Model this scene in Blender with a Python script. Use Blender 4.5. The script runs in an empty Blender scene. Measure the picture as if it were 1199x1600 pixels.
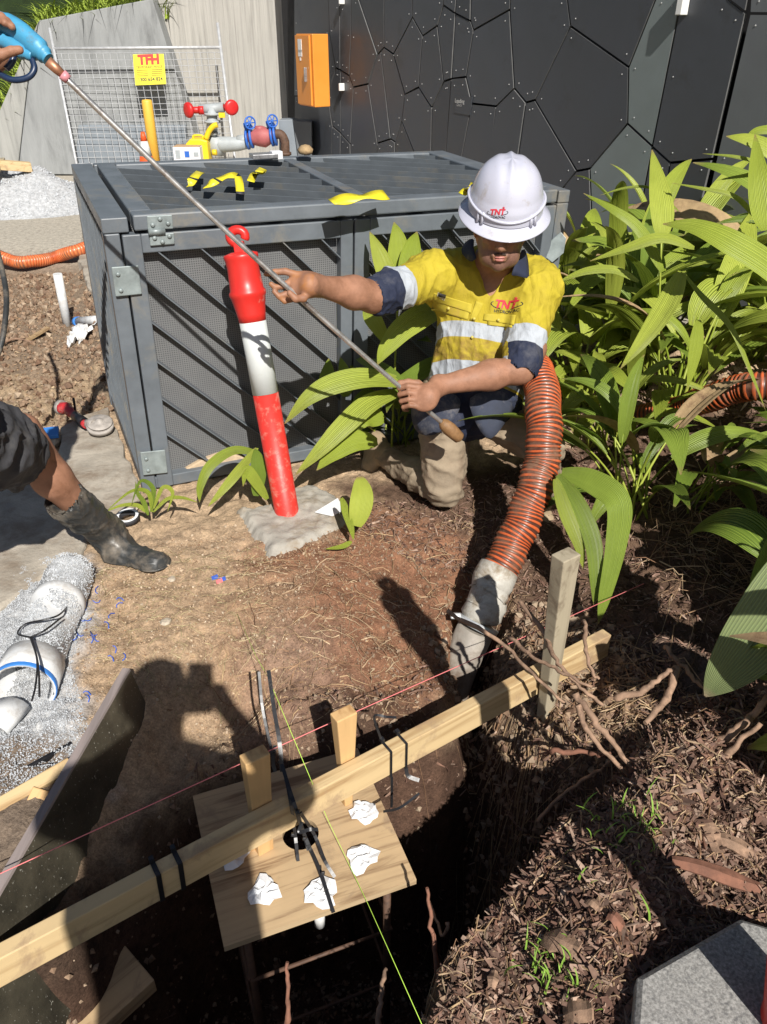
import bpy, bmesh, math, random
import numpy as np
from mathutils import Vector, Matrix
from mathutils.bvhtree import BVHTree
R = math.radians
rnd = random.Random(7)
rng = np.random.RandomState(7)
sc = bpy.context.scene
col = sc.collection

# ------------------------------------------------------------------ camera, world, sun
CAMH, PITCH, FPX = 1.62, R(31.5), 1230.0
cam_d = bpy.data.cameras.new('camera'); cam = bpy.data.objects.new('camera', cam_d); col.objects.link(cam)
cam.location = (0, 0, CAMH); cam.rotation_euler = (R(90) - PITCH, 0, 0)
cam_d.sensor_fit = 'VERTICAL'; cam_d.sensor_height = 32.0; cam_d.lens = 32.0 * FPX / 1600.0
cam_d.clip_start = 0.02; cam_d.clip_end = 400
sc.camera = cam
SUNDIR = Vector((-.231, .746, -.6955)).normalized()      # the way the light travels
world = bpy.data.worlds.new('World'); sc.world = world; world.use_nodes = True
wn = world.node_tree.nodes; wn.clear()
sky = wn.new('ShaderNodeTexSky'); sky.sky_type = 'NISHITA'; sky.sun_disc = False
sky.sun_elevation = math.asin(-SUNDIR.z); sky.sun_rotation = math.atan2(-SUNDIR.x, -SUNDIR.y)
bg = wn.new('ShaderNodeBackground'); bg.inputs[1].default_value = 0.05
wo = wn.new('ShaderNodeOutputWorld')
world.node_tree.links.new(sky.outputs[0], bg.inputs[0]); world.node_tree.links.new(bg.outputs[0], wo.inputs[0])
sun_d = bpy.data.lights.new('sun', 'SUN'); sun_d.energy = 5.0; sun_d.angle = R(0.53); sun_d.color = (1, .955, .89)
sun = bpy.data.objects.new('sun', sun_d); col.objects.link(sun)
sun.rotation_euler = SUNDIR.to_track_quat('-Z', 'Y').to_euler()
vs = sc.view_settings; vs.view_transform = 'Standard'; vs.look = 'None'; vs.exposure = 0.35; vs.gamma = 1; vs.use_curve_mapping = False
try: sc.cycles.max_bounces = 6; sc.cycles.transparent_max_bounces = 8
except Exception: pass

# ------------------------------------------------------------------ surveying: bearings measured in the photograph -> points in the place
_c, _s = math.cos(PITCH), math.sin(PITCH)
XV, UV, TV = np.array([1., 0, 0]), np.array([0, _s, _c]), np.array([0, -_c, _s])
def ray(u, v):
    a, b = (u - 599.5) / FPX, (v - 800) / FPX
    return np.array([a, _c - b * _s, -_s - b * _c])
ORG = np.array([0, 0, CAMH])
def PD(u, v, d): return ORG + ray(u, v) * d            # at a distance d in front of the tripod
def PZ(u, v, z=0.0):
    r = ray(u, v); return ORG + r * ((z - CAMH) / r[2])
def PY(u, v, Y):
    r = ray(u, v); return ORG + r * (Y / r[1])
def PPl(u, v, p, n):
    r = ray(u, v); return ORG + r * (np.dot(p - ORG, n) / np.dot(r, n))
def topx(P):
    P = np.asarray(P, float) - ORG
    d = P[..., 1] * _c - P[..., 2] * _s
    d = np.where(d < .05, .05, d)
    return 599.5 + P[..., 0] / d * FPX, 800 - (P[..., 1] * _s + P[..., 2] * _c) / d * FPX
def nrm(v):
    v = np.asarray(v, float); return v / (np.linalg.norm(v) + 1e-12)

# ------------------------------------------------------------------ noise
def _hash(ix, iy, iz, seed):
    h = (ix.astype(np.int64) * 374761393 + iy.astype(np.int64) * 668265263 + iz.astype(np.int64) * 2147483647 + seed * 974634777) & 0xffffffff
    h = ((h ^ (h >> 13)) * 1274126177) & 0xffffffff
    return ((h ^ (h >> 16)) & 0xffff) / 32767.5 - 1
def vnoise(x, y, z=None, seed=0):
    x = np.asarray(x, float); y = np.asarray(y, float); z = np.zeros_like(x) if z is None else np.asarray(z, float)
    ix, iy, iz = np.floor(x), np.floor(y), np.floor(z)
    fx, fy, fz = x - ix, y - iy, z - iz
    fx, fy, fz = [f * f * (3 - 2 * f) for f in (fx, fy, fz)]
    r = 0
    for dx in (0, 1):
        for dy in (0, 1):
            for dz in (0, 1):
                w = (fx if dx else 1 - fx) * (fy if dy else 1 - fy) * (fz if dz else 1 - fz)
                r = r + w * _hash(ix + dx, iy + dy, iz + dz, seed)
    return r
def fbm(x, y, z=None, seed=0, o=4, g=.5):
    r, a = 0, 1
    for k in range(o):
        s = 2.03 ** k
        r = r + a * vnoise(x * s, y * s, None if z is None else z * s, seed + k); a *= g
    return r
def sdpoly(px, py, poly):                                # positive inside
    poly = np.asarray(poly, float); d = np.full(px.shape, 1e18); ins = np.zeros(px.shape, bool)
    n = len(poly)
    for i in range(n):
        a, b = poly[i], poly[(i + 1) % n]; e = b - a
        wx, wy = px - a[0], py - a[1]
        t = np.clip((wx * e[0] + wy * e[1]) / (e @ e + 1e-12), 0, 1)
        d = np.minimum(d, (wx - t * e[0]) ** 2 + (wy - t * e[1]) ** 2)
        if abs(e[1]) > 1e-12:
            c = ((a[1] <= py) != (b[1] <= py)) & (px < a[0] + (py - a[1]) / e[1] * e[0])
            ins ^= c
    d = np.sqrt(d); return np.where(ins, d, -d)
def sstep(a, b, x):
    t = np.clip((x - a) / (b - a), 0, 1); return t * t * (3 - 2 * t)

# ------------------------------------------------------------------ materials
def new_mat(name):
    m = bpy.data.materials.new(name); m.use_nodes = True
    return m, m.node_tree, m.node_tree.nodes['Principled BSDF']
def N(nt, t, **k):
    n = nt.nodes.new(t)
    for a, b in k.items(): setattr(n, a, b)
    return n
def noise_out(nt, scale, detail=6, rough=.6, vec=None, dist=0):
    n = N(nt, 'ShaderNodeTexNoise'); n.inputs['Scale'].default_value = scale; n.inputs['Detail'].default_value = detail
    n.inputs['Roughness'].default_value = rough; n.inputs['Distortion'].default_value = dist
    if vec is not None: nt.links.new(vec, n.inputs['Vector'])
    return n.outputs[0]
def ramp(nt, x, stops):
    r = N(nt, 'ShaderNodeValToRGB'); e = r.color_ramp.elements
    while len(e) < len(stops): e.new(.5)
    for i, (p, c) in enumerate(stops):
        e[i].position = p; e[i].color = (*c, 1) if len(c) == 3 else c
    nt.links.new(x, r.inputs[0]); return r.outputs[0]
def mixc(nt, f, a, b, mode='MIX'):
    m = N(nt, 'ShaderNodeMix', data_type='RGBA', blend_type=mode)
    for s, x in ((0, f), (6, a), (7, b)):
        if isinstance(x, (int, float)): m.inputs[s].default_value = x
        elif isinstance(x, (tuple, list)): m.inputs[s].default_value = (*x[:3], 1)
        else: nt.links.new(x, m.inputs[s])
    return m.outputs[2]
def bump(nt, bs, h, strength=.5, dist=.01, prev=None):
    b = N(nt, 'ShaderNodeBump'); b.inputs['Strength'].default_value = strength; b.inputs['Distance'].default_value = dist
    nt.links.new(h, b.inputs['Height'])
    if prev is not None: nt.links.new(prev, b.inputs['Normal'])
    nt.links.new(b.outputs[0], bs.inputs['Normal']); return b.outputs[0]
def objco(nt, scale=None, rot=None):
    t = N(nt, 'ShaderNodeTexCoord')
    if scale is None and rot is None: return t.outputs['Object']
    m = N(nt, 'ShaderNodeMapping'); nt.links.new(t.outputs['Object'], m.inputs[0])
    if scale is not None: m.inputs['Scale'].default_value = scale
    if rot is not None: m.inputs['Rotation'].default_value = rot
    return m.outputs[0]
M = {}
def mat(name, c, rough=.6, var=.25, scale=12, bumps=.2, bdist=.004, bscale=None, dirt=None, dirt_amt=.4, dscale=5, metal=0, stretch=None, rot=None, spec=.5, rand=0, coat=0):
    m, nt, bs = new_mat(name)
    co = objco(nt, stretch, rot)
    n1 = noise_out(nt, scale, 7, .65, co)
    lo = tuple(max(0, x * (1 - var)) for x in c); hi = tuple(min(1, x * (1 + var)) for x in c)
    base = ramp(nt, n1, [(.3, lo), (.7, hi)])
    if dirt is not None:
        n2 = noise_out(nt, dscale, 8, .7, co, .3)
        f = ramp(nt, n2, [(.62 - dirt_amt * .3, (0, 0, 0)), (.75 - dirt_amt * .2, (1, 1, 1))])
        base = mixc(nt, f, base, dirt)
    if rand:
        oi = N(nt, 'ShaderNodeObjectInfo')
        base = mixc(nt, 1.0, base, ramp(nt, oi.outputs['Random'], [(0, (1 - rand,) * 3), (1, (1 + rand * .6,) * 3)]), 'MULTIPLY')
    nt.links.new(base, bs.inputs['Base Color'])
    rr = ramp(nt, n1, [(.3, (max(0, rough - .12),) * 3), (.7, (min(1, rough + .12),) * 3)])
    nt.links.new(rr, bs.inputs['Roughness'])
    bs.inputs['Metallic'].default_value = metal; bs.inputs['Specular IOR Level'].default_value = spec
    if coat: bs.inputs['Coat Weight'].default_value = coat; bs.inputs['Coat Roughness'].default_value = .15
    if bumps: bump(nt, bs, noise_out(nt, bscale or scale * 4, 6, .7, co), bumps, bdist)
    M[name] = m; return m

mat('cage_paint', (.128, .146, .164), .42, .14, 9, .15, .001, 60, dirt=(.20, .19, .165), dirt_amt=.28, dscale=5)
mat('cage_bracket', (.25, .29, .29), .5, .25, 20, .2, .002, 60, metal=.2)
mat('dark_panel', (.052, .058, .069), .42, .12, 3, .05, .001, 40, dirt=(.035, .036, .036), dirt_amt=.2, dscale=1.5, rand=.2)
mat('pale_panel', (.17, .20, .20), .45, .12, 2, .05, .001, 40)
mat('grey_panel', (.13, .14, .15), .5, .12, 2, .05, .001, 40)
mat('panel_edge', (.13, .13, .13), .5, .2, 10, 0)
mat('rivet_metal', (.5, .5, .5), .4, .2, 10, 0)
mat('wall_backing', (.02, .02, .022), .8, .2, 10, 0)
mat('orange_paint', (.72, .27, .04), .4, .06, 3, .05, .001)
mat('white_label', (.75, .75, .73), .5, .05, 10, 0)
mat('steel', (.42, .42, .43), .35, .2, 30, .1, .001, metal=.7)
mat('galvanised', (.55, .56, .57), .45, .15, 20, 0, metal=.3)
mat('rust_steel', (.10, .055, .035), .7, .4, 40, .3, .002)
mat('lance_metal', (.55, .54, .52), .32, .2, 30, .2, .001, metal=.75, dirt=(.16, .09, .06), dirt_amt=.38, dscale=7)
mat('mud', (.24, .13, .055), .55, .25, 60, .5, .004)
mat('red_plastic', (.62, .028, .022), .38, .1, 6, .08, .002, dirt=(.58, .30, .24), dirt_amt=.05, dscale=14)
mat('dusty_red', (.60, .035, .025), .5, .12, 6, .1, .002, dirt=(.55, .20, .15), dirt_amt=.35, dscale=26)
mat('white_sleeve', (.60, .63, .62), .45, .06, 6, .05, .002, dirt=(.5, .5, .44), dirt_amt=.1, dscale=12)
mat('red_handle', (.55, .02, .02), .45, .1, 8, 0)
mat('blue_handle', (.03, .13, .5), .45, .1, 8, 0)
mat('valve_pink', (.36, .10, .10), .6, .15, 12, .1)
mat('pipe_grey', (.36, .39, .40), .55, .15, 8, .05)
mat('yellow_plastic', (.78, .55, .02), .45, .08, 6, 0)
mat('yellow_post', (.75, .44, .06), .5, .06, 6, 0)
mat('cone_orange', (.75, .10, .02), .5, .1, 8, 0)
mat('cardboard_white', (.68, .68, .70), .7, .06, 10, 0)
mat('cardboard', (.45, .30, .17), .8, .15, 10, .1)
mat('grey_cabinet', (.22, .25, .28), .5, .08, 6, 0)
mat('sign_yellow', (.78, .66, .03), .5, .04, 6, 0)
mat('sign_red', (.6, .04, .03), .5, .04, 6, 0)
mat('print_dark', (.03, .03, .035), .6, .1, 6, 0)
mat('black_plastic', (.012, .012, .014), .35, .2, 20, .1, .001)
mat('strap_black', (.018, .018, .02), .38, .2, 20, .1, .001, dirt=(.12, .11, .09), dirt_amt=.08, dscale=30)
mat('rubber', (.035, .037, .037), .42, .25, 12, .3, .003, dirt=(.17, .145, .115), dirt_amt=.42, dscale=9)
mat('grey_rubber', (.27, .265, .25), .8, .55, 170, .5, .002, 300, dirt=(.12, .12, .12), dirt_amt=.35, dscale=90)
mat('helmet_white', (.50, .51, .60), .25, .03, 4, .03, .001, coat=.35, dirt=(.40, .37, .36), dirt_amt=.16, dscale=16)
mat('skin', (.31, .155, .095), .58, .22, 22, .5, .002, 160, dirt=(.22, .105, .06), dirt_amt=.35, dscale=13, spec=.35)
mat('skin_stubble', (.20, .105, .075), .55, .2, 40, .4, .002, 200)
mat('skin_muddy', (.30, .145, .085), .6, .22, 18, .3, .002, 120, dirt=(.36, .15, .05), dirt_amt=.45, dscale=14)
mat('hair', (.03, .018, .012), .6, .3, 40, .3)
mat('lip', (.42, .16, .13), .45, .1, 20, .1)
mat('navy_cloth', (.016, .022, .048), .85, .25, 12, .35, .004, 90, dirt=(.12, .11, .11), dirt_amt=.15, dscale=10)
mat('dusty_navy', (.035, .042, .065), .9, .3, 12, .4, .004, 60, dirt=(.16, .15, .15), dirt_amt=.35, dscale=10)
mat('khaki_cloth', (.29, .23, .16), .9, .2, 8, .6, .008, 26, dirt=(.19, .13, .085), dirt_amt=.45, dscale=5)
mat('short_cloth', (.045, .045, .05), .9, .3, 10, .5, .006, 30, dirt=(.10, .095, .09), dirt_amt=.35, dscale=7)
mat('boot_tan', (.36, .27, .17), .8, .25, 14, .4)
mat('pvc_white', (.66, .67, .67), .5, .08, 9, .05, dirt=(.46, .44, .41), dirt_amt=.4, dscale=12)
mat('pvc_blue', (.05, .22, .62), .45, .1, 8, 0)
mat('gun_blue', (.06, .30, .50), .45, .2, 10, .1, dirt=(.12, .17, .18), dirt_amt=.4, dscale=14)
mat('gun_dark', (.012, .028, .07), .35, .15, 10, .1)
mat('brass', (.45, .22, .13), .4, .2, 20, .1, metal=.6)
mat('pink_plastic', (.6, .25, .28), .4, .1, 10, 0)
mat('tool_red', (.45, .03, .035), .45, .15, 10, .1, dirt=(.28, .24, .2), dirt_amt=.3, dscale=30)
mat('tool_metal', (.34, .31, .28), .55, .3, 30, .2)
mat('tape_white', (.46, .44, .39), .6, .2, 14, .5, .006, 20, dirt=(.24, .19, .13), dirt_amt=.5, dscale=14)
mat('clamp_metal', (.62, .64, .65), .35, .15, 20, .1, metal=.5)
mat('pipe_concrete', (.30, .27, .23), .6, .25, 12, .3, .003, dirt=(.17, .13, .10), dirt_amt=.45, dscale=8)
mat('paper', (.78, .79, .80), .8, .04, 10, .3, .004, 30)
mat('string_pink', (.80, .22, .22), .7, 0, 5, 0)
mat('string_green', (.50, .80, .10), .7, 0, 5, 0)
mat('clear_plastic', (.55, .62, .66), .3, .1, 20, .2)
mat('blue_chip', (.05, .12, .5), .6, .2, 20, 0)
mat('root', (.30, .19, .125), .85, .4, 30, .5, .003, dirt=(.10, .06, .04), dirt_amt=.4, dscale=14)
mat('root_red', (.21, .095, .06), .85, .4, 30, .4, .002)
mat('dry_leaf', (.36, .25, .13), .8, .35, 14, .3, .003, dirt=(.16, .09, .05), dirt_amt=.4, dscale=14)
mat('grass_blade', (.20, .34, .05), .6, .3, 8, 0, spec=.3)
mat('grass_bank', (.26, .34, .05), .7, .4, 6, 0, spec=.2)
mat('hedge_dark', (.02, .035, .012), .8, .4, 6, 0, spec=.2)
mat('rock', (.42, .36, .28), .85, .3, 20, .5, .006)
mat('concrete_block', (.40, .355, .29), .88, .25, 9, .8, .008, 30, dirt=(.24, .19, .14), dirt_amt=.5, dscale=5)
mat('concrete_lump', (.36, .335, .29), .9, .2, 12, .7, .008, 30, dirt=(.27, .22, .16), dirt_amt=.45, dscale=9)
mat('shirt_button', (.55, .45, .1), .5, .1, 8, 0)
mat('caution_yellow', (.72, .62, .03), .45, .12, 12, .2, .003)
mat('logo_red', (.55, .03, .05), .6, .05, 8, 0)
mat('logo_black', (.02, .02, .025), .6, .05, 8, 0)

def wood(name, c, dark, scale=1.0, axis=0, rough=.7, knots=True, dirt=None):
    m, nt, bs = new_mat(name)
    st = [22, 22, 22]; st[axis] = 1.6
    co = objco(nt, tuple(s * scale for s in st))
    n1 = noise_out(nt, 1.0, 7, .6, co, .8)
    base = ramp(nt, n1, [(.34, dark), (.50, c), (.8, tuple(min(1, x * 1.15) for x in c))])
    n2 = noise_out(nt, 3.5, 5, .6, objco(nt))
    base = mixc(nt, ramp(nt, n2, [(.55, (0, 0, 0)), (.8, (.45,) * 3)]), base, tuple(x * .72 for x in c))
    if dirt: base = mixc(nt, ramp(nt, noise_out(nt, 6, 8, .7, objco(nt), .5), [(.55, (0, 0, 0)), (.66, (.8,) * 3)]), base, dirt)
    nt.links.new(base, bs.inputs['Base Color']); bs.inputs['Roughness'].default_value = rough
    bump(nt, bs, n1, .35, .002); M[name] = m
wood('pine', (.58, .43, .23), (.38, .24, .11), 1, 0, dirt=(.34, .23, .14))
wood('pine_peg', (.60, .38, .17), (.42, .23, .09), 1, 2)
wood('old_peg', (.36, .31, .22), (.22, .18, .12), 1, 2, dirt=(.16, .12, .08))
wood('ply', (.47, .335, .19), (.22, .135, .07), 1.5, 0, dirt=(.27, .19, .12))
wood('ply_edge', (.46, .34, .2), (.2, .13, .07), .6, 0)
wood('form_edge', (.30, .25, .235), (.2, .17, .16), .6, 1)

def form_face():
    m, nt, bs = new_mat('form_face')
    co = objco(nt)
    n = noise_out(nt, 7, 8, .7, co)
    base = ramp(nt, n, [(.35, (.035, .032, .024)), (.7, (.10, .088, .062))])
    sp = noise_out(nt, 130, 3, .6, co)
    base = mixc(nt, ramp(nt, sp, [(.66, (0, 0, 0)), (.70, (1, 1, 1))]), base, (.34, .33, .28))
    nt.links.new(base, bs.inputs['Base Color']); bs.inputs['Roughness'].default_value = .33
    bump(nt, bs, sp, .4, .001); M['form_face'] = m
form_face()

def leaf_mat(name, c1, c2, tip=None):
    m, nt, bs = new_mat(name)
    oi = N(nt, 'ShaderNodeObjectInfo')
    base = ramp(nt, oi.outputs['Random'], [(0, c1), (1, c2)])
    base = mixc(nt, ramp(nt, noise_out(nt, 9, 5, .6, objco(nt)), [(.35, (0, 0, 0)), (.75, (.5,) * 3)]), base, tuple(x * .65 for x in c1))
    uv = N(nt, 'ShaderNodeUVMap'); sp = N(nt, 'ShaderNodeSeparateXYZ'); nt.links.new(uv.outputs[0], sp.inputs[0])
    w = N(nt, 'ShaderNodeMath', operation='MULTIPLY'); w.inputs[1].default_value = 120; nt.links.new(sp.outputs[0], w.inputs[0])
    sn = N(nt, 'ShaderNodeMath', operation='SINE'); nt.links.new(w.outputs[0], sn.inputs[0])
    base = mixc(nt, ramp(nt, sn.outputs[0], [(.1, (0, 0, 0)), (1, (.5,) * 3)]), base, tuple(min(1, x * 1.45) for x in c2))
    ed = ramp(nt, sp.outputs[1], [(.93, (0, 0, 0)), (1, (.9,) * 3)])
    base = mixc(nt, ed, base, tip or (.38, .27, .12))
    sc_ = noise_out(nt, 40, 4, .6, objco(nt))
    base = mixc(nt, ramp(nt, sc_, [(.70, (0, 0, 0)), (.76, (.6,) * 3)]), base, (.30, .22, .09))
    nt.links.new(base, bs.inputs['Base Color']); bs.inputs['Roughness'].default_value = .42; bs.inputs['Specular IOR Level'].default_value = .45
    tr = N(nt, 'ShaderNodeBsdfTranslucent'); nt.links.new(base, tr.inputs[0])
    mx = N(nt, 'ShaderNodeMixShader'); mx.inputs[0].default_value = .22
    nt.links.new(bs.outputs[0], mx.inputs[1]); nt.links.new(tr.outputs[0], mx.inputs[2])
    nt.links.new(mx.outputs[0], nt.nodes['Material Output'].inputs[0])
    bump(nt, bs, sn.outputs[0], .6, .003); M[name] = m
leaf_mat('leaf_green', (.26, .345, .035), (.44, .50, .08))
leaf_mat('leaf_deep', (.14, .22, .03), (.28, .37, .055))
leaf_mat('leaf_waxy', (.20, .25, .11), (.22, .27, .11), (.4, .3, .2))

def hose_mat():
    for nme, c in (('hose_orange', (.52, .105, .03)), ('hose_gap', (.075, .028, .018))):
        mat(nme, c, .42, .3, 20, .2, .001, coat=.1, dirt=(.20, .11, .07), dirt_amt=.55, dscale=11)
hose_mat()

def perf_vec(nt):
    t = N(nt, 'ShaderNodeTexCoord'); s = N(nt, 'ShaderNodeSeparateXYZ'); nt.links.new(t.outputs['Object'], s.inputs[0])
    a = N(nt, 'ShaderNodeMath', operation='MULTIPLY'); a.inputs[1].default_value = math.cos(R(23.1)); nt.links.new(s.outputs[0], a.inputs[0])
    b = N(nt, 'ShaderNodeMath', operation='MULTIPLY_ADD'); b.inputs[1].default_value = math.sin(R(23.1)); nt.links.new(s.outputs[1], b.inputs[0]); nt.links.new(a.outputs[0], b.inputs[2])
    c = N(nt, 'ShaderNodeCombineXYZ'); nt.links.new(b.outputs[0], c.inputs[0]); nt.links.new(s.outputs[2], c.inputs[1]); return c.outputs[0]
def perf_mat():          # perforated sheet: 3 mm holes
    m, nt, bs = new_mat('perforated_sheet')
    vo = N(nt, 'ShaderNodeTexVoronoi'); vo.inputs['Scale'].default_value = 120; vo.inputs['Randomness'].default_value = .0; vo.voronoi_dimensions = '2D'
    nt.links.new(objco(nt, None, (R(90), 0, 0)) if False else perf_vec(nt), vo.inputs['Vector'])
    f = ramp(nt, vo.outputs['Distance'], [(.27, (1, 1, 1)), (.34, (0, 0, 0))])
    n = noise_out(nt, 5, 6, .6, objco(nt))
    b = ramp(nt, n, [(.3, (.125, .13, .135)), (.7, (.175, .18, .18))])
    nt.links.new(mixc(nt, f, b, (.055, .055, .058)), bs.inputs['Base Color']); bs.inputs['Roughness'].default_value = .6
    M['perforated_sheet'] = m
perf_mat()

def concrete_wall_mat():
    for nme, c, st in (('board_concrete', (.40, .385, .35), (16, 16, .5)), ('smooth_concrete', (.27, .28, .28), (5, 5, .9)), ('slab_concrete', (.33, .33, .31), (8, 8, .6))):
        m, nt, bs = new_mat(nme)
        n = noise_out(nt, 1.6, 8, .7, objco(nt, st), .4); n2 = noise_out(nt, .9, 6, .6, objco(nt))
        b = ramp(nt, n, [(.25, tuple(x * .55 for x in c)), (.5, c), (.8, tuple(min(1, x * 1.25) for x in c))])
        b = mixc(nt, ramp(nt, n2, [(.4, (0, 0, 0)), (.7, (.4,) * 3)]), b, tuple(x * .7 for x in c))
        nt.links.new(b, bs.inputs['Base Color']); bs.inputs['Roughness'].default_value = .85
        bump(nt, bs, n, .5, .012); M[nme] = m
concrete_wall_mat()

def attr(nt, name):
    a = N(nt, 'ShaderNodeAttribute'); a.attribute_name = name; return a
def thr(nt, x, lo=-.0006, hi=.0006):
    mr = N(nt, 'ShaderNodeMapRange'); mr.inputs[1].default_value = lo; mr.inputs[2].default_value = hi
    nt.links.new(x, mr.inputs[0]); return mr.outputs[0]
def shirt_mat():
    m, nt, bs = new_mat('hi_vis_shirt'); co = objco(nt)
    n = noise_out(nt, 6, 6, .6, co)
    y = ramp(nt, n, [(.3, (.38, .30, .022)), (.7, (.50, .405, .035))])
    dirt = attr(nt, 'grime').outputs['Fac']
    dn = noise_out(nt, 16, 8, .72, co, .4)
    mm = N(nt, 'ShaderNodeMath', operation='MULTIPLY'); nt.links.new(dirt, mm.inputs[0]); nt.links.new(ramp(nt, dn, [(.40, (0, 0, 0)), (.62, (1, 1, 1))]), mm.inputs[1])
    y = mixc(nt, mm.outputs[0], y, (.24, .15, .045))
    navy = ramp(nt, n, [(.3, (.013, .018, .042)), (.7, (.030, .037, .065))])
    navy = mixc(nt, ramp(nt, noise_out(nt, 11, 8, .7, co), [(.5, (0, 0, 0)), (.7, (.5,) * 3)]), navy, (.13, .13, .14))
    t = ramp(nt, noise_out(nt, 9, 6, .6, co), [(.3, (.32, .355, .39)), (.7, (.47, .50, .54))])
    t = mixc(nt, ramp(nt, dn, [(.58, (0, 0, 0)), (.74, (.6,) * 3)]), t, (.42, .38, .31))
    c = mixc(nt, thr(nt, attr(nt, 'navy').outputs['Fac']), y, navy)
    c = mixc(nt, thr(nt, attr(nt, 'tape').outputs['Fac']), c, t)
    nt.links.new(c, bs.inputs['Base Color']); bs.inputs['Roughness'].default_value = .8; bs.inputs['Specular IOR Level'].default_value = .25
    b0 = bump(nt, bs, noise_out(nt, 12, 5, .6, objco(nt, (1.6, 1, .7)), 1.2), .55, .014); bump(nt, bs, noise_out(nt, 50, 5, .6, co), .3, .003, b0); M['hi_vis_shirt'] = m
shirt_mat()

def ground_mat():
    m, nt, bs = new_mat('earth')
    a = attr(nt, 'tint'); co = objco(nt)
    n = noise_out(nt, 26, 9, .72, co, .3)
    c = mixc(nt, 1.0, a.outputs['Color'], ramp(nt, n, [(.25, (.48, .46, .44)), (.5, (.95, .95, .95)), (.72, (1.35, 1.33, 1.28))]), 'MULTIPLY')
    n3 = noise_out(nt, 150, 4, .7, co)
    c = mixc(nt, 1.0, c, ramp(nt, n3, [(.3, (.62, .62, .62)), (.65, (1.25, 1.25, 1.25))]), 'MULTIPLY')
    nt.links.new(c, bs.inputs['Base Color']); bs.inputs['Roughness'].default_value = .95; bs.inputs['Specular IOR Level'].default_value = .15
    b1 = bump(nt, bs, n, .8, .018); bump(nt, bs, n3, .7, .004, b1); M['earth'] = m
ground_mat()
def simple_mix(name, cols, scale, rough=.9, rand=False):
    m, nt, bs = new_mat(name)
    g = N(nt, 'ShaderNodeNewGeometry')
    x = g.outputs['Random Per Island']
    c = ramp(nt, x, [(i / max(1, len(cols) - 1), k) for i, k in enumerate(cols)])
    c = mixc(nt, 1.0, c, ramp(nt, noise_out(nt, scale, 5, .6, objco(nt)), [(.3, (.6,) * 3), (.7, (1.3,) * 3)]), 'MULTIPLY')
    nt.links.new(c, bs.inputs['Base Color']); bs.inputs['Roughness'].default_value = rough; bs.inputs['Specular IOR Level'].default_value = .2; M[name] = m
simple_mix('chips', [(.07, .04, .028), (.19, .11, .08), (.11, .06, .045), (.30, .20, .15), (.15, .075, .05), (.40, .29, .22), (.09, .055, .04), (.24, .15, .115)], 40)
simple_mix('gravel', [(.44, .46, .48), (.50, .52, .54), (.41, .43, .45), (.56, .58, .60), (.47, .48, .50)], 60)
simple_mix('clods', [(.17, .10, .065), (.30, .21, .14), (.22, .14, .09), (.40, .31, .22), (.15, .09, .06)], 40)
simple_mix('tan_crumbs', [(.44, .32, .21), (.52, .40, .28), (.34, .24, .155), (.56, .46, .34), (.28, .19, .125), (.48, .36, .24)], 40)
simple_mix('fibres', [(.30, .17, .10), (.42, .30, .17), (.22, .12, .07), (.50, .38, .24), (.16, .09, .055)], 40)
simple_mix('straw', [(.42, .36, .20), (.30, .24, .13), (.5, .42, .26)], 40)

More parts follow.
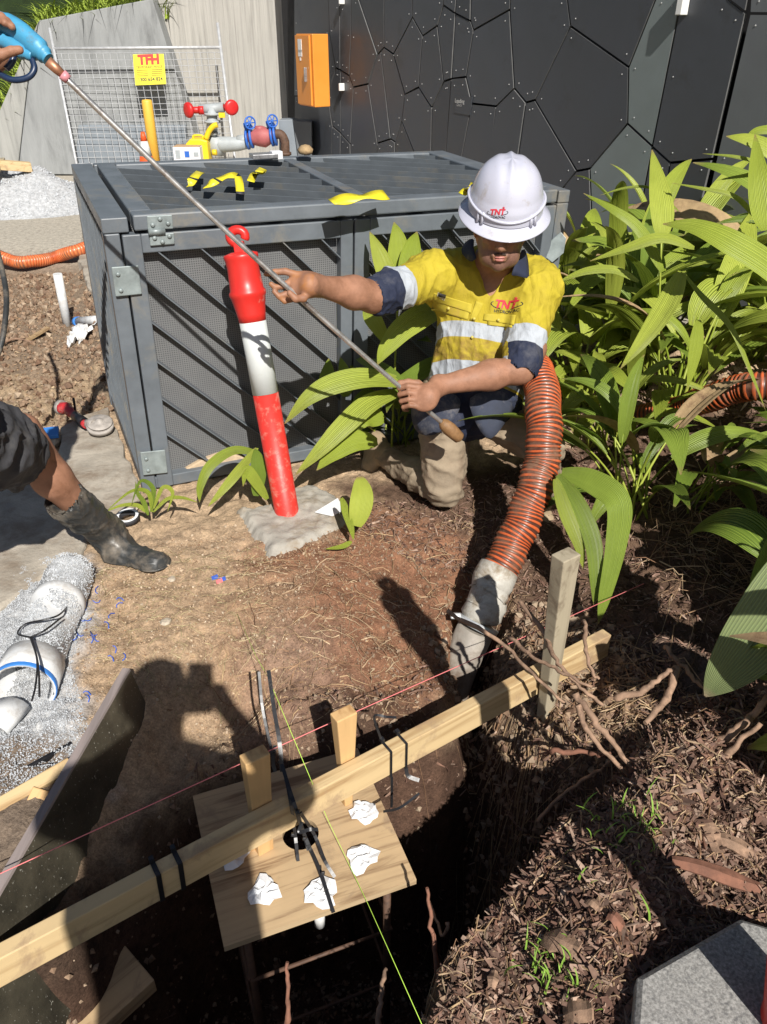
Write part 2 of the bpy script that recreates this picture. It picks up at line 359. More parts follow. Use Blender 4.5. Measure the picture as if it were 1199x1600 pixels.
# ------------------------------------------------------------------ mesh building
class MB:
    def __init__(s): s.v = []; s.f = []; s.m = []; s.sm = []; s.uv = None
    def add(s, V, F, mi=0, smooth=False):
        o = len(s.v); s.v.extend([tuple(map(float, p)) for p in V])
        for f in F: s.f.append(tuple(i + o for i in f)); s.m.append(mi); s.sm.append(smooth)
        return s
    def box(s, c, sz, ax=None, mi=0, taper=1.0):
        c = np.asarray(c, float); h = np.asarray(sz, float) / 2
        ax = np.eye(3) if ax is None else np.asarray(ax, float)
        V = []
        for z in (-1, 1):
            k = taper if z > 0 else 1
            for x, y in ((-1, -1), (1, -1), (1, 1), (-1, 1)):
                V.append(c + ax[0] * x * h[0] * k + ax[1] * y * h[1] * k + ax[2] * z * h[2])
        return s.add(V, [(3, 2, 1, 0), (4, 5, 6, 7), (0, 1, 5, 4), (1, 2, 6, 5), (2, 3, 7, 6), (3, 0, 4, 7)], mi)
    def bar(s, a, b, w, t, up=(0, 0, 1), mi=0):            # a bar from a to b, w across, t along the up hint
        a = np.asarray(a, float); b = np.asarray(b, float); d = nrm(b - a); sd = nrm(np.cross(d, nrm(up))); u = np.cross(sd, d)
        return s.box((a + b) / 2, (np.linalg.norm(b - a), w, t), (d, sd, u), mi)
    def prism(s, poly, ext, mi=0, side_mi=None):
        p = [np.asarray(q, float) for q in poly]; e = np.asarray(ext, float); n = len(p)
        V = p + [q + e for q in p]
        s.add(V, [tuple(range(n)), tuple(range(2 * n - 1, n - 1, -1))], mi)
        o = len(s.v) - 2 * n
        for i in range(n):
            j = (i + 1) % n; s.f.append((o + j, o + i, o + i + n, o + j + n)); s.m.append(mi if side_mi is None else side_mi); s.sm.append(False)
        return s
    def tube(s, P, r, n=8, mi=0, caps=True, flat=None, smooth=True, mis=None):
        P = [np.asarray(p, float) for p in P]; k = len(P)
        rr = [r] * k if np.isscalar(r) else list(r)
        V = []; ref = None
        for i in range(k):
            d = nrm(P[min(i + 1, k - 1)] - P[max(i - 1, 0)])
            if ref is None: ref = np.array([0, 0, 1.]) if abs(d[2]) < .9 else np.array([1., 0, 0])
            u = nrm(np.cross(d, ref)); w = np.cross(u, d); ref = -np.cross(u, d) * -1
            for j in range(n):
                a = 2 * math.pi * j / n
                V.append(P[i] + (u * math.cos(a) + w * math.sin(a) * (flat or 1)) * rr[i])
        F = []; 
        base = len(s.v)
        s.v.extend([tuple(map(float, p)) for p in V])
        for i in range(k - 1):
            for j in range(n):
                j2 = (j + 1) % n
                s.f.append((base + i * n + j, base + i * n + j2, base + (i + 1) * n + j2, base + (i + 1) * n + j)); s.m.append(mi if mis is None else mis[i]); s.sm.append(smooth)
        if caps:
            s.f.append(tuple(base + j for j in range(n - 1, -1, -1))); s.m.append(mi if mis is None else mis[0]); s.sm.append(False)
            s.f.append(tuple(base + (k - 1) * n + j for j in range(n))); s.m.append(mi if mis is None else mis[-1]); s.sm.append(False)
        return s
    def lathe(s, prof, o, ax=(0, 0, 1), n=24, mi=0, smooth=True, sx=1.0, xdir=None, cap=True):   # prof: (r, h)
        ax = nrm(ax); x = nrm(np.cross(ax, (0, 1, 0) if abs(ax[1]) < .9 else (1, 0, 0))) if xdir is None else nrm(xdir)
        y = np.cross(ax, x); o = np.asarray(o, float); base = len(s.v); k = len(prof)
        for r_, h in prof:
            for j in range(n):
                a = 2 * math.pi * j / n
                s.v.append(tuple(o + ax * h + (x * math.cos(a) * sx + y * math.sin(a)) * r_))
        for i in range(k - 1):
            for j in range(n):
                j2 = (j + 1) % n
                s.f.append((base + i * n + j, base + i * n + j2, base + (i + 1) * n + j2, base + (i + 1) * n + j)); s.m.append(mi); s.sm.append(smooth)
        if cap:
            if prof[0][0] > 1e-4: s.f.append(tuple(base + j for j in range(n - 1, -1, -1))); s.m.append(mi); s.sm.append(False)
            if prof[-1][0] > 1e-4: s.f.append(tuple(base + (k - 1) * n + j for j in range(n))); s.m.append(mi); s.sm.append(False)
        return s
    def build(s, name, mats, parent=None, origin=None, bevel=0, recalc=True):
        if isinstance(mats, str): mats = [mats]
        off = np.array(parent_loc(parent)) if parent is not None else (np.zeros(3) if origin is None else np.asarray(origin, float))
        me = bpy.data.meshes.new(name)
        V = np.array(s.v, float) - off
        me.from_pydata([tuple(p) for p in V], [], s.f)
        for m_ in mats: me.materials.append(M[m_])
        me.polygons.foreach_set('material_index', s.m); me.polygons.foreach_set('use_smooth', s.sm)
        if recalc:
            bm = bmesh.new(); bm.from_mesh(me); bmesh.ops.recalc_face_normals(bm, faces=bm.faces[:]); bm.to_mesh(me); bm.free()
        me.update()
        o = bpy.data.objects.new(name, me); col.objects.link(o)
        if parent is not None: o.parent = parent
        elif origin is not None: o.location = tuple(origin)
        if bevel:
            b = o.modifiers.new('bevel', 'BEVEL'); b.width = bevel; b.segments = 2; b.limit_method = 'ANGLE'; b.angle_limit = R(40)
        return o
def parent_loc(p):
    l = np.array(p.location); q = p.parent
    while q is not None: l = l + np.array(q.location); q = q.parent
    return l
def tag(o, label=None, cat=None, group=None, kind=None):
    for k, v in (('label', label), ('category', cat), ('group', group), ('kind', kind)):
        if v: o[k] = v
    return o
def thing(name, loc, label, cat, group=None):
    o = bpy.data.objects.new(name, None); col.objects.link(o); o.location = tuple(map(float, loc)); o.empty_display_size = .1
    return tag(o, label, cat, group)
def npmesh(name, V, F, mats, parent=None, smooth=False, mi=None, kind=None):
    """F: (n,k) int array"""
    me = bpy.data.meshes.new(name); off = parent_loc(parent) if parent is not None else np.zeros(3)
    V = np.asarray(V, float) - off; F = np.asarray(F)
    me.vertices.add(len(V)); me.vertices.foreach_set('co', V.ravel())
    k = F.shape[1]; me.loops.add(F.size); me.loops.foreach_set('vertex_index', F.ravel().astype(np.int32))
    me.polygons.add(len(F)); me.polygons.foreach_set('loop_start', np.arange(0, F.size, k, dtype=np.int32))
    try: me.polygons.foreach_set('loop_total', np.full(len(F), k, dtype=np.int32))
    except Exception: pass
    for m_ in ([mats] if isinstance(mats, str) else mats): me.materials.append(M[m_])
    if mi is not None: me.polygons.foreach_set('material_index', mi)
    me.polygons.foreach_set('use_smooth', np.full(len(F), smooth)); me.update(calc_edges=True); me.validate()
    o = bpy.data.objects.new(name, me); col.objects.link(o)
    if parent is not None: o.parent = parent
    if kind: o['kind'] = kind
    return o
def fattr(o, name, vals):
    a = o.data.attributes.new(name, 'FLOAT', 'POINT'); a.data.foreach_set('value', np.asarray(vals, np.float32))
def bez(p0, p1, p2, n, p3=None):
    t = np.linspace(0, 1, n)[:, None]
    if p3 is None: return (1 - t) ** 2 * p0 + 2 * t * (1 - t) * p1 + t * t * p2
    return (1 - t) ** 3 * p0 + 3 * t * (1 - t) ** 2 * p1 + 3 * t * t * (1 - t) * p2 + t ** 3 * p3
def catmull(P, n=8):
    P = [np.asarray(p, float) for p in P]; P = [2 * P[0] - P[1]] + P + [2 * P[-1] - P[-2]]; out = []
    for i in range(1, len(P) - 2):
        for k in range(n):
            t = k / n; a, b, c, d = P[i - 1:i + 3]
            out.append(.5 * ((2 * b) + (-a + c) * t + (2 * a - 5 * b + 4 * c - d) * t * t + (-a + 3 * b - 3 * c + d) * t ** 3))
    out.append(P[-2]); return out

# ------------------------------------------------------------------ rounded bodies: smooth distance fields turned into one surface
def f_cone(P, a, b, ra, rb, e=None, s=1.0):
    a = np.asarray(a, np.float32); b = np.asarray(b, np.float32); ba = b - a
    q = P - a; t = np.clip((q @ ba) / (ba @ ba + 1e-12), 0, 1); q = q - t[..., None] * ba
    if e is not None:
        e = nrm(e).astype(np.float32); q = q + (q @ e)[..., None] * e * (1 / s - 1)
    return np.linalg.norm(q, axis=-1) - (ra + (rb - ra) * t)
def f_ell(P, c, ax, r):
    q = ((P - np.asarray(c, np.float32)) @ np.asarray(ax, np.float32).T) / np.asarray(r, np.float32)
    return (np.linalg.norm(q, axis=-1) - 1) * min(r)
def smin(a, b, k):
    h = np.clip(.5 + .5 * (b - a) / k, 0, 1); return b + (a - b) * h - k * h * (1 - h)
def field(P, prims):
    F = None
    for p in prims:
        if p[0] == 'c': d = f_cone(P, p[1], p[2], p[3], p[4], *(p[6] if len(p) > 6 else ()))
        else: d = f_ell(P, p[1], p[2], p[3])
        k = p[5] if p[0] == 'c' else p[4]
        if F is None: F = d
        elif k < 0: F = -smin(-F, d, -k)                    # carve
        else: F = smin(F, d, k)
    return F
def surf(prims, h, pad=.03):
    lo, hi = np.full(3, 1e9), np.full(3, -1e9)
    for p in prims:
        if p[0] == 'c':
            if p[5] < 0: continue
            m_ = max(p[3], p[4]) * (p[6][1] if len(p) > 6 else 1)
            for q in (p[1], p[2]): lo = np.minimum(lo, np.asarray(q) - m_); hi = np.maximum(hi, np.asarray(q) + m_)
        else:
            if p[4] < 0: continue
            lo = np.minimum(lo, np.asarray(p[1]) - max(p[3])); hi = np.maximum(hi, np.asarray(p[1]) + max(p[3]))
    lo -= pad; hi += pad
    g = [np.arange(lo[i], hi[i] + h, h) for i in range(3)]
    P = np.stack(np.meshgrid(*g, indexing='ij'), -1).astype(np.float32)
    F = field(P, prims)
    nx, ny, nz = F.shape; S = F < 0
    sh = (nx - 1, ny - 1, nz - 1)
    acc = np.zeros(sh + (3,), np.float64); cnt = np.zeros(sh)
    cs = lambda dx, dy, dz: (slice(dx, dx + nx - 1), slice(dy, dy + ny - 1), slice(dz, dz + nz - 1))
    edges = [((0, 0, 0), (1, 0, 0)), ((0, 1, 0), (1, 1, 0)), ((0, 0, 1), (1, 0, 1)), ((0, 1, 1), (1, 1, 1)),
             ((0, 0, 0), (0, 1, 0)), ((1, 0, 0), (1, 1, 0)), ((0, 0, 1), (0, 1, 1)), ((1, 0, 1), (1, 1, 1)),
             ((0, 0, 0), (0, 0, 1)), ((1, 0, 0), (1, 0, 1)), ((0, 1, 0), (0, 1, 1)), ((1, 1, 0), (1, 1, 1))]
    for a, b in edges:
        Fa, Fb = F[cs(*a)], F[cs(*b)]; x = (Fa < 0) != (Fb < 0)
        idx = np.nonzero(x); t = Fa[idx] / (Fa[idx] - Fb[idx])
        pa = np.array(a); pb = np.array(b)
        acc[idx] += pa + (pb - pa) * t[:, None]; cnt[idx] += 1
    has = cnt > 0; ids = np.full(sh, -1, np.int64); ci = np.nonzero(has); ids[ci] = np.arange(len(ci[0]))
    V = (np.stack(ci, 1) + acc[ci] / cnt[ci][:, None]) * h + lo
    Q = []
    for ax in range(3):
        sl0 = [slice(1, n - 1) for n in (nx, ny, nz)]; sl1 = list(sl0)
        sl0[ax] = slice(0, (nx, ny, nz)[ax] - 1); sl1[ax] = slice(1, (nx, ny, nz)[ax])
        A, B = S[tuple(sl0)], S[tuple(sl1)]; x = np.nonzero(A != B)
        base = [x[i] + (0 if i == ax else 1) for i in range(3)]
        o1, o2 = [(1, 2), (2, 0), (0, 1)][ax]
        def at(d1, d2):
            b_ = [q.copy() for q in base]; b_[o1] -= d1; b_[o2] -= d2; return ids[tuple(b_)]
        q = np.stack([at(1, 1), at(0, 1), at(0, 0), at(1, 0)], 1)
        fl = ~A[x]; q[fl] = q[fl][:, ::-1]; Q.append(q)
    Q = np.concatenate(Q); Q = Q[(Q >= 0).all(1)]
    return V, Q
def merge(parts):
    V, F, o = [], [], 0
    for v, f in parts: V.append(v); F.append(f + o); o += len(v)
    return np.concatenate(V), np.concatenate(F)
def smooth_v(V, F, it=2, lam=.5):
    e = np.concatenate([F[:, [0, 1]], F[:, [1, 2]], F[:, [2, 3]], F[:, [3, 0]]]); e = np.concatenate([e, e[:, ::-1]])
    for _ in range(it):
        S = np.zeros_like(V); c = np.bincount(e[:, 0], minlength=len(V))[:, None]
        for k in range(3): S[:, k] = np.bincount(e[:, 0], weights=V[e[:, 1], k], minlength=len(V))
        V = V + lam * (S / np.maximum(c, 1) - V)
    return V
def vnormals(V, F):
    n = np.cross(V[F[:, 2]] - V[F[:, 0]], V[F[:, 3]] - V[F[:, 1]]); R_ = np.zeros_like(V)
    for k in range(4):
        for c in range(3): R_[:, c] += np.bincount(F[:, k], weights=n[:, c], minlength=len(V))
    return R_ / (np.linalg.norm(R_, axis=1, keepdims=True) + 1e-12)
def folds(V, F, amp, sc_, seed=0, stretch=(1, 1, 1)):
    Nn = vnormals(V, F); s = np.asarray(stretch)
    W = V * sc_ * s
    w = fbm(V[:, 0] * 5, V[:, 1] * 5, V[:, 2] * 5, seed + 9, 2) * 1.2
    n = vnoise(W[:, 0] + w, W[:, 1] + w, W[:, 2] + w, seed); r_ = 2.2 * (1 - np.abs(n)) ** 5 - 1
    n2 = vnoise(W[:, 0] * 2.3 - w, W[:, 1] * 2.3, W[:, 2] * 2.3 + w, seed + 3); r2 = 2.2 * (1 - np.abs(n2)) ** 5 - 1
    return V + Nn * ((r_ * .65 + r2 * .35) * amp)[:, None]

def scatter(tv, tf, pos, scale, rot):
    """template (n,3),(m,k); pos (N,3); scale (N,3); rot (N,3,3) columns = axes"""
    n, m_ = len(tv), len(pos)
    V = np.einsum('nij,nkj->nki', rot, tv[None] * scale[:, None, :]) + pos[:, None, :]
    F = tf[None] + (np.arange(m_) * n)[:, None, None]
    return V.reshape(-1, 3), F.reshape(-1, tf.shape[1])
def randrot(N_, tilt=1.0):
    z = np.stack([rng.normal(0, tilt, N_), rng.normal(0, tilt, N_), np.ones(N_)], 1); z /= np.linalg.norm(z, axis=1, keepdims=True)
    a = rng.uniform(0, 2 * np.pi, N_); x = np.stack([np.cos(a), np.sin(a), np.zeros(N_)], 1)
    x -= (x * z).sum(1, keepdims=True) * z; x /= np.linalg.norm(x, axis=1, keepdims=True)
    return np.stack([x, np.cross(z, x), z], 2)
CUBE_V = np.array([[x, y, z] for z in (-.5, .5) for y in (-.5, .5) for x in (-.5, .5)], float)
CUBE_F = np.array([[0, 2, 3, 1], [4, 5, 7, 6], [0, 1, 5, 4], [1, 3, 7, 5], [3, 2, 6, 7], [2, 0, 4, 6]])
OCT_V = np.array([[.5, 0, 0], [-.5, .05, 0], [0, .5, .1], [.05, -.5, 0], [0, 0, .45], [0, .05, -.5]], float)
OCT_F = np.array([[0, 2, 4], [2, 1, 4], [1, 3, 4], [3, 0, 4], [2, 0, 5], [1, 2, 5], [3, 1, 5], [0, 3, 5]])
# ------------------------------------------------------------------ the ground: one sheet with the pit, the mulch bank and the trench in it
def G(pts, z=0.0): return np.array([PZ(u, v, z)[:2] for u, v in pts])
PIT = G([(-60, 1500), (60, 1435), (170, 1330), (240, 1230), (300, 1140), (390, 1090), (500, 1070), (600, 1065), (645, 1040), (665, 960), (700, 895), (770, 872), (825, 910), (865, 1050), (915, 1120), (985, 1160), (975, 1240), (895, 1310), (805, 1385), (735, 1485), (660, 1620), (560, 1800), (-200, 2200), (-500, 1700)])
TRENCH = G([(-250, 405), (140, 400), (160, 520), (172, 640), (95, 655), (60, 740), (-250, 760)])
MULCHHI = G([(1010, 1150), (1230, 1080), (1300, 1700), (900, 1700), (840, 1500), (880, 1330)])
BSIDE = G([(212, 1090), (340, 1020), (420, 1040), (300, 1180), (160, 1360), (0, 1460), (-160, 1600), (-140, 1640), (10, 1400), (130, 1230)])
def height(x, y, fine=True):
    x = np.asarray(x, float); y = np.asarray(y, float)
    wob = fbm(x * 3, y * 3, seed=3, o=3) * .05
    d = sdpoly(x, y, PIT) + wob
    far = sstep(1.25, 1.9, y)                                # the far bank slopes gently, the others fall steeply
    w = .07 + .17 * far
    z = -1.15 * sstep(0, w * 1.7, d) ** 1.2
    z = z - .10 * sstep(-.45, .1, d) * far
    dt = sdpoly(x, y, TRENCH)
    z = z - .10 * sstep(0, .12, dt + wob * .6)
    dm = sdpoly(x, y, MULCHHI)
    z = z + .13 * sstep(-.10, .15, dm) * (1 - sstep(-.03, .10, d))
    z = z - .13 * sstep(-.08, .12, sdpoly(x, y, BSIDE) + wob * .5)
    db = np.hypot(x - .80, y - .80); z = z * sstep(.22, .40, db) + .075 * (1 - sstep(.22, .40, db))
    # right hand bed under the plants
    z = z + .06 * sstep(.7, 1.5, x) * sstep(1.6, 2.4, y) * (1 - sstep(4.3, 5, y))
    near = (1 - sstep(4.2, 5.2, y)) * (1 - sstep(3.2, 4, np.abs(x)))
    rough = .6 + 1.1 * sstep(-.15, .2, d) + .8 * sstep(0, .1, dt) + .9 * sstep(.55, 1.0, x) * sstep(-.3, .1, -d) 
    if fine:
        lump = fbm(x * 9, y * 9, seed=11, o=5, g=.55)
        cl = np.abs(fbm(x * 17 + 5, y * 17, seed=21, o=3))
        z = z + near * rough * (lump * .016 + (.3 - cl) * .024)
    return z
def zat(x, y): return height(np.asarray(x), np.asarray(y))
def axis_coords(a, b, h, lo, hi):
    c = list(np.arange(a, b, h)); s = h; x = b
    while x < hi: c.append(x); s *= 1.22; x += s
    c.append(hi); s = h; x = a; l = []
    while x > lo: s *= 1.22; x -= s; l.append(max(x, lo))
    return np.array(sorted(set(l)) + c)
gx = axis_coords(-2.1, 1.9, .0115, -90, 90); gy = axis_coords(.35, 4.3, .0115, -60, 120)
GX, GY = np.meshgrid(gx, gy); GZ = height(GX, GY)
nxg, nyg = len(gx), len(gy)
Vg = np.stack([GX.ravel(), GY.ravel(), GZ.ravel()], 1)
ii = (np.arange(nyg - 1)[:, None] * nxg + np.arange(nxg - 1)[None]).ravel()
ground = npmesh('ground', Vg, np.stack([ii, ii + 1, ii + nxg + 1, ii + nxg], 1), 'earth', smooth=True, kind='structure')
U_, V_ = topx(np.stack([GX, GY, GX * 0], -1).reshape(-1, 3))
X_, Y_ = GX.ravel(), GY.ravel()
jit = fbm(X_ * 14, Y_ * 14, seed=40, o=4)
front = Y_ > .2
colr = np.tile(np.array([.46, .335, .22]), (len(X_), 1))
def paint(poly, c, blur=.12, amt=1.0, world=True):
    global colr
    P = G(poly) if world is True else np.asarray(poly)
    d = sdpoly(X_, Y_, P) + jit * .035
    f = (sstep(-blur, blur, d) * amt)[:, None]
    colr = colr * (1 - f) + np.array(c) * f
paint([(-3000, 420), (130, 400), (180, 600), (900, 520), (3000, 420), (3000, 130), (-3000, 130)], (.46, .42, .35), .05)
paint([(-900, 60), (3000, 60), (3000, 160), (-3000, 160)], (.40, .38, .35), .4)
paint([(-250, 402), (145, 400), (165, 520), (180, 650), (95, 660), (60, 760), (-250, 760)], (.27, .20, .14), .04)
paint([(-200, 560), (170, 560), (180, 650), (95, 650), (50, 640), (-200, 640)], (.38, .28, .18), .08, .8)
paint([(380, 850), (520, 840), (560, 790), (640, 790), (760, 800), (800, 900), (640, 1150), (400, 1120), (330, 1010)], (.265, .135, .08), .10)
paint([(130, 900), (330, 880), (480, 900), (430, 1050), (300, 1100), (130, 1120)], (.42, .29, .185), .12, .55)
paint([(380, 980), (520, 960), (560, 1100), (450, 1150), (380, 1120)], (.30, .20, .145), .1, .7)
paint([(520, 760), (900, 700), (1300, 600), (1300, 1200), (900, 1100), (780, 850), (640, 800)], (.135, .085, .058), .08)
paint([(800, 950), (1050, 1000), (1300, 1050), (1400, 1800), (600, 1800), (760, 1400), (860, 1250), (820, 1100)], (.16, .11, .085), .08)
paint([(300, 1180), (560, 1060), (760, 1080), (860, 1220), (760, 1400), (600, 1900), (-300, 1900), (-60, 1420)], (.075, .048, .034), .12)  # dark patch over the pit: its shade painted into the soil colour
paint([(-250, 960), (60, 860), (135, 870), (140, 960), (110, 1040), (150, 1190), (60, 1230), (-250, 1400)], (.50, .51, .52), .06)
paint([(-250, 1180), (110, 1150), (120, 1250), (0, 1420), (-300, 1560)], (.21, .16, .12), .05)
_f = sstep(-.16, -.30, GZ.ravel())[:, None]; colr = colr * (1 - _f) + np.array([.10, .058, .04]) * (1 + .25 * jit[:, None]) * _f       # red-brown subsoil, darkened with depth so the pit's shade is in the colour
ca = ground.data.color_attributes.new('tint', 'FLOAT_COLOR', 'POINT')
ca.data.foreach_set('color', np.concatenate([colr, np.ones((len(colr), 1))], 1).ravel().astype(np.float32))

def gpt(u, v, dz=0.0):                                       # a spot on the real ground along a bearing
    z = 0.0
    for _ in range(12):
        p = PZ(u, v, z); z = .5 * z + .5 * (float(height(p[0], p[1], True)) + dz)
    return PZ(u, v, z)

# ------------------------------------------------------------------ concrete apron slabs, left
def slab(name, poly, z, th, m, bev=.012, tilt=None):
    P0 = [PZ(u, v, z) for u, v in poly]; P = []; rs_ = np.random.RandomState(len(poly))
    for i in range(len(P0)):
        a, b = P0[i], P0[(i + 1) % len(P0)]; k = max(1, int(np.linalg.norm(b - a) / .07))
        P += [a + (b - a) * j / k + np.append(rs_.normal(0, .007, 2), 0) for j in range(k)]
    o = MB().prism([p - np.array([0, 0, th]) for p in P], (0, 0, th)).build(name, m, bevel=bev)
    o['kind'] = 'structure'; return o
slab('pavement', [(92, 668), (168, 634), (190, 690), (222, 772), (205, 792), (140, 812), (118, 800), (96, 740)], .03, .25, 'concrete_block')
slab('pavement', [(-260, 800), (-100, 745), (70, 722), (110, 742), (112, 795), (136, 830), (128, 872), (60, 905), (0, 948), (-260, 1060)], .015, .25, 'concrete_block')
slab('pavement', [(132, 345), (122, 400), (150, 480), (172, 600), (186, 600), (160, 400), (150, 345)], .02, .2, 'concrete_block')

# ------------------------------------------------------------------ far concrete walls
def facet(name, poly, Y, th, m, label, lean=0.0):
    P = []
    for u, v in poly:
        y = Y
        for _ in range(5): p = PY(u, v, y); y = Y + lean * max(p[2], 0)
        P.append(p)
    base = np.array([P[0][0], Y, 0])
    o = MB().prism(P, (0, th, 0)).build(name, m, origin=base, bevel=.01); return tag(o, label, 'wall')
facet('concrete_wall', [(28, 272), (330, 275), (306, 215), (238, -2), (61, 32), (43, 139)], 11.0, .5, 'smooth_concrete', 'grey slanting concrete wall facet behind the mesh fence panel', .04)
facet('concrete_wall', [(-60, 276), (27, 273), (42, 139), (60, 33), (-8, 190)], 11.15, .5, 'slab_concrete', 'narrow darker concrete wall facet left of the slanting grey one', .03)
facet('concrete_wall', [(300, 275), (464, 275), (461, -80), (210, -80), (242, 0), (308, 218)], 11.35, .5, 'board_concrete', 'pale board-marked concrete wall between the slanting facet and the orange box')
facet('low_plinth', [(118, 262), (292, 262), (290, 196), (122, 196)], 10.93, .12, 'grey_cabinet', 'low blue-grey plinth at the foot of the slanting concrete wall')['category'] = 'plinth'

# planting above the walls, top left
def blades(name, base, n, length, spread, m, label, cat, kind=None, up=1.0, w=.012, droop=.5, segs=3, seed=0, parent=None):
    r_ = np.random.RandomState(seed); V, F = [], []
    for i in range(n):
        p = base(r_) if callable(base) else np.asarray(base, float) + np.append(r_.normal(0, spread * .18, 2), 0)
        a = r_.uniform(0, 2 * np.pi); L = length * r_.uniform(.5, 1.15); dr = np.array([math.cos(a), math.sin(a), 0]); sd = np.array([-dr[1], dr[0], 0]) * w * r_.uniform(.6, 1.2)
        lean = r_.uniform(.15, spread * 2); o = len(V)
        for k in range(segs + 1):
            t = k / segs; c = p + dr * lean * L * t ** 1.6 + np.array([0, 0, up * L * (t - droop * t * t)])
            ww = sd * (1 - t) ** .7 if k < segs else sd * .05
            V += [c - ww, c + ww]
        for k in range(segs): F.append((o + 2 * k, o + 2 * k + 1, o + 2 * k + 3, o + 2 * k + 2))
    o = npmesh(name, np.array(V), np.array(F), m, smooth=True, parent=parent)
    if parent is None: tag(o, label, cat, kind=kind)
    return o
def topbed(r_):
    t = r_.uniform(0, 1); u, v = [(60 + 200 * t, 34 - 34 * t), (60 - 110 * t, 50 + 250 * t)][int(r_.uniform() < .45)]
    p = PY(u, v, 11.3 + r_.uniform(0, 1.0)); return p + np.array([0, 0, -.12 + r_.uniform(-.15, .12)])
tag(blades('long_grass', topbed, 2600, .42, .9, 'grass_bank', None, None, seed=5, w=.014), kind='stuff')
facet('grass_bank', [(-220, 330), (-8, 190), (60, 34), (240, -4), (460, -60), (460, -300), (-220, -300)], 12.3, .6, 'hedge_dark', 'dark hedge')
bpy.data.objects['grass_bank'].name = 'hedge'; h_ = bpy.data.objects['hedge']; h_['category'] = 'hedge'; h_['label'] = 'dark hedge above the concrete walls at the top left corner'

# ------------------------------------------------------------------ dark panelled wall
wA = np.array([-1.28, 10.9, 0]); wB = np.array([2.25, 4.95, 0]); wd = nrm(wB - wA); wnrm = np.array([wd[1], -wd[0], 0.]); wnrm = wnrm if wnrm[1] < 0 else -wnrm
wall = thing('panelled_wall', (wA + wB) / 2, 'black wall clad in irregular polygon metal panels behind the cage and plants', 'wall')
ext = wd * 6
c0 = wA - wnrm * .10; c1 = wB + ext - wnrm * .10
MB().prism([c0, c1, c1 + [0, 0, 4.5], c0 + [0, 0, 4.5]], -wnrm * .3).build('wall_core', 'wall_backing', wall)
PAN = [
 [(799.6, 15), (743, 47), (731.5, 120), (741, 161.6), (778.7, 166), (807, 138.5)],
 [(800, 15), (807, 138), (825, 160), (839, 156), (895, 41), (890, 0), (885, -90), (806, -90)],
 [(895, 41), (986, 105), (984, 193), (925, 263), (904, 267), (839, 156)],
 [(890, 0), (895, 41), (986, 105), (1028, 0), (1056, -90), (885, -90)],
 [(986, 105), (1028, 0), (1056, -90), (1085, -90), (1066, 10), (1023, 229), (984, 193)],
 [(1066, 10), (1085, -90), (1110, -90), (1143, 0), (1169, 20), (1117, 248), (1051, 254), (1023, 229)],
 [(1143, 0), (1169, 20), (1192, -90), (1110, -90)],
 [(984, 193), (1023, 229), (975, 480), (925, 480), (925, 263)],
 [(1023, 229), (1051, 254), (1020, 480), (975, 480)],
 [(1051, 254), (1117, 248), (1060, 480), (1020, 480)],
 [(904, 267), (925, 263), (925, 480), (850, 480), (850, 330), (884, 292)],
 [(825, 160), (839, 156), (904, 267), (884, 292), (850, 330), (850, 480), (785, 480)],
 [(807, 138), (825, 160), (785, 470), (745, 450), (778.7, 166)],
 [(741, 162), (779, 166), (755, 400), (700, 400)],
 [(731.5, 120), (741, 162), (702, 390), (690, 390), (709, 122)],
 [(697, 127), (709, 123), (691, 380), (676, 380), (678, 168)],
 [(696.6, 8), (715, 21), (709, 123), (697, 127), (687, 40)],
 [(715, 21), (738.5, 33), (743, 47), (731.5, 120), (709, 123)],
 [(743, 47), (800, 15), (806, -90), (741, -90), (738.5, 33)],
 [(715, 21), (738.5, 33), (741, -90), (724, -90)],
 [(696.6, 8), (715, 21), (724, -90), (701, -90)],
 [(648, 27), (664, 56), (687, 40), (696.6, 8), (701, -90), (648, -90)],
 [(664, 56), (687, 40), (697, 127), (678, 168), (657.6, 136)],
 [(648, 27), (664, 56), (657.6, 136), (636.4, 147.4), (618, 84.6)],
 [(636, 147), (658, 136), (678, 168), (676, 300), (631, 189)],
 [(602.8, 73.9), (618, 84.6), (648, 27), (648, -90), (604, -90)],
 [(603, 74), (618, 85), (636, 147), (631, 189), (620, 222), (613, 217), (598, 80)],
 [(598, 80), (613, 217), (592.6, 223.5), (577.7, 131), (592.6, 85)],
 [(564, 0), (592.6, 85), (603, 74), (604, -90), (558, -90)],
 [(553, -90), (552, 57), (549, 118), (555.5, 136), (578, 131), (593, 85), (564, 0), (558, -90)],
 [(534, -90), (535, 109), (549, 118), (552, 57), (553, -90)],
 [(514, -90), (518, 50), (527.7, 106), (535, 109), (534, -90)],
 [(462, -90), (514, -90), (518, 50), (527.7, 106), (515, 150), (463, 150)],
 [(515, 150), (527.7, 106), (535, 109), (535, 208), (522, 197)],
 [(535, 109), (549, 118), (555.5, 136), (550, 225), (535, 208)],
 [(555.5, 136), (578, 131), (592.6, 223.5), (590, 300), (552, 300), (550, 225)],
 [(463, 150), (515, 150), (522, 197), (520, 300), (463, 300)],
 [(522, 197), (535, 208), (535, 300), (520, 300)], [(535, 208), (550, 225), (552, 300), (535, 300)],
 [(592.6, 223.5), (613, 217), (620, 222), (622, 300), (590, 300)],
 [(631, 189), (676, 300), (622, 300), (620, 222)],
 [(1182, -90), (1380, -90), (1380, 22), (1176, 20)],
 [(1176, 22), (1380, 24), (1380, 480), (1072, 480), (1124, 245)],
]
PALE = {4: 'pale_panel', 7: 'pale_panel', 41: 'grey_panel', 42: 'grey_panel'}
riv = MB()
